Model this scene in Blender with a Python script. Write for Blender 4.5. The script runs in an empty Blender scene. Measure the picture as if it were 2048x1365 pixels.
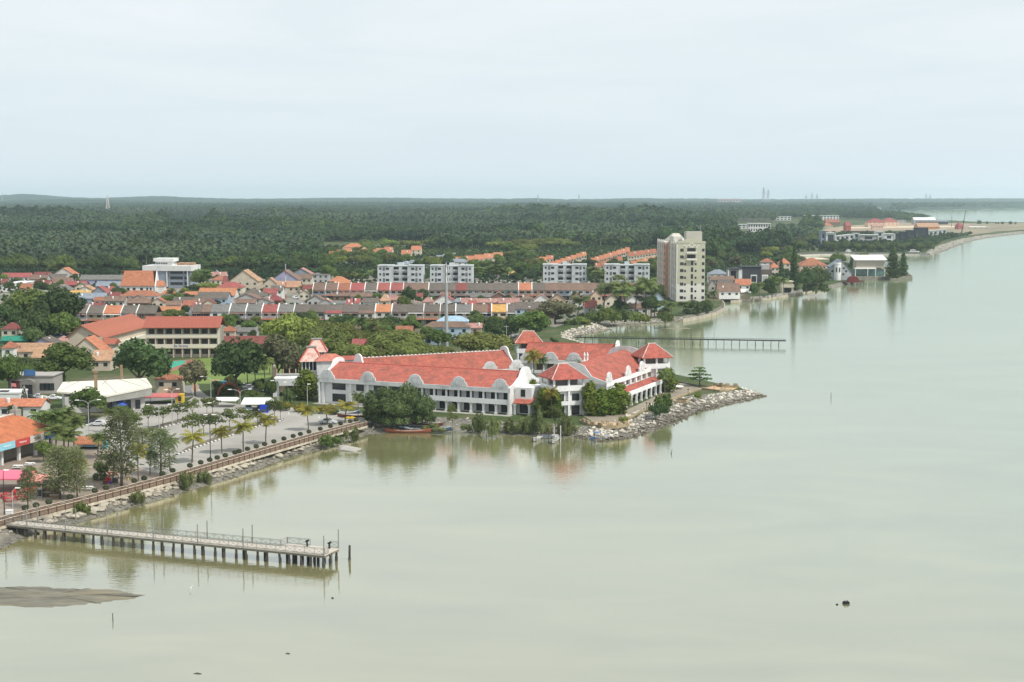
import bpy, math, random
import numpy as np
from mathutils import Vector, Matrix
from mathutils.geometry import tessellate_polygon
SC = bpy.context.scene
COL = SC.collection
R = math.radians
F = 2960.0; CX = 1024.0; CY = 682.5; HC = 58.0; YH = 393.0
PITCH = math.atan((CY - YH) / F)
cam = bpy.data.cameras.new("camera"); camo = bpy.data.objects.new("camera", cam)
COL.objects.link(camo); SC.camera = camo
cam.sensor_width = 36.0; cam.lens = 36.0 * F / 2048.0
cam.clip_start = 1.0; cam.clip_end = 60000.0
camo.location = (0, 0, HC); camo.rotation_euler = (math.pi / 2 - PITCH, 0, 0)
SC.view_settings.view_transform = 'Standard'; SC.view_settings.look = 'None'
SC.view_settings.exposure = 0.1; SC.view_settings.gamma = 1.0
SC.cycles.max_bounces = 6; SC.cycles.volume_bounces = 1
SUN = Vector((0.50, -0.33, 0.80)).normalized()
ELEV = math.asin(SUN.z); AZ = math.atan2(SUN.x, SUN.y)
sl = bpy.data.lights.new("sun", 'SUN'); so = bpy.data.objects.new("sun", sl); COL.objects.link(so)
sl.energy = 3.7; sl.angle = R(1.5); sl.color = (1.0, 0.955, 0.88)
so.rotation_euler = SUN.to_track_quat('Z', 'Y').to_euler(); so.location = (200, -100, 400)
W = bpy.data.worlds.new("World"); SC.world = W; W.use_nodes = True
nt = W.node_tree; nt.nodes.clear()
def N(tree, t, **kw):
 n = tree.nodes.new(t)
 for k, v in kw.items(): setattr(n, k, v)
 return n
L = nt.links.new
sky = N(nt, 'ShaderNodeTexSky', sky_type='NISHITA', sun_disc=False)
sky.sun_elevation = ELEV; sky.sun_rotation = AZ; sky.air_density = 1.0; sky.dust_density = 3.0; sky.altitude = 50
bg1 = N(nt, 'ShaderNodeBackground'); bg1.inputs[1].default_value = 0.10
L(sky.outputs[0], bg1.inputs[0])
geo = N(nt, 'ShaderNodeTexCoord'); sep = N(nt, 'ShaderNodeSeparateXYZ'); L(geo.outputs['Generated'], sep.inputs[0])
mz = N(nt, 'ShaderNodeMath', operation='MAXIMUM'); L(sep.outputs[2], mz.inputs[0]); mz.inputs[1].default_value = 0.0
az_ = N(nt, 'ShaderNodeMath', operation='ADD'); L(mz.outputs[0], az_.inputs[0]); az_.inputs[1].default_value = 0.06
dx = N(nt, 'ShaderNodeMath', operation='DIVIDE'); L(sep.outputs[0], dx.inputs[0]); L(az_.outputs[0], dx.inputs[1])
dy = N(nt, 'ShaderNodeMath', operation='DIVIDE'); L(sep.outputs[1], dy.inputs[0]); L(az_.outputs[0], dy.inputs[1])
cb = N(nt, 'ShaderNodeCombineXYZ'); L(dx.outputs[0], cb.inputs[0]); L(dy.outputs[0], cb.inputs[1])
n1 = N(nt, 'ShaderNodeTexNoise'); n1.inputs['Scale'].default_value = 0.55; n1.inputs['Detail'].default_value = 9; n1.inputs['Roughness'].default_value = 0.58; n1.inputs['Distortion'].default_value = 0.6
L(cb.outputs[0], n1.inputs['Vector'])
cr = N(nt, 'ShaderNodeValToRGB'); L(n1.outputs[0], cr.inputs[0])
cr.color_ramp.elements[0].position = 0.30; cr.color_ramp.elements[0].color = (0.745, 0.825, 0.88, 1)
cr.color_ramp.elements[1].position = 0.72; cr.color_ramp.elements[1].color = (0.91, 0.945, 0.96, 1)
hz = N(nt, 'ShaderNodeMapRange'); L(sep.outputs[2], hz.inputs[0]); hz.inputs[1].default_value = 0.0; hz.inputs[2].default_value = 0.15
hm = N(nt, 'ShaderNodeMix', data_type='RGBA'); L(hz.outputs[0], hm.inputs[0])
hm.inputs[6].default_value = (0.715, 0.825, 0.88, 1); L(cr.outputs[0], hm.inputs[7])
bg2 = N(nt, 'ShaderNodeBackground'); L(hm.outputs[2], bg2.inputs[0]); bg2.inputs[1].default_value = 1.0
mx = N(nt, 'ShaderNodeMixShader'); mx.inputs[0].default_value = 0.92
L(bg1.outputs[0], mx.inputs[1]); L(bg2.outputs[0], mx.inputs[2])
wo = N(nt, 'ShaderNodeOutputWorld'); L(mx.outputs[0], wo.inputs[0])
cp, sp_ = math.cos(PITCH), math.sin(PITCH)
def ray(px, py):
 x = (px - CX) / F; y = -(py - CY) / F
 return Vector((x, cp + y * sp_, -sp_ + y * cp))
def G(px, py, z=1.7):
 d = ray(px, py); t = (z - HC) / d.z
 return Vector((d.x * t, d.y * t, z))
def ZAT(py, Y):
 d = ray(CX, py); return HC + d.z / d.y * Y
def XAT(px, py, Y):
 d = ray(px, py); return d.x / d.y * Y
def PXL(p):
 q = Vector(p) - Vector((0, 0, HC)); f_ = q.y * cp - q.z * sp_; u_ = q.y * sp_ + q.z * cp
 return CX + F * q.x / f_, CY - F * u_ / f_
GZ = 1.7
def lin(c):
 return tuple(((v / 255) / 12.92 if v / 255 < .04045 else ((v / 255 + .055) / 1.055) ** 2.4) for v in c)
MATS = {}
def A(r, g, b, k=1.3):
 return tuple(min(v / k, .82) for v in lin((r, g, b)))
def mat(name, col, rough=.8, var=.18, scale=.6, spec=.25, dirt=None, dirt_amt=.0, bump=0, metal=0, obj_rand=0.0, hue_rand=True, coord='Object', stretch=None):
 if name in MATS: return MATS[name]
 m = bpy.data.materials.new(name); m.use_nodes = True; t = m.node_tree; l = t.links.new
 b = t.nodes['Principled BSDF']; b.inputs['Roughness'].default_value = rough
 b.inputs['Specular IOR Level'].default_value = spec; b.inputs['Metallic'].default_value = metal
 tc = N(t, 'ShaderNodeTexCoord'); vec = tc.outputs[coord]
 if stretch:
  mp = N(t, 'ShaderNodeMapping'); mp.inputs['Scale'].default_value = stretch; l(vec, mp.inputs[0]); vec = mp.outputs[0]
 n = N(t, 'ShaderNodeTexNoise'); n.inputs['Scale'].default_value = scale; n.inputs['Detail'].default_value = 6; n.inputs['Roughness'].default_value = .65
 l(vec, n.inputs['Vector'])
 rp = N(t, 'ShaderNodeValToRGB'); l(n.outputs[0], rp.inputs[0])
 lo = tuple(max(v * (1 - var), 0) for v in col); hi = tuple(min(v * (1 + var), .9) for v in col)
 rp.color_ramp.elements[0].position = .3; rp.color_ramp.elements[0].color = (*lo, 1)
 rp.color_ramp.elements[1].position = .7; rp.color_ramp.elements[1].color = (*hi, 1)
 out = rp.outputs[0]
 if dirt:
  n2 = N(t, 'ShaderNodeTexNoise'); n2.inputs['Scale'].default_value = scale * .37; n2.inputs['Detail'].default_value = 8; n2.inputs['Roughness'].default_value = .7
  l(vec, n2.inputs['Vector'])
  mr = N(t, 'ShaderNodeMapRange'); l(n2.outputs[0], mr.inputs[0]); mr.inputs[1].default_value = .48; mr.inputs[2].default_value = .68; mr.inputs[4].default_value = dirt_amt
  mi = N(t, 'ShaderNodeMix', data_type='RGBA'); l(mr.outputs[0], mi.inputs[0]); l(out, mi.inputs[6]); mi.inputs[7].default_value = (*dirt, 1)
  out = mi.outputs[2]
 if obj_rand:
  oi = N(t, 'ShaderNodeObjectInfo'); hs = N(t, 'ShaderNodeHueSaturation')
  mr = N(t, 'ShaderNodeMapRange'); l(oi.outputs['Random'], mr.inputs[0]); mr.inputs[3].default_value = 1 - obj_rand; mr.inputs[4].default_value = 1 + obj_rand
  l(mr.outputs[0], hs.inputs['Value']); l(out, hs.inputs['Color'])
  m2 = N(t, 'ShaderNodeMath', operation='MULTIPLY_ADD'); l(oi.outputs['Random'], m2.inputs[0]); m2.inputs[1].default_value = 7.13; m2.inputs[2].default_value = 0
  fr = N(t, 'ShaderNodeMath', operation='FRACT'); l(m2.outputs[0], fr.inputs[0])
  m3 = N(t, 'ShaderNodeMapRange'); l(fr.outputs[0], m3.inputs[0]); m3.inputs[3].default_value = 0.5 - (.03 if hue_rand else .006); m3.inputs[4].default_value = .5 + (.003 if hue_rand else .006)
  l(m3.outputs[0], hs.inputs['Hue']); out = hs.outputs[0]
 l(out, b.inputs['Base Color'])
 if bump:
  bp = N(t, 'ShaderNodeBump'); bp.inputs['Strength'].default_value = bump; bp.inputs['Distance'].default_value = .3
  l(n.outputs[0], bp.inputs['Height']); l(bp.outputs[0], b.inputs['Normal'])
 MATS[name] = m
 return m
def leafmat(name, col, var=.45, scale=.35, rand=.28, trans=.22):
 if name in MATS: return MATS[name]
 m = mat(name, col, rough=.75, var=var, scale=scale, spec=.15, obj_rand=rand)
 t = m.node_tree; b = t.nodes['Principled BSDF']; src = b.inputs['Base Color'].links[0].from_socket
 tr = N(t, 'ShaderNodeBsdfTranslucent'); t.links.new(src, tr.inputs[0])
 ms = N(t, 'ShaderNodeMixShader'); ms.inputs[0].default_value = trans
 o = t.nodes['Material Output']; t.links.new(b.outputs[0], ms.inputs[1]); t.links.new(tr.outputs[0], ms.inputs[2]); t.links.new(ms.outputs[0], o.inputs[0])
 return m
def tiled(name, col, var=.16, dirt=None, dirt_amt=0, period=.45):
 """roof tiles: colour patches plus courses of tiles as relief"""
 if name in MATS: return MATS[name]
 m = mat(name, col, rough=.75, var=var, scale=.9, spec=.2, dirt=dirt, dirt_amt=dirt_amt, obj_rand=.07, hue_rand=False)
 t = m.node_tree; b = t.nodes['Principled BSDF']; tc = [n for n in t.nodes if n.type == 'TEX_COORD'][0]
 w = N(t, 'ShaderNodeTexWave', wave_type='BANDS', bands_direction='Z'); w.inputs['Scale'].default_value = .31 / period * 1.6; w.inputs['Distortion'].default_value = .3
 w2 = N(t, 'ShaderNodeTexWave', wave_type='BANDS', bands_direction='X'); w2.inputs['Scale'].default_value = .31 / period; w2.inputs['Distortion'].default_value = .3
 t.links.new(tc.outputs['Object'], w.inputs['Vector']); t.links.new(tc.outputs['Object'], w2.inputs['Vector'])
 ad = N(t, 'ShaderNodeMath', operation='ADD'); t.links.new(w.outputs[1], ad.inputs[0]); t.links.new(w2.outputs[1], ad.inputs[1])
 bp = N(t, 'ShaderNodeBump'); bp.inputs['Strength'].default_value = .7; bp.inputs['Distance'].default_value = .1
 t.links.new(ad.outputs[0], bp.inputs['Height']); t.links.new(bp.outputs[0], b.inputs['Normal'])
 return m
def glass(name='window_glass', col=(.03, .035, .04), rough=.15):
 return mat(name, col, rough=rough, var=.5, scale=.35, spec=.5)
WHITE = lambda: mat('white_paint', (.74, .74, .72), var=.07, dirt=(.33, .33, .31), dirt_amt=.55, scale=.5)
GREYW = lambda: mat('aged_white_paint', (.62, .63, .62), var=.09, dirt=(.22, .22, .21), dirt_amt=.75, scale=.35)
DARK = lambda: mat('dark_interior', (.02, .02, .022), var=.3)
CONC = lambda: mat('concrete', (.36, .345, .31), var=.16, dirt=(.16, .15, .13), dirt_amt=.6, scale=.5)
BARK = lambda: mat('bark', (.10, .08, .06), var=.35, scale=3)
class MB:
 def __init__(s): s.v = []; s.f = []; s.M = None
 def at(s, M): s.M = M; return s
 def _p(s, pts):
  i0 = len(s.v)
  for p in pts:
   p = Vector(p)
   if s.M is not None: p = s.M @ p
   s.v.append(tuple(p))
  return i0
 def poly(s, pts): i = s._p(pts); s.f.append(tuple(range(i, i + len(pts)))); return s
 def box(s, x0, x1, y0, y1, z0, z1):
  i = s._p([(x0,y0,z0),(x1,y0,z0),(x1,y1,z0),(x0,y1,z0),(x0,y0,z1),(x1,y0,z1),(x1,y1,z1),(x0,y1,z1)])
  for q in ((0,3,2,1),(4,5,6,7),(0,1,5,4),(1,2,6,5),(2,3,7,6),(3,0,4,7)): s.f.append(tuple(i + k for k in q))
  return s
 def hexa(s, bot, top):
  """solid between two outlines of the same number of points"""
  n = len(bot); i = s._p(list(bot) + list(top))
  s.f.append(tuple(i + k for k in reversed(range(n)))); s.f.append(tuple(i + n + k for k in range(n)))
  for k in range(n):
   k2 = (k + 1) % n; s.f.append((i + k, i + k2, i + n + k2, i + n + k))
  return s
 def prism(s, xy, z0, z1): return s.hexa([(x, y, z0) for x, y in xy], [(x, y, z1) for x, y in xy])
 def extrude_xz(s, xz, y0, y1):
  """outline in x,z given counter-clockwise as seen from -y"""
  return s.hexa([(x, y1, z) for x, z in xz], [(x, y0, z) for x, z in xz])
 def tube(s, p0, p1, r0, r1=None, n=8, cap=True):
  r1 = r0 if r1 is None else r1; p0 = Vector(p0); p1 = Vector(p1); d = (p1 - p0)
  if d.length < 1e-6: return s
  a = d.normalized(); u = a.orthogonal().normalized(); w = a.cross(u)
  c = [(math.cos(2*math.pi*k/n), math.sin(2*math.pi*k/n)) for k in range(n)]
  i = s._p([p0 + (u*x + w*y)*r0 for x, y in c] + [p1 + (u*x + w*y)*r1 for x, y in c])
  for k in range(n):
   k2 = (k+1) % n; s.f.append((i+k, i+k2, i+n+k2, i+n+k))
  if cap: s.f.append(tuple(i+k for k in reversed(range(n)))); s.f.append(tuple(i+n+k for k in range(n)))
  return s
 def path(s, pts, rs, n=6):
  for k in range(len(pts)-1): s.tube(pts[k], pts[k+1], rs[k], rs[k+1], n, cap=True)
  return s
 def lathe(s, prof, n=12, c=(0,0,0)):
  c = Vector(c); i = s._p([c + Vector((r*math.cos(2*math.pi*k/n), r*math.sin(2*math.pi*k/n), z)) for r, z in prof for k in range(n)])
  for a in range(len(prof)-1):
   for k in range(n):
    k2 = (k+1) % n; s.f.append((i+a*n+k, i+a*n+k2, i+(a+1)*n+k2, i+(a+1)*n+k))
  s.f.append(tuple(i+k for k in reversed(range(n)))); j = i+(len(prof)-1)*n; s.f.append(tuple(j+k for k in range(n)))
  return s
 def raw(s, V, Fc):
  i = s._p(V)
  for q in Fc: s.f.append(tuple(i + k for k in q))
  return s
 def mesh(s, name, m, smooth=False):
  me = bpy.data.meshes.new(name); me.from_pydata(s.v, [], s.f)
  if m: me.materials.append(m)
  if smooth: me.polygons.foreach_set('use_smooth', [True]*len(me.polygons))
  me.update(); return me
 def build(s, name, m, parent=None, smooth=False, loc=None, rz=0):
  return link(name, s.mesh(name, m, smooth), parent, loc, rz)
def link(name, me, parent=None, loc=None, rz=0):
 o = bpy.data.objects.new(name, me); COL.objects.link(o)
 if parent: o.parent = parent
 if loc is not None: o.location = loc
 if rz: o.rotation_euler = (0, 0, rz)
 return o
def empty(name, loc, rz=0, label=None, cat=None, group=None, kind=None):
 o = bpy.data.objects.new(name, None); COL.objects.link(o); o.location = loc; o.rotation_euler = (0, 0, rz); o.empty_display_size = .5
 return tag(o, label, cat, group, kind)
def tag(o, label=None, cat=None, group=None, kind=None):
 if label: o['label'] = label
 if cat: o['category'] = cat
 if group: o['group'] = group
 if kind: o['kind'] = kind
 return o
KIDS = {}
def children(o): return [c for c in bpy.data.objects if c.parent == o]
def copy_tree(o, loc, rz=None, label=None, group=None, scale=None, kids=None):
 c = o.copy(); COL.objects.link(c); c.location = loc
 if rz is not None: c.rotation_euler = (0, 0, rz)
 if scale is not None: c.scale = scale
 if label: c['label'] = label
 if group: c['group'] = group
 for ch in (kids if kids is not None else KIDS.setdefault(o.name, children(o))):
  d = ch.copy(); COL.objects.link(d); d.parent = c
  for g in KIDS.setdefault(ch.name, children(ch)):
   e = g.copy(); COL.objects.link(e); e.parent = d
 return c
ORD = ['zeroth','first','second','third','fourth','fifth','sixth','seventh','eighth','ninth','tenth','eleventh','twelfth','thirteenth','fourteenth','fifteenth','sixteenth','seventeenth','eighteenth','nineteenth','twentieth','twenty-first','twenty-second','twenty-third','twenty-fourth','twenty-fifth','twenty-sixth','twenty-seventh','twenty-eighth']
rnd = random.Random(7)
def Rz(a): return Matrix.Rotation(a, 4, 'Z')
# ================================================================== LAND AND WATER
WL = [(-260,1180,6),(0,1100,6),(60,1072,5.5),(120,1054,5.5),(200,1034,5.5),(250,1019,5.5),(300,1006,5.5),(370,985,5.5),(450,961,5.5),(520,938,5.5),(585,913,5.5),(640,900,6),(690,887,7.5),(740,869,10),(790,865,12),(870,862,12),(960,868,10),(1060,872,8),(1150,875,8),(1200,884,8.5),(1260,877,9.5),(1320,858,12),(1380,829,12.5),(1437,813,12),(1490,803,9),(1530,792,6),(1505,784,5),(1440,776,2),(1385,764,2),(1352,757,2),
      (1285,727,3),(1215,703,4),(1150,684,5),(1152,676,6),(1180,668,8),(1225,660,8),(1207,654,6),(1250,650,6),(1300,647,6),(1345,645,4),(1366,641,1.5),(1402,635,1.5),(1432,628,1.5),(1449,618,1.5),(1450,609,1.5),(1446,604,1.5),
      (1462,603,1.5),(1490,601.5,1.5),(1530,598,2),(1590,589,2),(1640,579.5,2),(1652,577,3),(1668,576,3),(1684,571,1.5),(1706,566,1.5),(1706,558,1),(1750,558,1),(1825,555,1),(1801,541,1),(1760,536,2),(1715,531,3),(1672,524,4),(1628,519,4),(1600,515,4),(1603,511.5,4),(1640,510,3),(1700,509,3),(1840,510,3),(1867,512,8),(1884,504.5,14),(1910,494,16),(1940,483,16),(1980,475,16),(2048,467.5,16),(2200,455,16),
      (2210,441,8),(2048,447,8),(1960,445.5,8),(1880,441,8),(1835,436,10),(1800,430,10),(1786,425.5,12),(1830,422.5,12),(1900,420.5,12),(2048,418,12),(2500,413.5,12)]
wl = [G(a, b, 0.0).xy for a, b, _ in WL]
def land_top():
 out = []
 n = len(wl)
 for i in range(n):
  a = wl[max(i-1, 0)]; b = wl[min(i+1, n-1)]; t = (b - a).normalized()
  nrm = Vector((-t.y, t.x))            # land lies to the left of the walk
  out.append(wl[i] + nrm * WL[i][2])
 return out
lt = land_top()
FARY = 13800
land_poly = [Vector((p.x, p.y)) for p in lt] + [Vector((6500, FARY)), Vector((-6500, FARY)), Vector((-2600, 900)), Vector((-420, 200))]
LP = np.array([(p.x, p.y) for p in land_poly])
def on_land(x, y):
 x = np.atleast_1d(x); y = np.atleast_1d(y); ins = np.zeros(x.shape, bool); j = len(LP)-1
 for i in range(len(LP)):
  xi, yi = LP[i]; xj, yj = LP[j]
  c = ((yi > y) != (yj > y)) & (x < (xj-xi)*(y-yi)/(yj-yi+1e-12)+xi); ins ^= c; j = i
 return ins
def sheet(name, pts, z, m, kind='structure', **kw):
 """a flat sheet on a level; pts are world xy"""
 P3 = [Vector((p[0], p[1], z)) for p in pts]
 tri = tessellate_polygon([P3])
 b = MB(); b.v = [tuple(p) for p in P3]
 for t in tri:
  a, c, d = [P3[k] for k in t]
  b.f.append(tuple(t) if (c-a).cross(d-a).z > 0 else tuple(reversed(t)))
 o = b.build(name, m); tag(o, kind=kind, **kw); return o
def psheet(name, pix, z, m, **kw): return sheet(name, [G(a, b, z).xy for a, b in pix], z, m, **kw)
def ground_mat():
 m = bpy.data.materials.new('ground_soil_grass'); m.use_nodes = True; t = m.node_tree; l = t.links.new; b = t.nodes['Principled BSDF']; b.inputs['Roughness'].default_value = .95; b.inputs['Specular IOR Level'].default_value = .1
 g = N(t, 'ShaderNodeNewGeometry')
 n = N(t, 'ShaderNodeTexNoise'); n.inputs['Scale'].default_value = .03; n.inputs['Detail'].default_value = 10; n.inputs['Roughness'].default_value = .7; l(g.outputs['Position'], n.inputs['Vector'])
 r = N(t, 'ShaderNodeValToRGB'); l(n.outputs[0], r.inputs[0]); e = r.color_ramp.elements
 e[0].position = .34; e[0].color = (.035, .055, .02, 1); e[1].position = .66; e[1].color = (.15, .125, .085, 1)
 k = e.new(.5); k.color = (.06, .085, .03, 1)
 l(r.outputs[0], b.inputs['Base Color']); return m
sheet('ground', land_poly, GZ, ground_mat())
def bank_mat():
 m = bpy.data.materials.new('bank_mud_stone'); m.use_nodes = True; t = m.node_tree; l = t.links.new; b = t.nodes['Principled BSDF']; b.inputs['Roughness'].default_value = .8
 g = N(t, 'ShaderNodeNewGeometry'); n = N(t, 'ShaderNodeTexNoise'); n.inputs['Scale'].default_value = .8; n.inputs['Detail'].default_value = 8; l(g.outputs['Position'], n.inputs['Vector'])
 r = N(t, 'ShaderNodeValToRGB'); l(n.outputs[0], r.inputs[0]); r.color_ramp.elements[0].position = .3; r.color_ramp.elements[0].color = (.07, .065, .05, 1); r.color_ramp.elements[1].position = .75; r.color_ramp.elements[1].color = (.24, .225, .185, 1)
 l(r.outputs[0], b.inputs['Base Color'])
 bp = N(t, 'ShaderNodeBump'); bp.inputs['Distance'].default_value = .5; l(n.outputs[0], bp.inputs['Height']); l(bp.outputs[0], b.inputs['Normal']); return m
b = MB(); n = len(wl)
for i in range(n):
 a = wl[i]; c = lt[i]; o = a + (a - c) * .35
 b.v += [(c.x, c.y, GZ), (c.x*.45 + a.x*.55, c.y*.45 + a.y*.55, .6), (a.x, a.y, -.02), (o.x, o.y, -1.2)]
for i in range(n-1):
 for k in range(3): b.f.append((4*i+k+1, 4*i+4+k+1, 4*i+4+k, 4*i+k))
tag(b.build('shore_bank', bank_mat()), kind='structure')
def water_mat():
 m = bpy.data.materials.new('silty_sea_water'); m.use_nodes = True; t = m.node_tree; l = t.links.new
 t.nodes.remove(t.nodes['Principled BSDF']); out = t.nodes['Material Output']
 g = N(t, 'ShaderNodeNewGeometry'); sx = N(t, 'ShaderNodeSeparateXYZ'); l(g.outputs['Position'], sx.inputs[0])
 ma = N(t, 'ShaderNodeMath', operation='MULTIPLY_ADD'); l(sx.outputs[0], ma.inputs[0]); ma.inputs[1].default_value = 1.0; ma.inputs[2].default_value = 0
 my = N(t, 'ShaderNodeMath', operation='MULTIPLY_ADD'); l(sx.outputs[1], my.inputs[0]); my.inputs[1].default_value = .42; l(ma.outputs[0], my.inputs[2])
 nz = N(t, 'ShaderNodeTexNoise'); nz.inputs['Scale'].default_value = .012; nz.inputs['Detail'].default_value = 5; l(g.outputs['Position'], nz.inputs['Vector'])
 mn = N(t, 'ShaderNodeMath', operation='MULTIPLY_ADD'); l(nz.outputs[0], mn.inputs[0]); mn.inputs[1].default_value = 130; l(my.outputs[0], mn.inputs[2])
 mr = N(t, 'ShaderNodeMapRange', interpolation_type='SMOOTHSTEP'); l(mn.outputs[0], mr.inputs[0]); mr.inputs[1].default_value = 90; mr.inputs[2].default_value = 420
 mi = N(t, 'ShaderNodeMix', data_type='RGBA'); l(mr.outputs[0], mi.inputs[0]); mi.inputs[6].default_value = (.21, .198, .092, 1); mi.inputs[7].default_value = (.175, .208, .118, 1)
 mp = N(t, 'ShaderNodeMapping'); mp.inputs['Scale'].default_value = (.02, .05, 1); mp.inputs['Rotation'].default_value = (0, 0, .35); l(g.outputs['Position'], mp.inputs[0])
 n3 = N(t, 'ShaderNodeTexNoise'); n3.inputs['Scale'].default_value = 1.0; n3.inputs['Detail'].default_value = 7; n3.inputs['Roughness'].default_value = .6; n3.inputs['Distortion'].default_value = 1.2; l(mp.outputs[0], n3.inputs['Vector'])
 m3 = N(t, 'ShaderNodeMapRange'); l(n3.outputs[0], m3.inputs[0]); m3.inputs[1].default_value = .3; m3.inputs[2].default_value = .7; m3.inputs[3].default_value = .80; m3.inputs[4].default_value = 1.2
 mu = N(t, 'ShaderNodeMix', data_type='RGBA', blend_type='MULTIPLY'); mu.inputs[0].default_value = 1; l(mi.outputs[2], mu.inputs[6]); l(m3.outputs[0], mu.inputs[7])
 df = N(t, 'ShaderNodeBsdfDiffuse'); l(mu.outputs[2], df.inputs[0])
 gl = N(t, 'ShaderNodeBsdfGlossy'); gl.inputs['Roughness'].default_value = .05; gl.inputs[0].default_value = (.95, .975, .945, 1)
 m1 = N(t, 'ShaderNodeMapping'); m1.inputs['Scale'].default_value = (.45, 1.1, 1); m1.inputs['Rotation'].default_value = (0, 0, -.3); l(g.outputs['Position'], m1.inputs[0])
 w1 = N(t, 'ShaderNodeTexNoise'); w1.inputs['Scale'].default_value = 1.3; w1.inputs['Detail'].default_value = 3; l(m1.outputs[0], w1.inputs['Vector'])
 w2 = N(t, 'ShaderNodeTexNoise'); w2.inputs['Scale'].default_value = .16; w2.inputs['Detail'].default_value = 4; w2.inputs['Distortion'].default_value = .8; l(m1.outputs[0], w2.inputs['Vector'])
 ad = N(t, 'ShaderNodeMath', operation='MULTIPLY_ADD'); l(w2.outputs[0], ad.inputs[0]); ad.inputs[1].default_value = .55; l(w1.outputs[0], ad.inputs[2])
 bp = N(t, 'ShaderNodeBump'); bp.inputs['Strength'].default_value = 1.0; bp.inputs['Distance'].default_value = .023; l(ad.outputs[0], bp.inputs['Height'])
 l(bp.outputs[0], gl.inputs['Normal'])
 lw = N(t, 'ShaderNodeLayerWeight'); lw.inputs[0].default_value = .5
 fr = N(t, 'ShaderNodeMapRange'); l(lw.outputs['Facing'], fr.inputs[0]); fr.inputs[1].default_value = .45; fr.inputs[2].default_value = .96; fr.inputs[3].default_value = .34; fr.inputs[4].default_value = .66
 ms = N(t, 'ShaderNodeMixShader'); l(fr.outputs[0], ms.inputs[0]); l(df.outputs[0], ms.inputs[1]); l(gl.outputs[0], ms.inputs[2]); l(ms.outputs[0], out.inputs[0])
 return m
sheet('sea_water', [(-2500, -60), (6600, -60), (6600, FARY), (-2500, FARY)], 0.0, water_mat())
sb = MB(); ring = []
pix = [(-120,1185),(-40,1176),(40,1172),(110,1176),(160,1178),(215,1178),(262,1184),(292,1191),(268,1199),(215,1205),(160,1212),(100,1216),(30,1214),(-60,1212),(-120,1206)]
pts = [G(a, b, 0).xy for a, b in pix]; pts = [pts[i].lerp(pts[(i+1) % len(pts)], q/5)+Vector((rnd.gauss(0, .3), rnd.gauss(0, .3))) for i in range(len(pts)) for q in range(5)]; c = sum(pts, Vector((0, 0))) / len(pts); K = len(pts)
for s_, z in ((1.0, -.03), (.86, .10), (.55, .17), (.2, .2)):
 for p in pts:
  q = c + (p - c) * s_; sb.v.append((q.x, q.y, z + .1*(rnd.random()-.5)*(z > 0)))
for a in range(3):
 for k in range(K):
  k2 = (k+1) % K; sb.f.append((a*K+k2, a*K+k, (a+1)*K+k, (a+1)*K+k2))
sb.f.append(tuple(3*K+k for k in reversed(range(K))))
for q in range(len(sb.f)): sb.f[q] = tuple(reversed(sb.f[q]))
o = sb.build('sandbar', mat('wet_sand', (.15, .14, .105), rough=.6, var=.5, scale=.5, dirt=(.27, .22, .13), dirt_amt=.7, bump=.8, stretch=(.25, 1, 1)), smooth=True)
tag(o, kind='structure')
def fbm(x, y, oct=5, seed=0):
 rs = np.random.RandomState(seed); out = np.zeros_like(x); amp = 1.0
 for k in range(oct):
  for q in range(4):
   a = rs.rand()*6.283; ph = rs.rand()*6.283; fr = 2**k*(.75+.5*rs.rand())
   out += amp*np.sin((x*math.cos(a)+y*math.sin(a))*fr+ph)/4
  amp *= .55
 return out
def hills():
 xs = np.arange(-5200, 5400, 36.0); ys = np.concatenate([np.arange(5200, 8000, 36.0), np.arange(8000, 13700, 60.0)])
 X, Y = np.meshgrid(xs, ys); rs = np.random.RandomState(3)
 h = fbm(X/900, Y/1100, 4, 5)*13 + 7
 px = 1024 + 2960*X/Y
 env = np.clip((Y-5200)/1800, 0, 1)
 h = h*env + np.clip((Y-9000)/4000, 0, 1)*16
 def hill(px0, Y0, wx, wy, top):
  return top*np.exp(-((px-px0)/wx)**2)*np.exp(-((Y-Y0)/wy)**2)
 h += hill(50, 11800, 90, 1100, 46) + hill(150, 8200, 190, 800, 24) + hill(330, 11000, 70, 700, 14) + hill(1050, 11500, 60, 700, 12) + hill(1560, 9000, 60, 600, 10) + hill(300, 12000, 150, 900, 30) + hill(760, 12400, 240, 900, 16) + hill(1480, 7600, 120, 700, 12) + hill(120, 6400, 160, 600, 12) + hill(1250, 12400, 300, 800, 12)
 can = rs.rand(*X.shape)**1.7*8 + (fbm(X/60, Y/60, 2, 9)+1)*2.2
 Z = GZ + np.maximum(h, -4) + can*np.clip((Y-5200)/300, 0, 1) - 2
 ok = on_land(X.ravel(), Y.ravel()).reshape(X.shape)
 Z[~ok] = -3
 n0, n1 = X.shape; V = np.stack([X, Y, Z], -1).reshape(-1, 3)
 idx = np.arange(n0*n1).reshape(n0, n1)
 keep = ok[:-1, :-1] | ok[1:, :-1] | ok[:-1, 1:] | ok[1:, 1:]
 Fq = np.stack([idx[:-1, :-1], idx[:-1, 1:], idx[1:, 1:], idx[1:, :-1]], -1)[keep]
 me = bpy.data.meshes.new('hills'); me.from_pydata(V.tolist(), [], Fq.tolist())
 me.materials.append(leafmat('hill_woodland', (.018, .04, .022), var=.5, scale=.012, rand=0, trans=.05)); me.update()
 return link('hills', me)
tag(hills(), kind='structure')
def scree(name, pts, m, kind='structure'): pass
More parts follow.
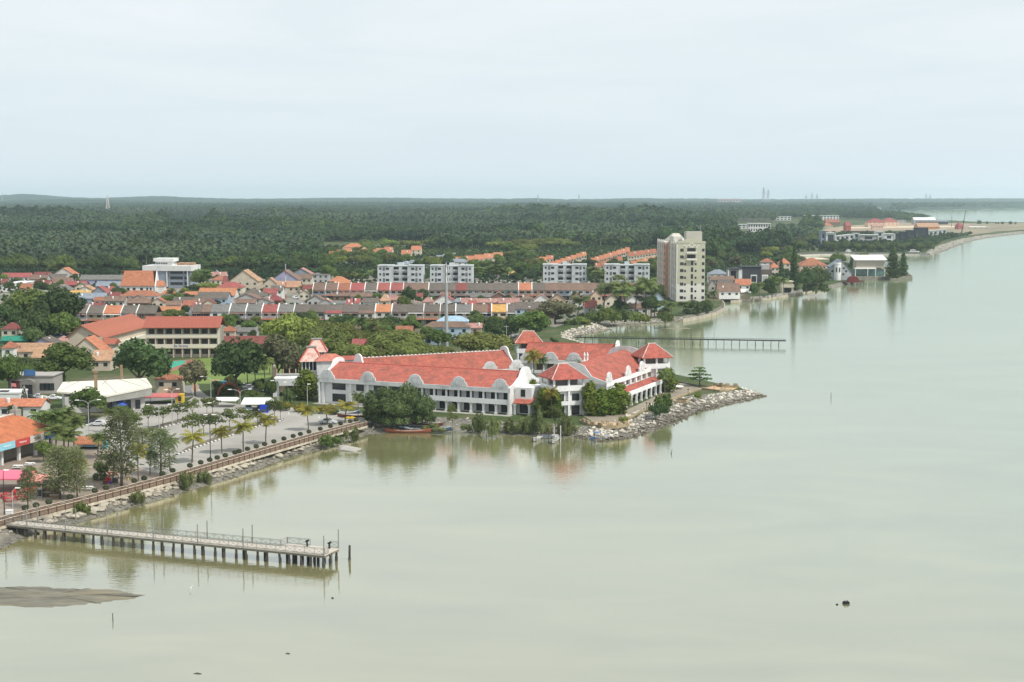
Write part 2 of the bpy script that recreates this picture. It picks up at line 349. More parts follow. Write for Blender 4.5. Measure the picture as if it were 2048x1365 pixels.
# ================================================================== TREES
def leaf_cloud(lobes, n, leaf, rs, up=.25, flat=.5, shell=(.72, 1.06), low=-.55):
 """many leaf clumps spread through a set of lobes -> (verts, faces)"""
 V = []; Fc = []
 vol = np.array([l[1][0]*l[1][1] + l[1][1]*l[1][2] for l in lobes]); cnt = np.maximum((n*vol/vol.sum()).astype(int), 4)
 for (c, r), k in zip(lobes, cnt):
  c = np.array(c); r = np.array(r)
  d = rs.normal(size=(k*2, 3)); d /= np.linalg.norm(d, axis=1)[:, None]; d = d[d[:, 2] > low][:k]; k = len(d)
  rad = shell[0] + (shell[1]-shell[0])*rs.rand(k)
  p = c + d*r*rad[:, None]
  keep = np.ones(k, bool)
  for c2, r2 in lobes:
   if c2 is not None and not np.allclose(c2, c): keep &= (((p-np.array(c2))/np.array(r2))**2).sum(1) > .55
  p = p[keep]; d = d[keep]; k = len(p)
  nrm = d/r; nrm /= np.linalg.norm(nrm, axis=1)[:, None]; nrm = nrm + rs.normal(size=(k, 3))*flat + np.array([0, 0, up]); nrm /= np.linalg.norm(nrm, axis=1)[:, None]
  t = np.cross(nrm, rs.normal(size=(k, 3))); t /= np.linalg.norm(t, axis=1)[:, None]; b = np.cross(nrm, t)
  s = leaf*(.55+.9*rs.rand(k))[:, None]; asp = (.55+.4*rs.rand(k))[:, None]
  q = np.stack([p-t*s, p-b*s*asp-nrm*s*.2, p+t*s, p+b*s*asp-nrm*s*.2], 1)
  i0 = len(V); V += q.reshape(-1, 3).tolist(); Fc += [(i0+4*j, i0+4*j+1, i0+4*j+2, i0+4*j+3) for j in range(k)]
 return V, Fc
ICO = None
def ico(sub=2):
 import bmesh
 bm = bmesh.new(); bmesh.ops.create_icosphere(bm, subdivisions=sub, radius=1.0)
 V = np.array([v.co[:] for v in bm.verts]); Fc = [tuple(v.index for v in f.verts) for f in bm.faces]; bm.free(); return V, Fc
def core(lobes, rs, k=.74, sub=1):
 V0, F0 = ico(sub); V = []; Fc = []
 for c, r in lobes:
  i0 = len(V); v = np.array(c) + V0*np.array(r)*k*(1 + .25*(rs.rand(len(V0), 1)-.5)); V += v.tolist(); Fc += [tuple(i0+a for a in f) for f in F0]
 return V, Fc
def foliage(name, lobes, n, leaf, m, seed, corek=.72, **kw):
 rs = np.random.RandomState(seed); b = MB()
 V, Fc = leaf_cloud(lobes, n, leaf, rs, **kw); b.raw(V, Fc)
 if corek: V, Fc = core(lobes, rs, corek); b.raw(V, Fc)
 return b.mesh(name, m)
def dome_lobes(rs, R_, z0, h, k, spread=.6, rr=.42):
 """lobes that together fill a broad dome (unit: metres)"""
 L_ = []
 for i in range(k):
  a = 2*math.pi*(i/k) + rs.rand(); d = R_*spread*(.25+.75*math.sqrt(rs.rand())); q = rr*R_*(.75+.5*rs.rand())
  zz = z0 + h*(.35 + .45*(1-(d/R_)**2)*rs.rand())
  L_.append(((d*math.cos(a), d*math.sin(a), zz), (q, q, min(h*.36*(.8+.4*rs.rand()), q))))
 L_.append(((0, 0, z0+h*.56), (R_*.5, R_*.5, h*.42)))
 return L_
def trunk_mesh(rs, h, r, limbs, spread, name='trunk', lean=0):
 b = MB(); top = Vector((lean, 0, h)); b.path([(0, 0, -.3), (lean*.3, .05*h*rs.rand(), h*.5), tuple(top)], [r, r*.8, r*.62], 7)
 for k in range(limbs):
  a = 2*math.pi*k/limbs + rs.rand(); e = Vector((math.cos(a)*spread, math.sin(a)*spread, h + spread*(.55+.5*rs.rand()))); mdl = top.lerp(e, .5) + Vector((0, 0, -.1*spread))
  b.path([tuple(top - Vector((0, 0, .12*h))), tuple(mdl), tuple(e)], [r*.55, r*.38, r*.15], 5)
 return b.mesh(name, BARK())
G_BROAD = leafmat('foliage_broad', (0.103, 0.160, 0.040), trans=.28)
G_RAIN = leafmat('foliage_rain_tree', (0.126, 0.156, 0.040), trans=.25)
G_LIME = leafmat('foliage_lime', (0.158, 0.213, 0.046))
G_DARK = leafmat('foliage_dark', (0.055, 0.094, 0.031))
G_DRY = leafmat('foliage_dry', (0.128, 0.132, 0.069))
G_PALM = leafmat('foliage_palm', (0.108, 0.156, 0.046), trans=.2)
G_YPALM = leafmat('foliage_yellow_palm', (.22, .22, .032), var=.55, scale=.6, trans=.3)
G_CASU = leafmat('foliage_needle', (.17, .21, .10), var=.4, trans=.42)
G_COLM = leafmat('foliage_column', (0.104, 0.161, 0.023), var=.55, scale=.6)
G_FORE = leafmat('foliage_forest', (0.047, 0.080, 0.029), var=.5, scale=.15, rand=.42, trans=.15)
G_FPALM = leafmat('foliage_oil_palm', (0.070, 0.094, 0.050), var=.45, scale=.3, rand=.35, trans=.12)
G_LOT = leafmat('foliage_young', (0.108, 0.150, 0.042), var=.5, trans=.3)
def patchy(m, lo, hi):
 t = m.node_tree; b = t.nodes['Principled BSDF']; src = b.inputs['Base Color'].links[0].from_socket; g = N(t, 'ShaderNodeNewGeometry'); n = N(t, 'ShaderNodeTexNoise'); n.inputs['Scale'].default_value = .0045; n.inputs['Detail'].default_value = 5; t.links.new(g.outputs['Position'], n.inputs['Vector'])
 r = N(t, 'ShaderNodeValToRGB'); t.links.new(n.outputs[0], r.inputs[0]); r.color_ramp.elements[0].position = .38; r.color_ramp.elements[0].color = (*lo, 1); r.color_ramp.elements[1].position = .64; r.color_ramp.elements[1].color = (*hi, 1)
 x = N(t, 'ShaderNodeMix', data_type='RGBA', blend_type='MULTIPLY'); x.inputs[0].default_value = 1; t.links.new(src, x.inputs[6]); t.links.new(r.outputs[0], x.inputs[7])
 for l in list(src.links):
  if l.to_node != x: s_ = l.to_socket; t.links.remove(l); t.links.new(x.outputs[2], s_)
patchy(G_FORE, (.55, .70, .80), (1.35, 1.45, 1.0)); patchy(G_FPALM, (.65, .78, .85), (1.05, 1.2, 1.05))
KINDS = {}
def kind(key, crown_meshes, trunks, size):
 KINDS[key] = (crown_meshes, trunks, size)      # size: (width, height) the meshes were made at
ms, ts = [], []
for s_ in range(4):
 rs = np.random.RandomState(10+s_); Lb = dome_lobes(rs, 5, 1.9, 7.9, 11, .70, .38)
 ms.append(foliage('crown', Lb, 2100, .34, G_BROAD, s_, flat=.6)); ts.append(trunk_mesh(rs, 3.4, .32, 4, 2.4))
kind('broad', ms, ts, (10.4, 9.6))
ms, ts = [], []
for s_ in range(3):
 rs = np.random.RandomState(30+s_); Lb = [((c[0], c[1], c[2]), (r[0], r[1], r[2]*.8)) for c, r in dome_lobes(rs, 7.4, 2.0, 6.6, 17, .78, .32)]
 ms.append(foliage('crown', Lb, 3000, .33, G_RAIN, 30+s_, flat=.5, up=.5)); ts.append(trunk_mesh(rs, 3.4, .42, 6, 3.6))
kind('rain', ms, ts, (15.2, 8.4))
ms2 = [m.copy() for m in ms]
for m in ms2: m.materials[0] = G_LIME
kind('lime', ms2, ts, (15.2, 8.4))
ms3 = [m.copy() for m in KINDS['broad'][0]]
for m in ms3: m.materials[0] = G_DARK
kind('dark', ms3, KINDS['broad'][1], (10.4, 9.6))
ms4 = [m.copy() for m in KINDS['broad'][0]]
for m in ms4: m.materials[0] = G_DRY
kind('dry', ms4, KINDS['broad'][1], (10.4, 9.6))
ms, ts = [], []
for s_ in range(3):
 rs = np.random.RandomState(40+s_); Lb = [((c[0], c[1], c[2]*.95), r) for c, r in dome_lobes(rs, 5, 1.6, 7.4, 14, .75, .36)] + [((3.4*math.cos(a), 3.4*math.sin(a), 1.5), (1.5, 1.5, 1.4)) for a in np.arange(7)*.9]
 ms.append(foliage('crown', Lb, 2600, .32, leafmat('foliage_mass', (0.087, 0.131, 0.045), var=.5), 40+s_, flat=.65, low=-.8)); ts.append(trunk_mesh(rs, 2.4, .3, 4, 2.2))
kind('mass', ms, ts, (10.6, 9.2))
ms, ts = [], []
for s_ in range(3):
 rs = np.random.RandomState(50+s_); Lb = [((rs.normal()*.25, rs.normal()*.25, .9+k*1.05), (1.75-abs(k-2.2)*.22+.2*rs.rand(),)*2 + (1.15,)) for k in range(6)] + [((0, 0, 6.9), (.95, .95, 1.0))]
 Lb += [((math.cos(a)*.9, math.sin(a)*.9, 1+5*rs.rand()), (1.0, 1.0, 1.0)) for a in rs.rand(5)*6.28]
 ms.append(foliage('crown', Lb, 1500, .22, G_COLM, 50+s_, flat=.45, low=-.9)); ts.append(trunk_mesh(rs, 1.2, .2, 0, 1))
kind('column', ms, ts, (3.9, 7.9))
ms, ts = [], []
for s_ in range(2):
 rs = np.random.RandomState(60+s_); Lb = [((rs.normal()*.15, rs.normal()*.15, 1+k*1.5), (1.7*(1-(k/11)**2)+.25,)*2 + (1.5,)) for k in range(11)]
 ms.append(foliage('crown', Lb, 1300, .3, G_DARK, 60+s_, flat=.4, low=-.9)); ts.append(trunk_mesh(rs, 1.2, .25, 0, 1))
kind('cypress', ms, ts, (4.0, 17.2))
def needle_crown(rs, h, w, n, m):
 V = []; Fc = [];
 for k in range(n):
  t = rs.rand()**.8; z = h*(.16 + .84*t); rad = w*.5*(min(1, .35+2.2*t)*(1-t)**.45)*(.15+.95*rs.rand()) + .15; a = rs.rand()*6.283
  p = np.array([rad*math.cos(a), rad*math.sin(a), z + .25*rs.normal()]); d = np.array([math.cos(a)*.55, math.sin(a)*.55, .75*(rs.rand()-.35)]) + rs.normal(size=3)*.28
  l = .35+.5*rs.rand(); s = np.cross(d, rs.normal(size=3)); s = s/np.linalg.norm(s)*.085
  i = len(V); V += [(p-s).tolist(), (p+s).tolist(), (p+d*l+s*.7).tolist(), (p+d*l*1.25-np.array([0, 0, .12])).tolist(), (p+d*l-s*.7).tolist()]; Fc.append((i, i+1, i+2, i+3, i+4))
 b = MB().raw(V, Fc); return b.mesh('crown', m)
ms, ts = [], []
for s_ in range(3):
 rs = np.random.RandomState(70+s_); ms.append(needle_crown(rs, 10, 6.0, 1500, G_CASU)); b = MB(); b.path([(0,0,-.3),(.1,0,4),(0,.1,9.5)], [.2,.14,.03], 6)
 for k in range(22):
  z = 1.8+7.2*k/22; a = rs.rand()*6.28; l = 2.6*(1-z/11); b.tube((0,0,z), (l*math.cos(a), l*math.sin(a), z+.5*l), .05, .015, 4)
 ts.append(b.mesh('trunk', BARK()))
kind('casuarina', ms, ts, (6.0, 10.0))
ms5 = [m.copy() for m in ms]
for m in ms5: m.materials[0] = G_DARK
kind('pine', ms5, ts, (6.0, 10.0))
def frond(b, base, az, elev, ln, droop, rs, w=.42, seg=6, lf=9):
 pts = []; p = Vector(base); e = elev
 for k in range(seg+1):
  pts.append(p.copy()); d = Vector((math.cos(az)*math.cos(e), math.sin(az)*math.cos(e), math.sin(e))); p = p + d*(ln/seg); e -= droop/seg
 side = Vector((-math.sin(az), math.cos(az), 0))
 for k in range(lf):
  t = (k+.6)/lf; q = t*seg; i = min(int(q), seg-1); c = pts[i].lerp(pts[i+1], q-i); tan = (pts[i+1]-pts[i]).normalized()
  l = w*ln*(math.sin(math.pi*min(t*.85+.12, 1))**.7)*(.85+.3*rs.rand())
  for sg in (-1, 1):
   tip = c + side*sg*l*.8 + tan*l*.55 - Vector((0, 0, l*(.45+.3*rs.rand()))); hw = tan*(ln/lf*.5)
   b.poly([c-hw, c+hw, tip+hw*.25, tip-hw*.35])
 for k in range(seg): b.poly([pts[k]-side*.03, pts[k]+side*.03, pts[k+1]+side*.02, pts[k+1]-side*.02])
def palm(rs, h, nf, ln, m, lean=.6, r=.14, old=3, lf=9, seg=6):
 tb = MB(); tp = [(0, 0, -.3), (lean*.25, 0, h*.35), (lean*.6, .1, h*.7), (lean, .1, h)]; tb.path(tp, [r*1.25, r, r*.85, r*.7], 6)
 b = MB(); c = (lean, .1, h)
 for k in range(nf):
  az = 2.4*k + rs.rand()*.5; e = 1.25 - 1.45*(k/nf) + .15*rs.normal(); frond(b, c, az, e, ln*(.85+.25*rs.rand()), 1.15+.5*rs.rand(), rs, lf=lf, seg=seg)
 for k in range(old): frond(b, c, rs.rand()*6.28, -.45, ln*.8, .8, rs, lf=lf, seg=seg)
 return b.mesh('crown', m), tb.mesh('trunk', mat('palm_trunk', (.13, .11, .085), var=.3, scale=3, stretch=(1, 1, 4)))
ms, ts = [], []
for s_ in range(4):
 rs = np.random.RandomState(80+s_); a, b = palm(rs, 6.2, 15, 2.6, G_YPALM, .35*(-1)**s_, .12, 4); ms.append(a); ts.append(b)
kind('yellow_palm', ms, ts, (4.2, 8.0))
ms6 = [m.copy() for m in ms]
for m in ms6: m.materials[0] = G_PALM
kind('green_palm', ms6, ts, (4.2, 8.0))
ms, ts = [], []
for s_ in range(4):
 rs = np.random.RandomState(90+s_); a, b = palm(rs, 10.5, 20, 3.6, G_PALM, 1.0*(-1)**s_, .17, 5); ms.append(a); ts.append(b)
kind('coconut', ms, ts, (6.4, 13.2))
ms, ts = [], []
for s_ in range(4):
 rs = np.random.RandomState(100+s_); Lb = [((rs.normal()*.85, rs.normal()*.85, 3.0+1.8*rs.rand()), (.75+.4*rs.rand(), .75+.4*rs.rand(), .42+.25*rs.rand())) for k in range(9)]
 ms.append(foliage('crown', Lb, 620, .17, G_LOT, 100+s_, corek=.45, flat=.7)); ts.append(trunk_mesh(rs, 2.6, .09, 5, 1.1))
kind('lot', ms, ts, (4.0, 5.4))
rs = np.random.RandomState(120); Lb = []
for z, rr, k in ((2.4, 2.4, 6), (3.6, 2.0, 5), (4.8, 1.3, 4), (5.8, .5, 2)):
 for j in range(k): a = 6.28*j/k + rs.rand(); Lb.append(((rr*math.cos(a)*.8, rr*math.sin(a)*.8, z), (.95, .95, .28)))
b = MB(); b.path([(0,0,-.3),(.1,0,2.4),(0,0,5.8)], [.16,.13,.05], 6)
for c, r in Lb: b.tube((0, 0, c[2]-.5), c, .06, .03, 4)
kind('almond', [foliage('crown', Lb, 900, .2, leafmat('foliage_almond', (0.076, 0.150, 0.042)), 121, corek=.5)], [b.mesh('trunk', BARK())], (5.4, 6.2))
def shrub_meshes(m, n0, tall=1.0):
 out = []
 for s_ in range(3):
  rs = np.random.RandomState(n0+s_); Lb = [((rs.normal()*.55, rs.normal()*.55, .45+.35*rs.rand()*tall), (.55+.2*rs.rand(),)*2 + (.5*tall,)) for k in range(6)]
  out.append(foliage('shrub', Lb, 520, .13, m, n0+s_, corek=.7, flat=.7, low=-.8))
 return out
SHR = {'green': shrub_meshes(G_BROAD, 130), 'lime': shrub_meshes(G_LIME, 140), 'mangrove': shrub_meshes(leafmat('foliage_mangrove', (.13, .165, .06)), 150, 1.6), 'dark': shrub_meshes(G_DARK, 160), 'yellow': shrub_meshes(leafmat('foliage_croton', (.2, .19, .03)), 170)}
TREE_N = [0]
def tree(kd, cx, w_px, ytop, ybase, label, group=None, name=None, z=GZ, cat='tree', rz=None):
 """one tree of a kind, its crown centred on column cx, standing on the ground at row ybase, reaching up to row ytop"""
 g = G(cx, ybase, z); S = F/g.y; h = (ybase-ytop)/S; w = w_px/S
 if kd == 'rain' and h > .78*w: kd = 'broad'
 cms, tms, (w0, h0) = KINDS[kd]
 k = TREE_N[0]; TREE_N[0] += 1
 r = empty(name or {'coconut': 'coconut_palm', 'yellow_palm': 'palm_tree', 'green_palm': 'palm_tree', 'column': 'columnar_tree', 'cypress': 'cypress_tree', 'casuarina': 'casuarina_tree', 'pine': 'casuarina_tree', 'rain': 'rain_tree', 'lime': 'rain_tree', 'almond': 'almond_tree', 'lot': 'young_tree', 'dark': 'shade_tree', 'mass': 'bushy_tree', 'dry': 'dusty_tree', 'broad': 'broadleaf_tree'}.get(kd, 'leafy_tree'), g, rz if rz is not None else rnd.random()*6.28, label, cat, group)
 v = k % len(cms); r.scale = (w/w0, w/w0, h/h0)
 link('crown', cms[v], r); link('trunk', tms[v], r); return r
def tree_w(kd, x, y, w, h, label, group):
 cms, tms, (w0, h0) = KINDS[kd]; k = TREE_N[0]; TREE_N[0] += 1
 r = empty('leafy_tree' if kd not in ('coconut',) else 'coconut_palm', (x, y, GZ), rnd.random()*6.28, label, 'tree', group); v = k % len(cms); r.scale = (w/w0, w/w0, h/h0)
 link('crown', cms[v], r); link('trunk', tms[v], r); return r
def shrub(key, cx, w_px, ytop, ybase, label, group=None, z=GZ, name='shrub'):
 g = G(cx, ybase, z); S = F/g.y; me = SHR[key][TREE_N[0] % 3]; TREE_N[0] += 1
 o = link(name, me, None, g, rnd.random()*6.28); o.scale = (w_px/S/2.3,)*2 + ((ybase-ytop)/S/1.25,); return tag(o, label, 'shrub', group)
def forest():
 kit = bpy.data.collections.new('forest_kit'); kms = []
 for s_ in range(3):
  rs = np.random.RandomState(200+s_); Lb = dome_lobes(rs, 5, 2.5, 8, 5, .6, .5); kms.append(foliage('wood_tree', Lb, 260, .75, G_FORE, 200+s_, corek=.8, flat=.5))
 for s_ in range(2):
  rs = np.random.RandomState(210+s_); a, tb_ = palm(rs, 8.5, 13, 4.3, G_FPALM, .5, .2, 2, lf=4, seg=3); b = MB(); b.path([(0,0,-.3),(.5,.1,8.5)], [.24,.16], 4)
  me = MB(); me.v = [tuple(v.co) for v in a.vertices]; me.f = [tuple(p.vertices) for p in a.polygons]; i0 = len(me.v); me.v += b.v; me.f += [tuple(i0+i for i in q) for q in b.f]
  m_ = me.mesh('wood_palm', G_FPALM); m_.materials.append(mat('pale_palm_trunk', (.27, .25, .2)))
  mi = np.zeros(len(m_.polygons), int); mi[len(a.polygons):] = 1; m_.polygons.foreach_set('material_index', mi); kms.append(m_)
 for k, me in enumerate(kms):
  o = bpy.data.objects.new('wood_%d_kind' % k, me); kit.objects.link(o)
 rs = np.random.RandomState(5); P = []; S = []; I = []; RO = []
 def excl(px, py):
  """clearings: built-up places and water seen through the wood (rows/columns of the ground there)"""
  bad = np.zeros(px.shape, bool)
  for a, b, c, d in CLEAR: bad |= (px > a) & (px < b) & (py > c) & (py < d)
  return bad
 for y0, y1, sp, sc in ((900, 1500, 9.5, 1.0), (1500, 2600, 10.5, 1.1), (2600, 4200, 16, 1.5), (4200, 6400, 22, 1.55), (6400, 9000, 34, 1.7)):
  half = .40*y1; nx = int(2*half/sp); ny = int((y1-y0)/sp)
  x, y = np.meshgrid(np.linspace(-half, half, nx), np.linspace(y0, y1, ny)); x = x.ravel()+rs.normal(size=x.size)*sp*.33; y = y.ravel()+rs.normal(size=y.size)*sp*.33
  px = 1024+F*x/y*1.0; py = YH + F*(HC-GZ)/y
  front = np.interp(px, FRONT_X, FRONT_Y)
  ok = (abs(px-1024) < 1120) & (py < front) & on_land(x, y)
  for dx_, dy_ in ((30, 0), (-30, 0), (0, 30), (0, -30)): ok &= on_land(x+dx_*sp/12, y+dy_*sp/12)
  ok &= ~excl(px, py)
  x, y, px, py = x[ok], y[ok], px[ok], py[ok]
  belt = np.sin(x/170+y/310)+.9*np.sin(y/240-x/400+1)+rs.normal(size=x.size)*.3
  palmz = (belt > np.where((py < 508+9*np.sin(px/60)) & (py > np.where(px < 700, 452, 436)+5*np.sin(px/45)) & (px < 1300), -.05, .95))
  idx = np.where(palmz, 3+rs.randint(0, 2, x.size), rs.randint(0, 3, x.size))
  big = (1+.7*(y < 3600)*np.maximum(np.sin(x/95+1.3*np.sin(y/130)), 0)**2*(~palmz))*(1+.18*(y > 2600)*np.sin(x/300+2*np.sin(y/500)))
  s = sc*(.75+.5*rs.rand(x.size))*np.where(palmz, 1.15, big);
  P.append(np.stack([x, y, np.full(x.size, GZ)], 1)); S.append(s); I.append(idx); RO.append(rs.rand(x.size)*6.283)
 P = np.concatenate(P); S = np.concatenate(S); I = np.concatenate(I); RO = np.concatenate(RO)
 return kit, P, S, I, RO
def mass(name, label, kit, P, S, I, RO):
 me = bpy.data.meshes.new(name); me.vertices.add(len(P)); me.vertices.foreach_set('co', P.ravel())
 a = me.attributes.new('s', 'FLOAT', 'POINT'); a.data.foreach_set('value', S); a = me.attributes.new('k', 'INT', 'POINT'); a.data.foreach_set('value', I.astype(np.int32)); a = me.attributes.new('r', 'FLOAT', 'POINT'); a.data.foreach_set('value', RO)
 o = link(name, me); tag(o, label, None, None, 'stuff')
 ng = bpy.data.node_groups.new('forest', 'GeometryNodeTree'); ng.interface.new_socket('Geometry', in_out='INPUT', socket_type='NodeSocketGeometry'); ng.interface.new_socket('Geometry', in_out='OUTPUT', socket_type='NodeSocketGeometry')
 i_ = ng.nodes.new('NodeGroupInput'); o_ = ng.nodes.new('NodeGroupOutput'); ins = ng.nodes.new('GeometryNodeInstanceOnPoints'); ci = ng.nodes.new('GeometryNodeCollectionInfo')
 ci.inputs['Collection'].default_value = kit; ci.inputs['Separate Children'].default_value = True; ci.inputs['Reset Children'].default_value = True
 def at_(nm, ty): n = ng.nodes.new('GeometryNodeInputNamedAttribute'); n.data_type = ty; n.inputs[0].default_value = nm; return [s for s in n.outputs if s.enabled and s.name == 'Attribute'][0]
 cx_ = ng.nodes.new('ShaderNodeCombineXYZ'); ng.links.new(at_('r', 'FLOAT'), cx_.inputs[2])
 k = ng.links.new; k(i_.outputs[0], ins.inputs['Points']); k(ci.outputs[0], ins.inputs['Instance']); ins.inputs['Pick Instance'].default_value = True
 k(at_('k', 'INT'), ins.inputs['Instance Index']); k(at_('s', 'FLOAT'), ins.inputs['Scale']); k(cx_.outputs[0], ins.inputs['Rotation']); k(ins.outputs[0], o_.inputs[0])
 md = o.modifiers.new('forest', 'NODES'); md.node_group = ng
 return o
FRONT_X = [-200, 0, 120, 280, 420, 560, 640, 700, 900, 1000, 1100, 1320, 1420, 1480, 1560, 1640, 1700, 1900, 2060, 2300]
FRONT_Y = [538, 540, 540, 535, 540, 545, 545, 500, 500, 498, 496, 498, 520, 508, 508, 468, 455, 436, 436, 436]
CLEAR = [(330, 420, 447, 470), (640, 860, 484, 545), (700, 1010, 502, 545), (1030, 1320, 494, 545), (1468, 1545, 445, 492), (1550, 1690, 438, 454), (1638, 1900, 440, 470), (1690, 1900, 440, 472), (1545, 1600, 446, 474), (1300, 1335, 405, 414), (1430, 1580, 402, 416), (760, 800, 426, 440), (1740, 1780, 404, 424), (15, 70, 470, 480)]
KIT = forest()
mass('forest', 'dark green wood and palm plantation stretching to the skyline behind the town', *KIT)
# ================================================================== FORESHORE: pier, boardwalk, rocks, parking lot
M_STEEL = mat('galvanised_steel', (.33, .34, .34), rough=.5, var=.12, spec=.5)
M_DECK = mat('pale_deck', (.47, .43, .37), var=.12, scale=1.5, dirt=(.3, .27, .22), dirt_amt=.5)
M_PILE = mat('wet_pile', (.055, .05, .04), var=.5, scale=1.2)
PZ = 2.0
p0 = G(-60, 1042, PZ); p1 = G(649, 1111, PZ); ax = (p1-p0).normalized(); ang = math.atan2(ax.y, ax.x); LN = (p1-p0).length; PW = 2.9
pier = empty('pier', (p0.x, p0.y, 0), ang, 'long pale concrete pier on dark piles with grey railings reaching into the bay', 'pier')
b = MB(); b.box(0, LN, 0, PW, PZ-.14, PZ); b.box(LN-9.5, LN+.02, PW+.004, 5.0, PZ-.14, PZ); b.build('deck', M_DECK, pier)
b = MB(); b.box(0, LN, .12, .42, PZ-.5, PZ-.142); b.box(0, LN, PW-.4, PW-.1, PZ-.5, PZ-.142); b.box(LN-9.4, LN, 4.5, 4.8, PZ-.5, PZ-.142); b.box(LN-.34, LN-.02, .43, 4.49, PZ-.46, PZ-.144)
b.build('beam', mat('beam_concrete', (.17, .155, .125), var=.3), pier)
rs = np.random.RandomState(4); k = 0
x = LN - .35
while x > 6:
 for yy in ((.25, PW-.25) if x < LN-9.5 else (.25, 2.6, 4.65)):
  if yy > .3 and (k % 2) and x < LN-9.5: continue
  b = MB(); j = rs.normal(size=2)*.10; b.tube((x+j[0], yy+j[1]*.4, -1.2), (x, yy, PZ-.5), .21, .19, 8); b.lathe([(.235, .0), (.25, .3), (.24, .75), (.21, .8)], 8, (x+j[0]*.6, yy, .02))
  b.build('pile', M_PILE, pier)
 x -= 1.72 + .5*(k % 2 == 0); k += 1
def lattice_rail(b, a, c, h=1.05, panel=1.75):
 a = Vector(a); c = Vector(c); n_ = max(1, round((c-a).length/panel)); Z = Vector((0, 0, 1))
 for q in (0.12, h): b.tube(a+Z*q, c+Z*q, .042, n=5)
 b.tube(a+Z*(h-.16), c+Z*(h-.16), .024, n=4)
 for i in range(n_+1):
  p = a.lerp(c, i/n_); b.tube(p, p+Z*(h+.05), .05, n=5)
  if i < n_:
   q = a.lerp(c, (i+1)/n_); u_ = (q-p)*.12
   b.tube(p+u_+Z*.14, q-u_+Z*(h-.18), 0.028, n=4); b.tube(p+u_+Z*(h-.18), q-u_+Z*.14, 0.028, n=4)
   for e in (p+u_, q-u_): b.tube(e+Z*.12, e+Z*(h-.16), .016, n=4)
RAILM = mat('grey_rail', (.22, .22, .205), rough=.5, var=.15)
for a, c in (((5, .08, PZ), (LN-.1, .08, PZ)), ((5, PW-.08, PZ), (LN-9.5, PW-.08, PZ)), ((LN-9.4, PW, PZ), (LN-9.4, 4.9, PZ)), ((LN-9.3, 4.92, PZ), (LN-5.2, 4.92, PZ)), ((LN-1.6, 4.92, PZ), (LN-.1, 4.92, PZ)), ((LN-.08, .2, PZ), (LN-.08, 1.4, PZ))):
 b = MB(); lattice_rail(b, a, c); b.build('railing', RAILM, pier)
for k, xx in enumerate((12, 20, 28.5, 37.5, 46, 54.5, LN-.12)):
 for yy in (.05, PW-.02 if xx < LN-5 else 4.95):
  b = MB(); b.tube((xx, yy, PZ-.1), (xx, yy, PZ+3.1), .11, .085, 6); b.build('lamp_post', RAILM, pier)
b = MB()
for yy in (1.5, 2.3): b.tube((LN+.1, yy, -.3), (LN+.1, yy, PZ-.1), .05, n=5)
for q in range(4): b.tube((LN+.1, 1.5, .3+q*.42), (LN+.1, 2.3, .3+q*.42), .035, n=5)
b.build('ladder', M_PILE, pier)
for yy, xx in ((4.3, LN-5.4), (4.3, LN-1.4)):
 b = MB(); b.tube((xx, yy, PZ), (xx-.08, yy, PZ+.8), .16, .13, 8); b.tube((xx-.3, yy, PZ+.8), (xx+.25, yy, PZ+1.0), .13, .17, 8); b.build('bollard', mat('black_rubber', (.015, .015, .016)), pier)
def stake(px, yb, yt, r, label, lean=0.0, name='wooden_stake', z=0.0, cat='stake', m=None):
 g = G(px, yb, z); h = (yb-yt)/(F/g.y); b = MB(); b.path([(0, 0, -.8), (lean*.5*h, 0, h*.5), (lean*h, 0, h)], [r*1.05, r, r*.9], 7); b.lathe([(r*1.15, -.3), (r*1.2, .15*h), (r, .2*h)], 7)
 o = b.build(name, m or M_PILE, None, loc=g); return tag(o, label, cat)
stake(699, 1120, 1090, .19, 'single thick dark pile standing in water off the pier end', .02, 'timber_pile', cat='pile')
stake(226, 1242, 1226, .06, 'thin crooked stake in the shallows below the sandbar', -.03)
stake(1662, 797, 785, .07, 'thin stake in open water right of the stone headland')
stake(1342, 908, 899, .07, 'short leaning stake in the water below the headland rocks', .25)
stake(1428, 674, 655, .05, 'thin pole in the water beyond the narrow jetty')
for k, (x, yb, yt) in enumerate(((905, 882, 868), (973, 882, 866), (984, 879, 868), (992, 876, 860))):
 stake(x, yb, yt, .08, 'dark mooring stake in the water by the mangrove clumps, %s from the left' % ORD[k+1], .04)
g = G(1692, 1208, 0); b = MB(); b.box(-.42, .42, -.3, .3, -.2, .28); b.box(-.36, .36, -.25, .25, .28, .36); b.tube((-.2, 0, .34), (-.2, 0, .5), .05); b.tube((.2, 0, .34), (.2, 0, .5), .05)
tag(b.build('floating_crate', mat('black_plastic', (.012, .012, .013), rough=.4), None, loc=g, rz=.3), 'black crate afloat in the open water', 'crate')
for px, py, lb in ((1674, 1210, 'small dark float beside the black crate'), (665, 1197, 'small black float in the water below the pier end')):
 b = MB(); b.lathe([(.05, -.12), (.17, -.05), (.2, .03), (.13, .13), (.03, .17)], 9); tag(b.build('float', mat('black_plastic', ()), None, loc=G(px, py, 0)), lb, 'float')
for px, py, lb, s_ in ((394, 1348, 'dark driftwood branch afloat at the bottom of the bay', 1.0), (575, 1308, 'smaller twig of driftwood afloat in the near bay', .6)):
 b = MB(); b.path([(-.5*s_, 0, -.02), (-.1*s_, .06, .07), (.35*s_, 0, .05), (.6*s_, -.1, .02)], [.03, .06, .05, .02], 6); b.tube((-.1*s_, .05, .06), (.1*s_, .35*s_, .1), .03, .012, 5); b.tube((.3*s_, 0, .05), (.2*s_, -.3*s_, .08), .03, .012, 5)
 tag(b.build('driftwood', mat('driftwood', (.07, .06, .045)), None, loc=G(px, py, 0)), lb, 'driftwood')
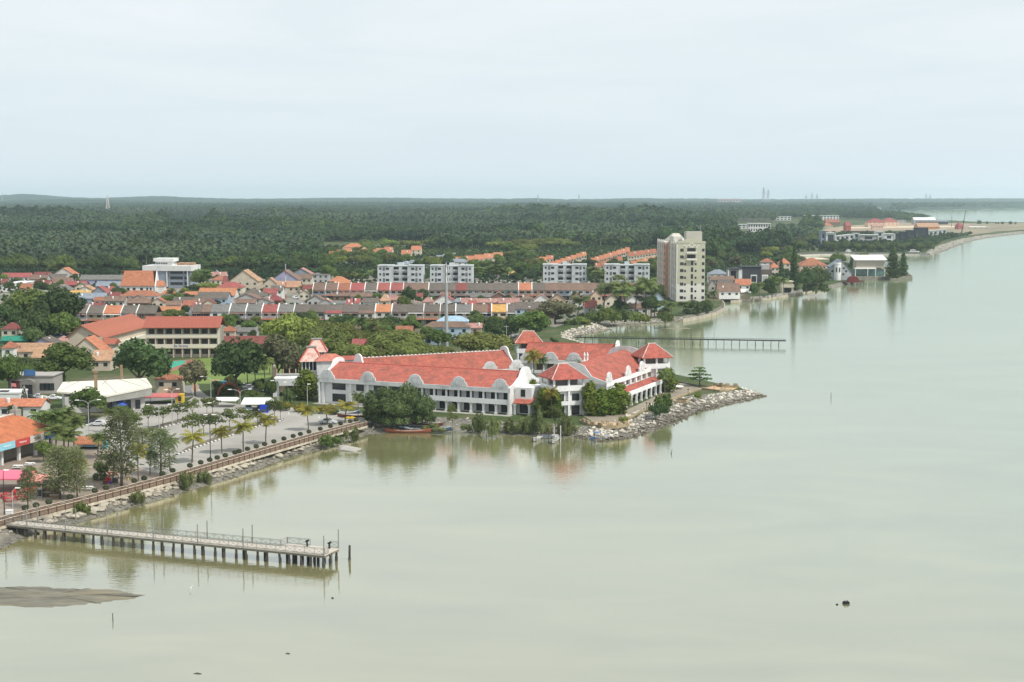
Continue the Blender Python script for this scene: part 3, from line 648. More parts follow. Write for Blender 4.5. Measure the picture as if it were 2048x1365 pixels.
g = G(381, 1183, .0); b = MB(); b.path([(-.22, 0, .38), (-.05, 0, .45), (.1, 0, .47), (.2, 0, .56)], [.03, .1, .11, .05], 8); b.path([(.2, 0, .56), (.16, 0, .72), (.24, 0, .86), (.3, 0, .9)], [.045, .03, .028, .04], 7); b.tube((.3, 0, .9), (.46, 0, .87), .022, .005, 6)
for yy in (-.05, .05): b.tube((.02, yy, -.1), (.03, yy, .4), .012, n=5)
tag(b.build('egret', mat('white_feather', (.78, .78, .75), var=.05), None, True, loc=g, rz=-.5), 'small white egret wading near the end of the sandbar', 'bird')
BW = [(-60,1072),(30,1046),(180,1008),(340,966),(520,912),(640,877),(735,852)]
BZ = 1.8
bw = [G(a, b_, BZ) for a, b_ in BW]
board = empty('boardwalk', (bw[0].x, bw[0].y, 0), 0, 'brown railed boardwalk running along the rocky shore by the car park', 'boardwalk'); o0 = Vector((bw[0].x, bw[0].y, 0))
def off(pts, d):
 out = []
 for i in range(len(pts)):
  t = (pts[min(i+1, len(pts)-1)] - pts[max(i-1, 0)]); t.z = 0; t.normalize(); out.append(pts[i] + Vector((-t.y, t.x, 0))*d)
 return out
def strip(b, A_, B_, z0, z1):
 for i in range(len(A_)-1):
  b.hexa([(A_[i].x, A_[i].y, z0), (A_[i+1].x, A_[i+1].y, z0), (B_[i+1].x, B_[i+1].y, z0), (B_[i].x, B_[i].y, z0)], [(A_[i].x, A_[i].y, z1), (A_[i+1].x, A_[i+1].y, z1), (B_[i+1].x, B_[i+1].y, z1), (B_[i].x, B_[i].y, z1)])
T_ = Matrix.Translation(-o0)
e0, e1 = bw, off(bw, 2.2)
b = MB().at(T_); strip(b, e0, e1, BZ-.25, BZ); b.build('deck', mat('weathered_planks', (.36, .29, .22), var=.25, scale=1.2), board)
b = MB().at(T_); strip(b, off(bw, -.05), off(bw, -.005), BZ-.45, BZ+.05); b.build('fascia', mat('pale_fascia', (.48, .43, .34), var=.3, scale=.8, dirt=(.2, .16, .1), dirt_amt=.7), board)
def walk(pts, step):
 out = []; acc = 0
 for i in range(len(pts)-1):
  d = (pts[i+1]-pts[i]); l = d.length; s_ = -acc
  while s_ + step <= l + 1e-6:
   s_ += step; out.append((pts[i] + d*(s_/l), d.normalized()))
  acc = l - s_
 return out
M_BRN = mat('brown_timber', (.15, .10, .07), var=.25, scale=1.1)
for A_ in (off(bw, .06), off(bw, 2.1)):
 b = MB().at(T_); Z = Vector((0, 0, 1))
 for i in range(len(A_)-1):
  d = (A_[i+1]-A_[i]).normalized(); nn = Vector((-d.y, d.x, 0))*.03
  for q0, q1 in ((.12, .30), (.36, .54), (.60, .78), (.84, 1.0)):
   b.hexa([A_[i]-nn+Z*q0, A_[i+1]-nn+Z*q0, A_[i+1]+nn+Z*q0, A_[i]+nn+Z*q0], [A_[i]-nn+Z*q1, A_[i+1]-nn+Z*q1, A_[i+1]+nn+Z*q1, A_[i]+nn+Z*q1])
 b.build('railing', M_BRN, board)
 b = MB().at(T_)
 for i in range(len(A_)-1):
  d = (A_[i+1]-A_[i]).normalized(); nn = Vector((-d.y, d.x, 0))*.10
  b.hexa([A_[i]-nn+Z*1.03, A_[i+1]-nn+Z*1.03, A_[i+1]+nn+Z*1.03, A_[i]+nn+Z*1.03], [A_[i]-nn+Z*1.1, A_[i+1]-nn+Z*1.1, A_[i+1]+nn+Z*1.1, A_[i]+nn+Z*1.1])
 b.build('handrail', mat('pale_handrail', (.50, .42, .32), var=.2), board)
for p, d in walk(off(bw, .0), 2.05):
 q = p - o0; b = MB(); b.box(q.x-.07, q.x+.07, q.y-.07, q.y+.07, BZ-.1, BZ+1.12); b.build('post', mat('dark_timber', (.07, .045, .032)), board)
for p, d in walk(off(bw, .3), 4.1):
 q = p - o0; b = MB(); b.tube((q.x, q.y, -.2), (q.x, q.y, BZ-.25), .14, n=7); b.build('pile', mat('dark_timber', ()), board)
potm = MB(); potm.hexa([(-.3,-.3,0),(.3,-.3,0),(.3,.3,0),(-.3,.3,0)], [(-.38,-.38,.62),(.38,-.38,.62),(.38,.38,.62),(-.38,.38,.62)]); potm.box(-.42, .42, -.42, .42, .62, .72); pot_me = potm.mesh('planter', WHITE())
ballm = foliage('clipped_shrub', [((0, 0, 1.45), (.5, .5, .48))], 260, .10, leafmat('foliage_topiary', (.07, .085, .045)), 301, corek=.85, low=-.95)
stm = MB().tube((0, 0, .6), (0, 0, 1.2), .05, .04, 5).mesh('stem', BARK())
spots = [190, 275, 375, 485, 545, 650, 735, 820, 890, 985, 1040, 1120, 1200, 1265, 1340, 1468, 1550, 1620, 1680, 1745, 1825, 1860]
px_list = [x*.2564 for x in spots] + [495, 512, 528, 546, 566, 585, 600, 618, 640, 660, 680, 700, 712]
def bw_at(px):
 A_ = off(bw, 2.75); q = [PXL(p) for p in A_]
 for i in range(len(q)-1):
  if q[i][0] <= px <= q[i+1][0]:
   t_ = (px-q[i][0])/(q[i+1][0]-q[i][0]); return A_[i].lerp(A_[i+1], t_)
 return A_[-1]
for k, px in enumerate(px_list):
 p = bw_at(px); o = link('planter', pot_me, None, (p.x, p.y, GZ+.02), .5); o.scale = (1.2, 1.2, 1.05)
 if k in (3, 5, 8, 9, 12): tag(o, 'empty white square planter behind the boardwalk railing', 'planter', 'empty white planters along the boardwalk')
 else:
  tag(o, 'white square planter with a small ball-clipped shrub behind the boardwalk railing', 'planter', 'planted white planters along the boardwalk'); link('clipped_shrub', ballm, o); link('stem', stm, o)
def rock_mesh(seed, m, sub=1):
 rs = np.random.RandomState(seed); V, Fc = ico(sub); sc = np.array([1.0, .6+.35*rs.rand(), .45+.3*rs.rand()]); d = rs.normal(size=(6, 3)); d /= np.linalg.norm(d, axis=1)[:, None]
 V = V.copy()
 for q in d:
  h = .62+.2*rs.rand(); t = V@q; V -= np.outer(np.maximum(t-h, 0), q)
 return V*sc + rs.normal(size=V.shape)*.03, Fc
def rockmat(name, dry, wet, z0=.25, z1=1.0):
 m = mat(name, dry, rough=.85, var=.35, scale=1.3, bump=.5); t = m.node_tree; b = t.nodes['Principled BSDF']; src = b.inputs['Base Color'].links[0].from_socket
 g = N(t, 'ShaderNodeNewGeometry'); s = N(t, 'ShaderNodeSeparateXYZ'); t.links.new(g.outputs['Position'], s.inputs[0]); nz = N(t, 'ShaderNodeTexNoise'); nz.inputs['Scale'].default_value = .3; t.links.new(g.outputs['Position'], nz.inputs['Vector'])
 ad = N(t, 'ShaderNodeMath', operation='MULTIPLY_ADD'); t.links.new(nz.outputs[0], ad.inputs[0]); ad.inputs[1].default_value = .9; t.links.new(s.outputs[2], ad.inputs[2])
 mr = N(t, 'ShaderNodeMapRange'); t.links.new(ad.outputs[0], mr.inputs[0]); mr.inputs[1].default_value = z0+.45; mr.inputs[2].default_value = z1+.45
 mi = N(t, 'ShaderNodeMix', data_type='RGBA'); t.links.new(mr.outputs[0], mi.inputs[0]); mi.inputs[6].default_value = (*wet, 1); t.links.new(src, mi.inputs[7]); t.links.new(mi.outputs[2], b.inputs['Base Color']); return m
RK_SHORE = rockmat('shore_rock', (.36, .325, .26), (.085, .078, .06), .15, .9)
RK_PALE = rockmat('pale_riprap', (.52, .485, .41), (.12, .105, .08), .45, .95)
def seg_index(px0, px1, cond=None): return [i for i in range(len(WL)-1)]
def riprap(name, i0, i1, dens, smin, smax, m, label, seed, tmin=0.0, tmax=1.15):
 """a bank of tipped stones between waterline points i0 and i1: too many to count"""
 rs = np.random.RandomState(seed); protos = [rock_mesh(seed*10+k, m, 1) for k in range(6)]; Vs = []; Fs = []; n0 = 0
 for i in range(i0, i1):
  a, c = wl[i], wl[i+1]; ta, tc_ = lt[i], lt[i+1]; area = (c-a).length*((ta-a).length+(tc_-c).length)/2
  for k in range(int(area*dens)):
   u, v = rs.rand(), tmin+(tmax-tmin)*rs.rand(); p = (a.lerp(c, u)).lerp(ta.lerp(tc_, u), v)
   z = -.02 + .62*min(v/.45, 1) + max(0, (v-.45)/.55)*(GZ-.6) if v < 1 else GZ; s_ = smin + (smax-smin)*rs.rand()**2
   V, Fc = protos[rs.randint(6)]; an = rs.rand()*6.28; ca, sa = math.cos(an), math.sin(an); tl = rs.normal()*.35
   q = V*s_; q = np.stack([q[:, 0]*ca-q[:, 1]*sa, q[:, 0]*sa+q[:, 1]*ca, q[:, 2]+q[:, 0]*tl], 1) + np.array([p.x, p.y, z+.1*s_]); Vs += q.tolist(); Fs += [tuple(n0+j for j in f) for f in Fc]; n0 += len(V)
 me = bpy.data.meshes.new(name); me.from_pydata(Vs, [], Fs); me.materials.append(m); me.update(); return tag(link(name, me), label, None, None, 'stuff')
riprap('shore_stones', 0, 12, .85, .18, .55, RK_SHORE, 'dark muddy stones covering the shore below the boardwalk', 1, -.12, .9)
riprap('shore_stones', 12, 18, .55, .18, .6, RK_SHORE, 'scattered stones on the little beach and below the long white hotel wing', 2, .1, 1.0)
riprap('headland_riprap', 18, 26, .95, .3, .9, RK_PALE, 'pale tipped stones round the headland, dark where the tide wets them', 3, -.12, .93)
riprap('cove_riprap', 30, 40, .8, .3, .9, rockmat('cove_rock', (.50, .46, .38), (.16, .14, .10), .2, .8), 'pale stones along the cove beyond the hotel', 4, 0, 1.1)
riprap('revetment_stones', 66, 75, .12, .5, 1.4, rockmat('revetment_rock', (.42, .39, .33), (.2, .18, .14), .2, .8), 'grey stone revetment along the far curved embankment', 5, 0, 1.0)
rs = np.random.RandomState(77); bm_ = [MB().raw(*[x.tolist() if hasattr(x, 'tolist') else x for x in rock_mesh(500+k, RK_SHORE, 2)]).mesh('boulder', RK_SHORE) for k in range(6)]
for k in range(150):
 i = rs.randint(2, 12); u, v = rs.rand(), .3+.45*rs.rand(); p = wl[i].lerp(wl[i+1], u).lerp(lt[i].lerp(lt[i+1], u), v)
 o = link('boulder', bm_[k % 6], None, (p.x, p.y, -.02+.62*min(v/.45, 1)+max(0, (v-.45)/.55)*1.1+.1), rs.rand()*6.28); s_ = .55+.75*rs.rand()**1.6; o.scale = (s_, s_, s_)
 tag(o, 'grey brown boulder among the shore stones below the boardwalk', 'boulder', 'boulders below the boardwalk')
ASPH = mat('car_park_paving', (.33, .315, .285), rough=.9, var=.10, scale=.08, dirt=(.24, .225, .20), dirt_amt=.8)
psheet('car_park', [(300,944),(352,957),(520,903),(640,869),(745,845),(705,826),(640,817),(560,815),(500,812),(440,804),(412,790),(398,778),(383,778),(386,795),(370,806),(310,808),(225,828),(180,842),(146,862),(148,885),(230,900),(250,925)], GZ+.03, ASPH)
psheet('promenade_ground', [(-60,1062),(30,1040),(180,1003),(350,958),(352,932),(305,938),(252,926),(232,901),(150,886),(100,880),(-60,900)], GZ+.02, mat('brown_paving', (.235, .19, .15), var=.25, scale=.35, dirt=(.30, .27, .23), dirt_amt=.8))
psheet('access_road', [(380,795),(400,786),(398,770),(360,772),(280,790),(130,815),(-60,835),(-60,862),(120,830),(290,805)], GZ+.024, mat('road_asphalt', (.20, .195, .185), var=.12, scale=.1))
psheet('school_field', [(300,742),(350,722),(420,716),(560,715),(590,722),(575,748),(480,768),(400,768),(330,765)], GZ+.03, mat('field_grass', (.13, .185, .04), var=.25, scale=.08, dirt=(.17, .21, .055), dirt_amt=.8))
psheet('sports_court', [(318,742),(330,724),(372,721),(368,728),(345,736)], GZ+.06, mat('green_court', (.05, .30, .20), var=.08))
psheet('court_border', [(308,747),(316,724),(392,719),(380,730),(350,741),(325,747)], GZ+.045, mat('red_court', (.30, .12, .09), var=.15))
def kerb(pix, label, wide=.35):
 pts = [G(a, b_, GZ) for a, b_ in pix]; bw_ = MB(); bb = MB(); root = empty('striped_kerb', pts[0], 0, label, 'kerb'); T2 = Matrix.Translation(-pts[0])
 bw_.at(T2); bb.at(T2)
 sg = walk(pts, .9); prev = pts[0]
 for k, (p, d) in enumerate(sg):
  nn = Vector((-d.y, d.x, 0))*wide/2; (bw_ if k % 2 else bb).hexa([prev-nn, p-nn, p+nn, prev+nn], [prev-nn+Vector((0,0,.2)), p-nn+Vector((0,0,.2)), p+nn+Vector((0,0,.2)), prev+nn+Vector((0,0,.2))]); prev = p
 bw_.build('white_stripe', WHITE(), root); bb.build('black_stripe', mat('black_paint', (.03, .03, .03)), root)
kerb([(284,867),(340,852),(400,836)], 'black and white kerb along the upper row of young trees in the car park')
kerb([(352,911),(380,900),(450,876),(525,850),(562,842),(568,838)], 'long black and white kerb along the middle tree strip of the car park')
kerb([(146,859),(160,854),(180,849)], 'short black and white kerb beside the silver hatchback')
psheet('tree_strip', [(286,864),(340,849),(400,833),(440,828),(436,824),(390,830),(330,846),(284,860)], GZ+.06, mat('strip_soil', (.16, .13, .09), var=.3))
psheet('tree_strip', [(358,906),(380,898),(450,873),(525,847),(560,839),(552,836),(515,846),(440,871),(372,896)], GZ+.06, mat('strip_soil', ()))
PL = mat('worn_line_paint', (.48, .47, .44), var=.2)
for i in range(9):
 t_ = i/8; a = G(430+t_*200, 884-t_*48, GZ+.05); d = Vector((.35, .94, 0)); b = MB(); q = Vector((d.y, -d.x, 0))*.06; e = a + d*4.6
 b.poly([a-q, a+q, e+q, e-q]); tag(b.build('road_marking', PL), kind='structure')
YP = [(690,34,803,846),(655,36,812,850),(617,30,812,862),(531,32,827,889),(487,36,840,904),(444,32,852,908),(384,40,862,926)]
for k, (x, w, yt, yb) in enumerate(YP):
 tree('yellow_palm', x, w*1.3, yt-4, yb, ['young yellow green palm beside the brown boat, nearest the hotel trees', 'young palm with yellow fronds just right of the white saloon car', 'young palm with brown hanging fronds left of the white saloon car', 'bright yellow palm by the middle of the boardwalk with orange lower fronds', 'yellow green palm by the boardwalk below the blue bin', 'yellow green palm right of the black lamp post by the boardwalk', 'largest yellow green palm on the boardwalk edge, by the end of the long kerb'][k], 'palms along the boardwalk', rz=k*1.1)
tree('yellow_palm', 277, 38, 882, 962, 'yellowing palm between the needle-leaved trees behind the boardwalk', 'palms along the boardwalk')
tree('green_palm', 340, 40, 864, 942, 'dark green palm with yellow skirt at the corner of the car park', 'palms along the boardwalk')
tree('green_palm', 226, 52, 900, 966, 'low dark palm with arching fronds by the red stool and boxes', 'palms along the boardwalk')
tree('casuarina', 243, 95, 822, 976, 'tallest needle-leaved tree rising beside the small orange roofed kiosk', 'needle-leaved trees on the promenade', rz=.4)
tree('casuarina', 322, 70, 860, 952, 'sparse needle-leaved tree with bare top twigs at the car park corner', 'needle-leaved trees on the promenade', rz=1.4)
tree('casuarina', 120, 88, 892, 998, 'bushy needle-leaved tree above the brown kiosk', 'needle-leaved trees on the promenade', rz=2.2)
tree('casuarina', 155, 60, 895, 1000, 'needle-leaved tree right of the brown kiosk, in front of the small palm', 'needle-leaved trees on the promenade', rz=3.2)
tree('casuarina', 56, 44, 938, 1016, 'thin dry needle-leaved tree by the pink canopy', 'needle-leaved trees on the promenade')
tree('casuarina', 285, 55, 856, 905, 'dark needle-leaved tree behind the orange kiosk', 'needle-leaved trees on the promenade')
tree('yellow_palm', 160, 34, 905, 985, 'bright green palm behind the bushy needle-leaved tree', 'palms along the boardwalk')
for k, (x, w, yt, yb, kd, lb) in enumerate([(98,46,812,905,'coconut','palm in the cluster beside the food court roof, nearest the roof edge'),(128,44,808,900,'coconut','tall palm in the middle of the cluster beside the food court'),(112,48,850,915,'green_palm','shorter palm in front of the blue banner of the food court'),(148,38,826,905,'coconut','palm of the food court cluster nearest the silver hatchback'),(80,40,820,890,'green_palm','palm rising behind the food court ridge'),(136,36,858,912,'green_palm','young palm by the orange kiosk wall')]):
 tree(kd, x, w*1.3, yt-3, yb, lb, 'palm cluster beside the food court')
tree('broad', 178, 84, 774, 838, 'round pale green tree in front of the white winged roof', cat='tree')
tree('dark', 60, 62, 800, 842, 'dark tree behind the ridge of the food court roof')
tree('dark', 28, 36, 810, 850, 'dark bush-like tree behind the left end of the food court roof')
LOT = [(262,34,828,868,''),(297,32,808,861,''),(327,38,812,856,''),(356,28,806,850,''),(385,28,800,842,''),(414,26,793,835,''),(425,28,795,832,''),(385,30,828,880,''),(407,36,830,873,''),(432,38,828,870,''),(459,32,816,866,''),(490,34,818,858,''),(515,28,822,852,''),(549,36,796,846,''),(561,24,804,842,''),(270,30,832,872,'')]
lb = ['young tree left of the upper kerb end', 'young tree standing at the left end of the upper kerb', 'young dark tree second along the upper kerb, by the double-armed lamp', 'young round tree third along the upper kerb', 'young tree fourth along the upper kerb, below the yellow kiosk', 'dark young tree at the right end of the upper tree strip', 'young tree beside the thin-roofed shelter', 'flat-topped sparse young tree at the left end of the long kerb', 'leafy young tree second along the long kerb, left of the blue bin', 'full young tree leaning over the blue bin', 'sparse young tree behind the bright yellow palm', 'young pale tree in front of the white tent', 'thin young tree between the tent and the yellow palm', 'dark round young tree right of the blue tent wall', 'slim young tree at the right end of the long kerb', 'young tree above the needle-leaved trees, left in the car park']
for k, (x, w, yt, yb, _) in enumerate(LOT): tree('lot', x, w*1.12, yt-3, yb, lb[k], 'young trees in the car park')
for x, w, yt, yb, kd, lb_ in ((222,40,808,866,'lot','leafy young tree left of the tallest needle-leaved tree'),(196,44,862,918,'green_palm','green palm behind the small orange kiosk'),(306,40,850,900,'lot','young tree behind the sparse needle-leaved tree'),(250,44,812,858,'broad','round tree on the upper tree strip left of the kerb'),(88,40,880,925,'broad','small round tree before the food court banners'),(300,34,896,950,'green_palm','green palm between two needle-leaved trees near the car park corner'),(60,34,930,968,'lime','yellow green small tree beside the pink canopies'),(134,40,905,960,'mass','bushy tree behind the brown kiosk'),(200,34,915,960,'mass','dark bush right of the picnic tables')): tree(kd, x, w, yt, yb, lb_)
for x, w, yt, yb, lb_ in ((162,30,1003,1030,'bright green bush on the stones near the pier'),(374,28,952,978,'pale green bush on the stones below the car park corner'),(410,24,946,966,'grey green bush on the stones, right of the paler bush'),(656,44,868,894,'large round green bush on the stones by the old concrete slab'),(708,24,860,882,'low bush by the end of the boardwalk'),(278,24,985,1006,'small dry bush on the stones')):
 shrub('green' if w > 35 or x < 200 else 'mangrove', x, w, yt, yb, lb_, None, z=.35)
MG = [(905,24,806,872,'slender tall mangrove in front of the long wing'),(955,30,824,868,''),(985,28,828,874,''),(934,22,840,866,''),(1015,36,830,866,''),(1052,34,826,868,''),(1075,28,816,870,''),(1110,40,808,866,''),(1128,30,826,872,''),(880,26,845,866,''),(1035,30,838,868,''),(1095,30,838,874,''),(862,30,838,862,''),(1140,26,842,872,'')]
for k, (x, w, yt, yb, l_) in enumerate(MG):
 if k in (0, 7): tree('lot', x, w*(1 if k else .9), yt, yb, ['slender tall mangrove standing in the water before the long white wing', 'taller dark mangrove below the corner pavilion'][k > 0], 'mangroves along the hotel shore', 'mangrove_tree', z=.5)
 else: shrub('mangrove', x, w*.85, yt+12, yb-3, 'grey green mangrove bush along the hotel shore', 'mangrove bushes along the hotel shore', z=.5, name='mangrove_shrub')
g = G(700, 899, .3); b = MB(); b.hexa([(-2.6,-1.1,-.3),(1.9,-1.3,-.5),(2.4,1.1,.0),(-2.2,1.3,.3)], [(-2.6,-1.1,0),(1.9,-1.3,-.2),(2.4,1.1,.3),(-2.2,1.3,.6)]); b.box(-2.5, -2.2, -1.0, 1.1, .25, .75)
tag(b.build('concrete_slab', CONC(), None, loc=g, rz=-.5), 'broken pale concrete slab tilted at the water edge by the round bush', 'slab')
# ================================================================== THE WHITE RED-ROOFED HOTEL
M_RED = tiled('red_clay_tiles', (.37, .10, .075), var=.3, dirt=(.19, .075, .058), dirt_amt=.9)
M_STREAK = mat('bleached_clay_tiles', (.58, .42, .36), var=.2, scale=1.6, dirt=(.42, .10, .07), dirt_amt=.95, stretch=(1.6, 1.6, .8))
M_WALL = mat('hotel_white_render', (.74, .745, .74), var=.05, scale=.4, dirt=(.42, .42, .40), dirt_amt=.5)
M_PARA = mat('hotel_weathered_parapet', (.62, .625, .62), var=.08, scale=.6, dirt=(.26, .26, .25), dirt_amt=.7)
M_WIN = glass('hotel_glass', (.022, .026, .03)); M_SHADE = mat('recess_wall', (.34, .32, .29), var=.12)
UV = math.radians(-19.6); U = Vector((math.cos(UV), math.sin(UV), 0)); V_ = Vector((-U.y, U.x, 0))
def gable_outline(w=2.6, h=3.0, base=0):
 """stepped and scrolled parapet: shoulders and a round head"""
 pts = [(-w, base), (w, base), (w, base+.25*h), (w*.93, base+.36*h), (w*.80, base+.43*h), (w*.74, base+.46*h), (w*.72, base+.56*h)]
 for k in range(0, 11):
  a = math.radians(12 + k*15.6); pts.append((w*.70*math.cos(a), base+.56*h+.44*h*math.sin(a)))
 pts += [(-w*.72, base+.56*h), (-w*.74, base+.46*h), (-w*.80, base+.43*h), (-w*.93, base+.36*h), (-w, base+.25*h)]
 return pts
def arch_outline(w, h, n=7):
 pts = [(-w, 0), (w, 0)]
 for k in range(n+1):
  a = math.pi*k/n; pts.append((w*math.cos(a), h + w*.45*math.sin(a)))
 return pts
def parapet_gable(root, x, y, z, w=2.35, h=2.4, th=.4, back=False):
 M = Matrix.Translation((x, y, z));
 g = MB().at(M).extrude_xz(gable_outline(w, h), 0, th).build('gable_parapet', M_PARA, root)
 s = -.05 if not back else th+.0
 MB().at(M @ Matrix.Translation((0, 0, .12*h))).extrude_xz(arch_outline(w*.42, h*.42), s, s+.049).build('niche', mat('niche_grey', (.45, .455, .46), var=.1), g)
 MB().at(M @ Matrix.Translation((0, 0, .12*h))).extrude_xz(arch_outline(w*.34, h*.38), s-.02, s-.001).build('niche_panel', M_PARA, g)
 pl = gable_outline(w, h)[2:]; c = MB().at(M)
 for a, b_ in zip(pl, pl[1:]): c.tube((a[0], th*.4, a[1]), (b_[0], th*.4, b_[1]), .10, n=5, cap=True)
 c.build('coping', M_PARA, g)
def wing(name, label, O, rz, Ln, Wd, ze, zr, front=(), back=(), bays=(), ends=(True, True), base=0.0, eave_h=1.1, ridge_caps=False, roofm=None):
 """two-storey gabled wing: x along the facade, y to the back, origin at the front left foot"""
 r = empty(name, (O.x, O.y, GZ), rz, label, 'hotel'); Z0 = 0
 ze -= GZ; zr -= GZ
 b = MB(); b.box(0, Ln, 2.6, Wd-.3, 0, ze-.35); b.build('wall', M_WALL, r)
 rf = MB(); y0, ym, y1 = .42, Wd/2, Wd-.42
 def slab(ya, za, yb, zb):
  rf.hexa([(.45, ya, za-.22), (Ln-.45, ya, za-.22), (Ln-.45, yb, zb-.22), (.45, yb, zb-.22)], [(.45, ya, za), (Ln-.45, ya, za), (Ln-.45, yb, zb), (.45, yb, zb)])
 slab(y0, ze-.3, ym-.01, zr); slab(ym+.01, zr, y1, ze-.3)
 rf.build('roof', roofm or M_RED, r)
 b = MB(); b.tube((.4, ym, zr+.02), (Ln-.4, ym, zr+.02), .17, n=6); rc = b.build('ridge_cap', mat('ridge_tiles', (.42, .10, .08)), r)
 if ridge_caps:
  pl = [(.6, zr+.02)]
  for k in range(int(Ln/1.2)-1): x_ = .6+k*1.2; pl += [(x_, zr+.3), (x_+.6, zr+.3), (x_+.6, zr+.12), (x_+1.2, zr+.12)]
  pl += [(pl[-1][0], zr+.02)]
  b = MB().extrude_xz(list(reversed(pl)), ym-.22, ym+.22); b.f = [tuple(reversed(q)) for q in b.f]
  b.build('ridge_blocks', mat('ridge_mortar', (.66, .64, .60)), r)
 for y in (0, Wd-.4):
  b = MB(); b.box(0, Ln, y, y+.4, ze-1.15, ze-1.15+eave_h); b.build('eave_parapet', M_PARA, r)
 for side, lst in ((0, front), (1, back)):
  for x in lst: parapet_gable(r, x, (-.04 if side == 0 else Wd-.36), ze-.05, back=bool(side))
 for e, on in zip((0, Ln-.4), ends):
  if not on: continue
  pr = [(0, 0), (Wd, 0), (Wd, ze+.25), (Wd*.86, ze+.25+.18*(zr-ze))]
  rr = Wd*.15;
  pr += [(ym+rr*1.25, zr-.9), (ym+rr*1.1, zr-.3)]
  for k in range(9): a = math.pi*k/8; pr.append((ym+rr*math.cos(a), zr+.0+1.35*math.sin(a)))
  pr += [(ym-rr*1.1, zr-.3), (ym-rr*1.25, zr-.9), (Wd*.14, ze+.25+.18*(zr-ze)), (0, ze+.25)]
  M = Matrix.Translation((e, 0, 0)) @ Matrix(((0, 1, 0, 0), (1, 0, 0, 0), (0, 0, 1, 0), (0, 0, 0, 1)))
  g = MB(); g.hexa([(e, y, z) for y, z in pr], [(e+.4, y, z) for y, z in pr]); g.f = [tuple(reversed(q)) for q in g.f]; g.build('end_gable', M_WALL, r)
 return r
def window(root, x, y, z, w, h, th=.08, m=None, frame=True, mull=1, axis='x'):
 """window standing proud of the wall plane y, centred on x"""
 f_ = None
 def bx(b, x0, x1, y0, y1, z0, z1):
  b.box(x0, x1, y0, y1, z0, z1) if axis == 'x' else b.box(y0, y1, x0, x1, z0, z1)
 if frame:
  b = MB(); t = .09; s = th if axis == 'x' else th
  for q in ((x-w/2-t, x-w/2, z-t, z+h+t), (x+w/2, x+w/2+t, z-t, z+h+t), (x-w/2, x+w/2, z-t, z), (x-w/2, x+w/2, z+h, z+h+t)): bx(b, q[0], q[1], y-s, y+.02, q[2], q[3])
  for k in range(mull): xx = x-w/2+w*(k+1)/(mull+1); bx(b, xx-.03, xx+.03, y-s*.8, y+.01, z, z+h)
  f_ = b.build('window', mat('window_frame_white', (.62, .62, .60)), root)
 b = MB(); bx(b, x-w/2, x+w/2, y-th*.45, y+.015, z, z+h); return b.build('pane' if f_ else 'window', m or M_WIN, f_ or root)
A0 = G(637, 806, GZ); B0 = G(1019, 831, GZ); A0.z = 0; LnF = (B0-A0).length
fw = wing('hotel_wing', 'long white hotel wing with red tiled roof and five scrolled gables facing the bay', Vector((A0.x, A0.y, 0)), math.atan2(B0.y-A0.y, B0.x-A0.x), LnF, 21.0, 8.6, 11.9, front=[2.7, LnF*.27, LnF*.52, LnF*.745, LnF-2.7])
H1 = 3.35; HE = 8.6-GZ-1.15
for k in range(9):
 x = LnF*.49 + k*(LnF*.51-.5)/8
 b = MB(); b.box(x-.28, x+.28, .35, .95, 0, H1-.75); b.hexa([(x-.28,.35,H1-1.2),(x+.28,.35,H1-1.2),(x+.28,.95,H1-1.2),(x-.28,.95,H1-1.2)], [(x-.62,.35,H1-.72),(x+.62,.35,H1-.72),(x+.62,.95,H1-.72),(x-.62,.95,H1-.72)]); b.box(x-.42, x+.42, .25, 1.05, 0, .45); b.build('column', M_WALL, fw)
 b = MB(); b.box(x-.22, x+.22, .35, .8, H1+.55, HE); b.build('pillar', M_WALL, fw)
 if k < 8:
  xm = x + (LnF*.51-.5)/16; window(fw, xm+.5, 2.6, H1+.3, 2.15, 2.0, frame=False); window(fw, xm, 2.6, .25, 2.5, 2.2, frame=False)
b = MB(); b.box(LnF*.49-.3, LnF, .1, .55, H1-.72, H1+.55); b.box(LnF*.49, LnF-.1, .56, 2.59, H1-.3, H1); b.build('balcony_band', M_WALL, fw)
b = MB(); b.box(.1, LnF*.49-.35, .9, 2.59, 0, HE); b.build('front_block', M_WALL, fw)
for x, w in ((6.0, 4.2), (12.6, 2.4), (18.5, 3.4), (23.5, 3.4)):
 window(fw, x, .9, H1+.45, w, 2.5, frame=False); window(fw, x, .9, .5, w, 2.2, frame=False)
for x in (1.2, 9.8, 15.2, 21.4):
 b = MB(); b.box(x-.4, x+.4, .3, .89, 0, HE); b.build('pilaster', M_WALL, fw)
b = MB(); b.box(-.6, LnF+1, -2.2, .08, -1.2, .02); b.build('plinth', CONC(), fw)
b = MB(); b.hexa([(LnF+.3, 1.4, 2.9), (LnF+5.2, 1.4, 2.9), (LnF+5.2, 4.9, 4.2), (LnF+.3, 4.9, 4.2)], [(LnF+.3, 1.4, 3.1), (LnF+5.2, 1.4, 3.1), (LnF+5.2, 4.9, 4.4), (LnF+.3, 4.9, 4.4)]); b.build('porch_roof', M_RED, fw)
for x in (LnF+.7, LnF+4.8):
 b = MB(); b.box(x-.3, x+.3, 1.6, 2.2, 0, 2.9); b.hexa([(x-.3,1.55,2.3),(x+.3,1.55,2.3),(x+.3,2.25,2.3),(x-.3,2.25,2.3)], [(x-.75,1.55,2.88),(x+.75,1.55,2.88),(x+.75,2.25,2.88),(x-.75,2.25,2.88)]); b.build('porch_column', M_WALL, fw)
b = MB(); b.box(LnF+.02, LnF+4.6, 3.6, 12, 0, 6.9); b.build('stair_block', M_WALL, fw)
window(fw, LnF+2.2, 3.6, 3.9+.6, 1.3, 1.9, frame=False); window(fw, LnF+2.6, 3.6, .2, 2.6, 2.3, frame=False)
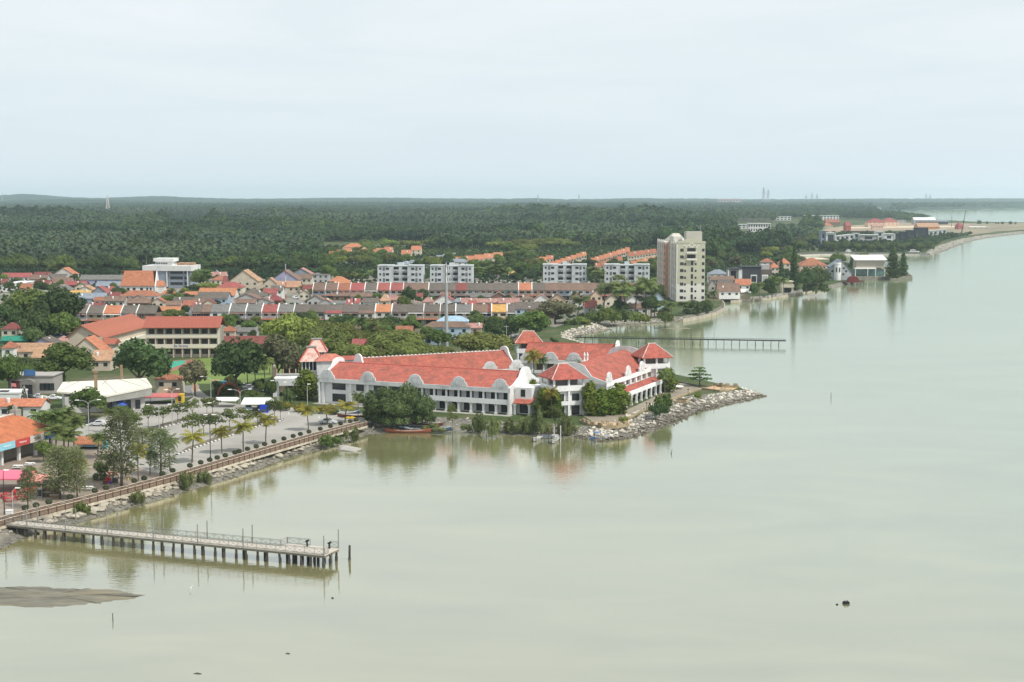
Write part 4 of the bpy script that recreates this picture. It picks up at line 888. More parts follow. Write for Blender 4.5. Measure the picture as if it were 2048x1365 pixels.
Cc = G(1228, 797, GZ); rzR = UV + math.pi/2
class Side: pass
def wing_side(O, L_, Wd):
 return O
D0 = G(1253, 815, GZ); D1 = G(1338, 780, GZ); dR = (D1-D0); dR.z = 0; LnR = dR.length; dR.normalize(); nR = Vector((dR.y, -dR.x, 0))
OR = D1 - nR*3.6 + dR*1.5; rzq = math.atan2(-dR.y, -dR.x)
LnW = LnR + 7.5
rw = empty('hotel_wing', (OR.x, OR.y, GZ), 0, 'right hotel wing with white arcade and red lean-to roof beside the headland path', 'hotel')
rw.rotation_euler = (0, 0, math.atan2(dR.y, dR.x)); rw.location = (OR.x - dR.x*LnW, OR.y - dR.y*LnW, GZ)
WdR = 21.0; zeR, zrR = 8.7-GZ, 12.9-GZ
b = MB(); b.box(0, LnW, .5, WdR, 0, zeR-.4); b.build('wall', M_WALL, rw)
b = MB(); ym = WdR/2
for ya, za, yb, zb in ((.5, zeR-.35, ym-.01, zrR), (ym+.01, zrR, WdR-.3, zeR-.35)):
 b.hexa([(.5, ya, za-.22), (LnW-.5, ya, za-.22), (LnW-.5, yb, zb-.22), (.5, yb, zb-.22)], [(.5, ya, za), (LnW-.5, ya, za), (LnW-.5, yb, zb), (.5, yb, zb)])
b.build('roof', M_RED, rw)
b = MB(); b.box(0, LnW, .05, .49, zeR-1.15, zeR-.05); b.build('eave_parapet', M_WALL, rw)
for x in (2.6, LnW*.40, LnW*.66): parapet_gable(rw, x, 0, zeR-.1, 2.3, 2.8)
for e in (0, LnW-.4):
 pr = [(0, 0), (WdR, 0), (WdR, zeR+.3), (WdR*.80, zeR+.3+.3*(zrR-zeR))]; rr = WdR*.22
 for k in range(9): a = math.pi*k/8; pr.append((ym+rr*math.cos(a), zrR-.5+1.5*math.sin(a)))
 pr += [(WdR*.20, zeR+.3+.3*(zrR-zeR)), (0, zeR+.3)]
 g = MB(); g.hexa([(e, y, z) for y, z in pr], [(e+.4, y, z) for y, z in pr]); g.f = [tuple(reversed(q)) for q in g.f]; g.build('end_gable', M_PARA, rw)
for k in range(7):
 x = LnW*.30 + k*LnW*.105; window(rw, x, .5, H1+1.1, 2.0, 1.6, frame=False, m=mat('brown_shutter', (.17, .12, .09), var=.2)) if k != 1 else window(rw, x, .5, H1+1.1, 2.0, 1.6, frame=False)
 b = MB(); b.box(x+1.12, x+1.5, -.02, .49, H1+.8, zeR-1.16); b.build('pilaster', M_WALL, rw)
XA = LnW-LnR-1.5
b = MB(); b.hexa([(XA-.5, -3.4, 3.3), (LnW-.6, -3.4, 3.3), (LnW-.6, .02, 4.1), (XA-.5, .02, 4.1)], [(XA-.5, -3.4, 3.5), (LnW-.6, -3.4, 3.5), (LnW-.6, .02, 4.3), (XA-.5, .02, 4.3)]); b.build('lean_to_roof', M_RED, rw)
b = MB(); b.box(XA-.6, LnW-.5, -3.75, -3.41, 2.75, 3.85); b.build('arcade_band', M_WALL, rw)
n_ = 9
for k in range(n_+1):
 x = XA + k*(LnW-1-XA)/n_; b = MB(); b.box(x-.28, x+.28, -3.7, -3.2, 0, 2.25); b.hexa([(x-.28,-3.7,2.25),(x+.28,-3.7,2.25),(x+.28,-3.2,2.25),(x-.28,-3.2,2.25)], [(x-.7,-3.7,2.74),(x+.7,-3.7,2.74),(x+.7,-3.2,2.74),(x-.7,-3.2,2.74)]); b.box(x-.4, x+.4, -3.8, -3.1, 0, .4); b.build('column', M_WALL, rw)
 if k < n_: window(rw, x+(LnW-1-XA)/n_/2, .5, .1, 2.0, 2.3, frame=False)
def pavilion(label, P, rz, S_, ze=11.4, zr=14.7, levels=3, open_top=True, ridge=2.4, m=None, white_hip=False):
 """square pavilion with a hipped roof; P = front eave corner, x to the right, y back"""
 r = empty('hotel_pavilion', (P.x, P.y, GZ), rz, label, 'hotel'); ze -= GZ; zr -= GZ; i = 1.0; c = S_/2
 top = ze - 2.1
 b = MB(); b.box(i+.5, S_-i-.5, i+.5, S_-i-.5, 0, top-.3); b.build('wall', M_WALL, r)
 b = MB(); b.box(i-.3, S_-i+.3, i-.3, S_-i+.3, top-1.15, top+.25); b.build('balcony_band', M_WALL, r)
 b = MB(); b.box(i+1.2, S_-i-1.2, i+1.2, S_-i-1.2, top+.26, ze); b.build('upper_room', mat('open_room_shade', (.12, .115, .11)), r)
 b = MB(); E = [(0, 0, ze), (S_, 0, ze), (S_, S_, ze), (0, S_, ze)]; T = [(c-ridge/2, c-.25, zr), (c+ridge/2, c-.25, zr), (c+ridge/2, c+.25, zr), (c-ridge/2, c+.25, zr)]; b.hexa(E, T); b.box(0, S_, 0, S_, ze-.2, ze-.002); b.build('roof', m or M_RED, r)
 b = MB()
 for e, t in zip(E, T): b.tube((e[0], e[1], e[2]+.05), (t[0], t[1], t[2]+.08), .12, n=5)
 b.tube((T[0][0]-.2, c, zr+.1), (T[1][0]+.2, c, zr+.1), .2, n=6); b.build('hip_cap', mat('hip_mortar', (.55, .47, .42), var=.3), r)
 for xx in (i, c, S_-i):
  for yy in (i, c, S_-i):
   if xx == c and yy == c: continue
   b = MB(); b.box(xx-.24, xx+.24, yy-.24, yy+.24, top+.26, ze-.2); b.build('post', M_WALL, r)
 for q in range(2):
  M = Matrix.Identity(4) if q == 0 else Matrix.Translation((0, S_, 0)) @ Rz(-math.pi/2)
  g = MB().at(M); g.box(i-.25, S_-i+.25, i-.29, i+.1, H1-.55, H1+.45) if q == 0 else g.box(i+.2, S_-i-.5, i-.27, i+.1, H1-.55, H1+.45); g.build('balcony', M_WALL, r)
  for xx in (i+.1, c, S_-i-.1):
   g = MB().at(M); g.box(xx-.27, xx+.27, i-.24, i+.3, 0, H1-.56); g.box(xx-.22, xx+.22, i-.24, i+.2, H1+.46, top-1.16); g.build('column', M_WALL, r)
  for xx in (c-2.1, c+2.1):
   g = MB().at(M); g.box(xx-1.1, xx+1.1, i+.40, i+.499, .1, 2.5); g.build('doorway', M_WIN, r)
   g = MB().at(M); g.box(xx-1.0, xx+1.0, i+.40, i+.499, H1+.5, H1+2.3); g.build('window', M_WIN, r)
 return r
def eave_corner(px, py, z): return G(px, py, z)
pavilion('three-storey white corner pavilion with red hipped roof between the two bay-facing wings', eave_corner(1104, 760, 11.4), R(21), 10.2)
pavilion('far right white pavilion with red hipped roof over a dark open storey, above the water', eave_corner(1285, 717, 11.6), R(17), 9.6, ze=11.6, zr=15.2, ridge=2.0)
pavilion('back pavilion with red hipped roof and pale ridge, behind the inner courtyard', eave_corner(1030, 687, 11.0), R(3), 9.2, ze=11.0, zr=14.4, ridge=3.4)
I0 = G(1042, 727, GZ+4); rzI = math.radians(-17)
I0 = Vector((XAT(1040, 720, 452), 452, 0))
inw = wing('hotel_wing', 'inner hotel wing with red roof and three white gables facing the palm courtyard', I0, math.radians(-15), 29, 17, 8.2, 12.6, front=[2.4, 9.6, 16.9], ends=(False, True))
for k in range(6):
 x = 4 + k*3.4; b = MB(); b.box(x-.25, x+.25, .35, .9, 0, 5.3); b.build('column', M_WALL, inw); window(inw, x+1.7, 2.6, 3.1, 2.2, 2.0, frame=False, m=mat('brown_shutter', ()))
b = MB(); b.box(.5, 28, .1, .5, 2.3, 3.2); b.build('balcony_band', M_WALL, inw)
g = G(1172, 745, GZ); Yb = 425; g = Vector((XAT(1172, 720, Yb), Yb, GZ)); r = empty('bell_cote', g, UV, 'small white turret with two finials between the inner and right hotel wings', 'turret')
b = MB(); b.box(-1.5, 1.5, -1.2, 1.2, 0, ZAT(731, Yb)-GZ); b.box(-1.0, 1.0, -.9, .9, ZAT(731, Yb)-GZ, ZAT(722, Yb)-GZ); b.build('wall', M_WALL, r)
for x in (-.45, .45): b = MB(); b.lathe([(.3, ZAT(722, Yb)-GZ), (.22, ZAT(714, Yb)-GZ), (.34, ZAT(711, Yb)-GZ), (.1, ZAT(705, Yb)-GZ)], 8, (x, 0, 0)); b.build('finial', M_WALL, r)
Q0 = Vector((XAT(716, 722, 412), 412, 0)); Q1 = Vector((XAT(1010, 702, 434), 434, 0)); dd = (Q1-Q0); Lq = dd.length; rq = math.atan2(dd.y, dd.x); nq = Vector((math.sin(rq), -math.cos(rq), 0))
ob = wing('hotel_wing', 'rear hotel wing with a long red roof and dotted pale ridge behind the front wing', Q0 + nq*8.5, rq, Lq, 17, 8.4, 12.8, front=[Lq*.80, Lq*.985], ends=(True, True), ridge_caps=True)
def steep(label, px, pyb, py_e, w, ze, zr, Y, top=3.2):
 r = empty('hotel_entrance_hall', (XAT(px, py_e, Y), Y, GZ), R(6), label, 'hotel'); ze -= GZ; zr -= GZ; c = w/2
 b = MB(); b.box(-c+.7, c-.7, .7, w-.7, 0, ze-2.6); b.build('wall', M_WALL, r); b = MB(); b.box(-c+1.0, c-1.0, 1.0, w-1.0, ze-2.6, ze-.05); b.build('window', M_WIN, r)
 b = MB(); b.box(-c+.4, c-.4, .4, w-.4, ze-3.0, ze-2.61); b.build('sill_band', M_WALL, r)
 for k in range(6):
  x = -c+.85+k*(w-1.7)/5; b = MB(); b.box(x-.12, x+.12, .75, .99, ze-2.6, ze-.05); b.build('mullion', M_WALL, r)
  b = MB(); b.box(c-.99, c-.75, .9+k*(w-1.9)/5-.1, .9+k*(w-1.9)/5+.1, ze-2.6, ze-.05); b.build('mullion', M_WALL, r)
 b = MB(); b.hexa([(-c, 0, ze), (c, 0, ze), (c, w, ze), (-c, w, ze)], [(-top/2, c-.5, zr), (top/2, c-.5, zr), (top/2, c+.5, zr), (-top/2, c+.5, zr)]); b.build('roof', M_STREAK, r)
 b = MB()
 for sx in (-1, 1):
  for yy, ty in ((0, c-.5), (w, c+.5)): b.tube((sx*c, yy, ze+.05), (sx*top/2, ty, zr+.05), .2, n=5)
 b.build('hip_cap', mat('ridge_tiles', ()), r)
 b = MB(); b.tube((-top/2-.5, c, zr+.3), (top/2+.5, c, zr+.3), .42, n=8); b.build('ridge_beam', mat('grey_ridge', (.24, .23, .21)), r)
Y1 = 428; steep('front entrance hall with steep bleached red roof and grey ridge beam', 622, 790, 724, 6.9, ZAT(724, Y1), ZAT(697, Y1+3), Y1, 2.0)
Y2 = 440; steep('rear entrance hall with taller steep bleached roof, standing behind the first', 633, 790, 706, 6.6, ZAT(705, Y2), ZAT(681, Y2+3), Y2, 2.4)
Y3 = 418
r = empty('porte_cochere', (XAT(546, 770, 414), 414, GZ), R(2), 'white flat porte-cochere with thick square posts at the hotel entrance', 'canopy')
ztop = ZAT(758, 414)-GZ; b = MB(); b.box(0, 7.5, 0, 7, ztop-2.0, ztop); b.build('canopy', M_PARA, r)
for x, y in ((.1, .1), (6.6, .1), (.1, 6.0), (6.6, 6.0)): b = MB(); b.box(x, x+.85, y, y+.85, 0, ztop-2.001); b.box(x-.15, x+1.0, y-.15, y+1.0, 0, 2.1); b.build('post', M_PARA, r)
b = MB(); b.box(2.6, 7.4, 7.3, 7.9, 0, 4.2); b.build('stone_wall', mat('rubble_stone', (.23, .20, .14), var=.4, scale=1.2), r)
def gable_roof(root, x0, x1, y0, y1, ze, zr, m, name='roof'):
 ym = (y0+y1)/2; b = MB(); b.extrude_xz([], 0, 0) if False else None
 b.hexa([(x0, y0, ze-.15), (x1, y0, ze-.15), (x1, ym, zr-.15), (x0, ym, zr-.15)], [(x0, y0, ze), (x1, y0, ze), (x1, ym, zr), (x0, ym, zr)]); b.hexa([(x0, ym+.01, zr-.15), (x1, ym+.01, zr-.15), (x1, y1, ze-.15), (x0, y1, ze-.15)], [(x0, ym+.01, zr), (x1, ym+.01, zr), (x1, y1, ze), (x0, y1, ze)]); return b.build(name, m, root)
for px, pe, pr_, w, Y, lb in ((580, 733, 722, 5.6, 432, 'low rusty red hipped walkway roof left of the entrance hall'), (577, 757, 748, 4.2, 428, 'small red hipped roof above the porte-cochere'), (660, 723, 708, 8.5, 424, 'pale red hipped roof linking the entrance hall and the long wing'), (700, 720, 712, 9.0, 436, 'second pale red hipped roof behind the linking roof')):
 r = empty('hotel_link_roof', (XAT(px, pe, Y), Y, GZ), R(8), lb, 'hotel'); ze = ZAT(pe, Y)-GZ; zr = ZAT(pr_, Y+w/2)-GZ
 b = MB(); b.hexa([(-w/2, 0, ze), (w/2, 0, ze), (w/2, w, ze), (-w/2, w, ze)], [(-w*.2, w*.45, zr), (w*.2, w*.45, zr), (w*.2, w*.55, zr), (-w*.2, w*.55, zr)]); b.build('roof', M_RED if 'second' in lb or 'small' in lb else tiled('faded_red_tiles', (.48, .17, .13), dirt=(.3, .1, .07), dirt_amt=.7), r)
 b = MB(); b.box(-w/2+.5, w/2-.5, .5, w-.5, 0, ze-.01); b.build('wall', M_PARA if px > 600 else mat('rubble_stone', ()), r)
r = empty('stone_pillar', (XAT(548, 745, 428), 428, GZ), 0, 'tall weathered stone pylon left of the hotel entrance', 'pillar'); zz = ZAT(727, 428)-GZ; b = MB(); b.hexa([(-.8,-.8,0),(.8,-.8,0),(.8,.8,0),(-.8,.8,0)], [(-.55,-.55,zz*.85),(.55,-.55,zz*.85),(.55,.55,zz*.85),(-.55,.55,zz*.85)]); b.build('shaft', mat('rubble_stone', ()), r); b = MB(); b.lathe([(.4, zz*.85), (.5, zz*.9), (.2, zz*.95), (.05, zz*1.04)], 8); b.build('finial', CONC(), r)
r = empty('terrace_railing', (XAT(553, 747, 424), 424, GZ), R(4), 'pale terrace railing with short posts left of the entrance hall', 'railing'); zt = ZAT(748, 424)-GZ
b = MB(); b.box(0, 6.5, 0, 3.6, 0, zt-.3); b.build('terrace', mat('rubble_stone', ()), r); b = MB(); b.box(-.1, 6.6, -.1, .1, zt-.3, zt); b.build('rail', M_WALL, r)
for k in range(4): b = MB(); b.box(k*1.8, k*1.8+.25, -.1, .1, zt, zt+1.4); b.build('post', mat('peach_paint', (.6, .45, .33)), r)
psheet('headland_path', [(1165,832),(1190,846),(1235,846),(1262,833),(1300,815),(1345,796),(1402,778),(1440,776),(1404,775),(1380,769),(1350,765),(1335,778),(1300,798),(1250,822)], GZ+.03, mat('path_paving', (.25, .215, .165), var=.18, scale=.3))
psheet('headland_lawn', [(1230,850),(1260,838),(1310,815),(1305,812),(1260,832)], GZ+.035, mat('rough_grass', (.09, .12, .03), var=.3, scale=.4))
def lowwall(pix, label, h=.7, th=.35, cren=0, m=None, name='low_wall', z=GZ):
 pts = [G(a, b_, z) for a, b_ in pix]; o0_ = pts[0].copy(); r = empty(name, o0_, 0, label, 'wall'); b = MB().at(Matrix.Translation(-o0_)); c = MB().at(Matrix.Translation(-o0_))
 A_ = off(pts, th/2); B_ = off(pts, -th/2); strip(b, B_, A_, z-.2, z+h)
 b.build('wall', m or mat('sandstone_wall', (.34, .27, .17), var=.25, scale=.8, dirt=(.12, .10, .07), dirt_amt=.7), r)
 if cren:
  for k, (p, d) in enumerate(walk(pts, cren)):
   nn = Vector((-d.y, d.x, 0))*th/2; d = d*cren*.25; MBk = MB().at(Matrix.Translation(-o0_)); Z = Vector((0, 0, 1)); MBk.hexa([p-d-nn+Z*h, p+d-nn+Z*h, p+d+nn+Z*h, p-d+nn+Z*h], [p-d-nn+Z*(h+.6), p+d-nn+Z*(h+.6), p+d+nn+Z*(h+.6), p-d+nn+Z*(h+.6)]); MBk.build('merlon', m or mat('sandstone_wall', ()), r)
 return r
lowwall([(1160,844),(1180,852),(1205,856),(1232,856),(1258,851)], 'crenellated sandstone wall round the near end of the headland path', .55, .6, 2.6)
lowwall([(1243,842),(1262,836),(1300,818),(1345,800),(1403,779)], 'low sandstone kerb wall along the seaward side of the headland path', .45, .5)
lowwall([(1348,805),(1372,806),(1378,802),(1356,799)], 'small sandstone planter box wall on the headland stones', .5, .4)
lowwall([(1403,779),(1440,784),(1462,782)], 'low sandstone wall at the tip terrace of the headland', .5, .5)
lowwall([(1432,773),(1450,776),(1478,776)], 'battlemented wall at the very tip of the headland', .7, .5, 2.4)
lowwall([(1358,765),(1380,770),(1405,777)], 'dark sea wall on the far side of the headland path', .4, .4, m=mat('dark_stone', (.10, .10, .085)))
psheet('tip_terrace', [(1403,778),(1440,783),(1464,781),(1478,775),(1450,774),(1432,771)], GZ+.04, mat('orange_paving', (.50, .34, .20), var=.2))
psheet('near_terrace', [(1163,842),(1183,850),(1206,854),(1232,854),(1256,849),(1262,841),(1235,845),(1190,845)], GZ+.045, mat('orange_paving', ()))
r = empty('stone_bench', G(1210, 848, GZ+.05), .1, 'pair of small stone seats in the near battlement terrace', 'bench')
for k, x in enumerate((-.6, .6)): b = MB(); b.hexa([(x-.4,-.3,0),(x+.4,-.3,0),(x+.4,.3,0),(x-.4,.3,0)], [(x-.3,-.3,.9),(x+.3,-.3,.9),(x+.3,.3,.9),(x-.3,.3,.9)]); b.build('seat', mat('sandstone_wall', ()), r)
b = MB(); b.lathe([(1.5, .0), (.9, .35), (.25, .75), (.05, .8)], 4); tag(b.build('stone_mound', mat('sandstone_wall', ()), None, loc=G(1446, 779, GZ+.05), rz=.6), 'low pyramid of sandstone on the tip terrace', 'mound')
r = empty('garden_table', G(1355, 778, GZ+.03), 0, 'round white table top on the headland path', 'table'); b = MB(); b.lathe([(1.7, .72), (1.8, .76), (1.75, .82), (.1, .9)], 16); b.build('tabletop', WHITE(), r); b = MB(); b.tube((0, 0, 0), (0, 0, .72), .14, .1, 8); b.build('pedestal', M_STEEL, r)
for k, (x, y, t_) in enumerate(((1376, 796, 778), (1293, 824, 805), (1250, 845, 826), (1400, 776, 760), (1428, 785, 768))):
 g = G(x, y, GZ); h = (y-t_)/(F/g.y); r = empty('garden_lamp', g, 0, 'short dark lamp post by the headland path, %s from the near end' % ORD[[4, 2, 1, 5, 3][k] if k < 4 else 3], 'lamp'); b = MB(); b.tube((0, 0, 0), (0, 0, h*.85), .06, .05, 6); b.build('post', mat('dark_timber', ()), r); b = MB(); b.lathe([(.12, h*.85), (.2, h*.95), (.05, h*1.04)], 8); b.build('lantern', mat('dark_timber', ()), r)
for x, w, yt, yb, lb in ((612,60,737,800,'wide dense column tree left of the long white wing'),(1087,46,772,834,'dense column tree with dark foliage left of the corner pavilion'),(1066,34,756,820,'tall dark tree rising between the long wing and the corner pavilion'),(1183,44,760,832,'dense column tree right of the corner pavilion door'),(1204,40,772,832,'second dense column tree right of the corner pavilion'),(1238,52,764,828,'large column tree at the near end of the arcade'),(1222,40,774,830,'column tree half hidden between its taller neighbours by the arcade'),(1335,44,733,784,'dense column tree at the far end of the arcade'),(1318,26,740,778,'slimmer column tree behind the end of the arcade'),(1112,30,778,836,'lower column tree left of the pavilion door')):
 tree('column', x, w, yt, yb, lb, 'column trees round the hotel')
tree('almond', 1399, 50, 733, 773, 'layered almond tree standing alone on the headland')
for x, w, yt, yb, lb in ((768,84,766,844,'largest dark tree of the clump in front of the long wing'),(815,64,757,842,'tall dark tree crown rising before the second gable of the long wing'),(845,60,778,846,'right-hand tree of the clump before the long wing'),(740,34,780,838,'left-hand tree of the clump before the long wing'),(790,70,792,850,'low spreading tree at the foot of the clump by the boats')):
 tree('mass', x, w, yt, yb, lb, 'tree clump before the long wing')
for x, w, yt, yb, lb in ((1068,34,695,770,'yellow topped palm in the inner hotel courtyard'),(1085,22,706,766,'small green palm beside the yellow topped courtyard palm')): tree('yellow_palm' if w > 30 else 'green_palm', x, w, yt, yb, lb)
for x, w, yt, yb, lb in ((1330,30,735,790,'palm behind the column trees at the far end of the arcade'),(1165,26,718,770,'courtyard palm right of the corner pavilion roof'),(1104,30,770,838,'yellow palm against the corner pavilion wall'),(716,26,780,838,'drooping palm left of the dark tree clump'),(812,44,706,752,'palm tops between the two long hotel roofs'),(872,46,702,750,'leafy palms between the long hotel roofs')): tree('green_palm' if 'yellow' not in lb else 'yellow_palm', x, w, yt, yb, lb)
for x, w, yt, yb, k_, lb in ((1331,40,788,828,'green','large round bush on the headland stones beside the path'),(1312,32,806,832,'dark','lower dark bush left of the round bush on the headland'),(1250,18,832,846,'lime','bright low bush by the battlement wall'),(1395,18,786,798,'lime','pale tuft of grass on the headland stones'),(575,26,804,822,'yellow','yellow green hedge bush left of the striped palms'),(600,26,806,824,'yellow','yellow green hedge bush by the low grey wall'),(645,22,808,826,'yellow','rounded yellow hedge bush before the long wing door'),(562,22,802,818,'yellow','yellow croton bush behind the dark young tree'),(668,18,816,830,'green','low bush at the foot of the long wing')):
 shrub(k_, x, w, yt, yb, lb)
# ================================================================== THE TOWN
def RF(key):
 D = {'dark': (.135, .115, .098), 'grey': (.17, .165, .155), 'brown': (.19, .125, .095), 'red': (.30, .09, .08), 'pink': (.36, .20, .17), 'orange': (.43, .175, .095), 'tan': (.40, .24, .15), 'yellow': (.52, .31, .10), 'maroon': (.20, .06, .055), 'blue': (.18, .28, .38), 'green': (.03, .22, .15), 'white': (.72, .72, .70), 'slate': (.22, .25, .29), 'rust': (.31, .125, .075), 'sky': (.32, .45, .55), 'navy': (.05, .12, .25)}
 c = D[key]; return tiled('roof_' + key, c, var=.3, dirt=tuple(v*.6 for v in c), dirt_amt=.7)
def WL_(key):
 D = {'white': (.68, .68, .66), 'cream': (.58, .53, .42), 'beige': (.50, .43, .34), 'grey': (.40, .40, .39), 'blue': (.36, .46, .55), 'lilac': (.30, .32, .44), 'pink': (.58, .42, .38), 'peach': (.60, .45, .34), 'green': (.06, .22, .14), 'teal': (.20, .38, .40), 'dark': (.05, .05, .055), 'bluegrey': (.25, .29, .34), 'brown': (.20, .13, .10), 'maroon': (.16, .06, .055), 'orange': (.5, .22, .1), 'red': (.42, .12, .08), 'tan': (.4, .3, .2), 'offwhite': (.55, .54, .50)}
 c = D[key]; return mat('wall_' + key, c, var=.08, scale=.4, dirt=tuple(v*.55 for v in c), dirt_amt=.5, obj_rand=.06, hue_rand=False)
SG = mat('shop_glass', (.03, .033, .037), rough=.2, var=.5, spec=.4)
def hd_for(yr, ye, ze, t=.5):
 k = (yr-YH)/F; Y = (HC-ze)*F/(ye-YH); h = (HC-ze-k*Y)/(t+k); return Y, max(1.5, min(h, 14))
def house(x0, x1, yr, ye, hw, roof, wall, label, kind='gable', rz=0.0, t=.5, group=None, cat='house', name='house', win=None, depth=None, over=.4):
 """a house given by its roof as seen: ridge row yr, eave row ye, columns x0..x1; wall height hw"""
 ze = GZ + hw
 if kind == 'gend':
  Y = (HC-ze)*F/(ye-YH); wd = (x1-x0)/F*Y; zr = ZAT(yr, Y) - GZ; dp = depth or wd*.9
 elif kind == 'flat':
  Y = (HC-ze)*F/(ye-YH); wd = (x1-x0)/F*Y; dp = depth or min(max((ye-yr)/F*Y*Y/(HC-ze), 3), 25); zr = hw
 else:
  Y, hd = hd_for(yr, ye, ze, t); wd = (x1-x0)/F*Y; zr = ZAT(yr, Y+hd) - GZ; dp = depth or 2*hd
 xc = XAT((x0+x1)/2, ye, Y); r = empty(name, (xc, Y, GZ), rz, label, cat, group); w2 = wd/2; rm = RF(roof)
 b = MB(); g = MB()
 if kind == 'gable':
  b.box(-w2+over, w2-over, over, dp-over, 0, hw-.18)
  for s_ in (-w2+over, w2-over-.2): b.hexa([(s_, over, hw-.179), (s_, dp-over, hw-.179), (s_, dp/2, zr-.25)], [(s_+.2, over, hw-.179), (s_+.2, dp-over, hw-.179), (s_+.2, dp/2, zr-.25)])
  for ya, za, yb, zb in ((0, hw, dp/2-.005, zr), (dp/2+.005, zr, dp, hw)): g.hexa([(-w2, ya, za-.15), (w2, ya, za-.15), (w2, yb, zb-.15), (-w2, yb, zb-.15)], [(-w2, ya, za), (w2, ya, za), (w2, yb, zb), (-w2, yb, zb)])
 elif kind == 'hip':
  b.box(-w2+over, w2-over, over, dp-over, 0, hw-.01); rl = max(w2-dp/2, w2*.12); g.hexa([(-w2, 0, hw), (w2, 0, hw), (w2, dp, hw), (-w2, dp, hw)], [(-rl, dp/2-.15, zr), (rl, dp/2-.15, zr), (rl, dp/2+.15, zr), (-rl, dp/2+.15, zr)])
 elif kind == 'gend':
  b.box(-w2+over, w2-over, over, dp-over, 0, hw-.18); b.hexa([(-w2+over, over, hw-.179), (w2-over, over, hw-.179), (0, over, zr-.2)], [(-w2+over, over+.25, hw-.179), (w2-over, over+.25, hw-.179), (0, over+.25, zr-.2)])
  for sg in (-1, 1): q = [(sg*w2, 0, hw-.1), (sg*w2, dp, hw-.1), (0.004*sg, dp, zr), (0.004*sg, 0, zr)]; q = q if sg > 0 else q[::-1]; g.hexa([(a, c, d-.15) for a, c, d in q], q)
 else:
  b.box(-w2+.2, w2-.2, .2, dp, 0, hw-.3); g.box(-w2, w2, 0, dp+.2, hw-.3, hw)
 b.build('wall', WL_(wall), r); g.build('roof', rm, r)
 q_ = int(x0*7+yr*3) % 10
 if q_ < 4 and kind != 'flat' and hw < 5.6:
  b = MB(); tz = hw+.25+(zr-hw)*.45; tx = w2*(q_-1.5)*.35; ty = dp*.26 if kind != 'gend' else dp*.5
  b.lathe([(.42, tz-.4), (.46, tz+.2), (.46, tz+.75), (.15, tz+.95)], 8, (tx, ty, 0)); b.build('water_tank', WHITE(), r)
 nw = win if win is not None else max(1, min(4, int(wd/3.2)))
 fl = 2 if hw > 5 else 1; yy = over if kind != 'flat' else .2
 for f_ in range(fl):
  for k in range(nw):
   xx = -w2+over+(wd-2*over)*(k+.5)/nw; zb = hw-1.9-f_*2.9;
   if zb < .2: continue
   v = MB(); v.box(xx-.65, xx+.65, yy-.06, yy+.02, zb, zb+1.15); v.build('window', SG, r)
 return r
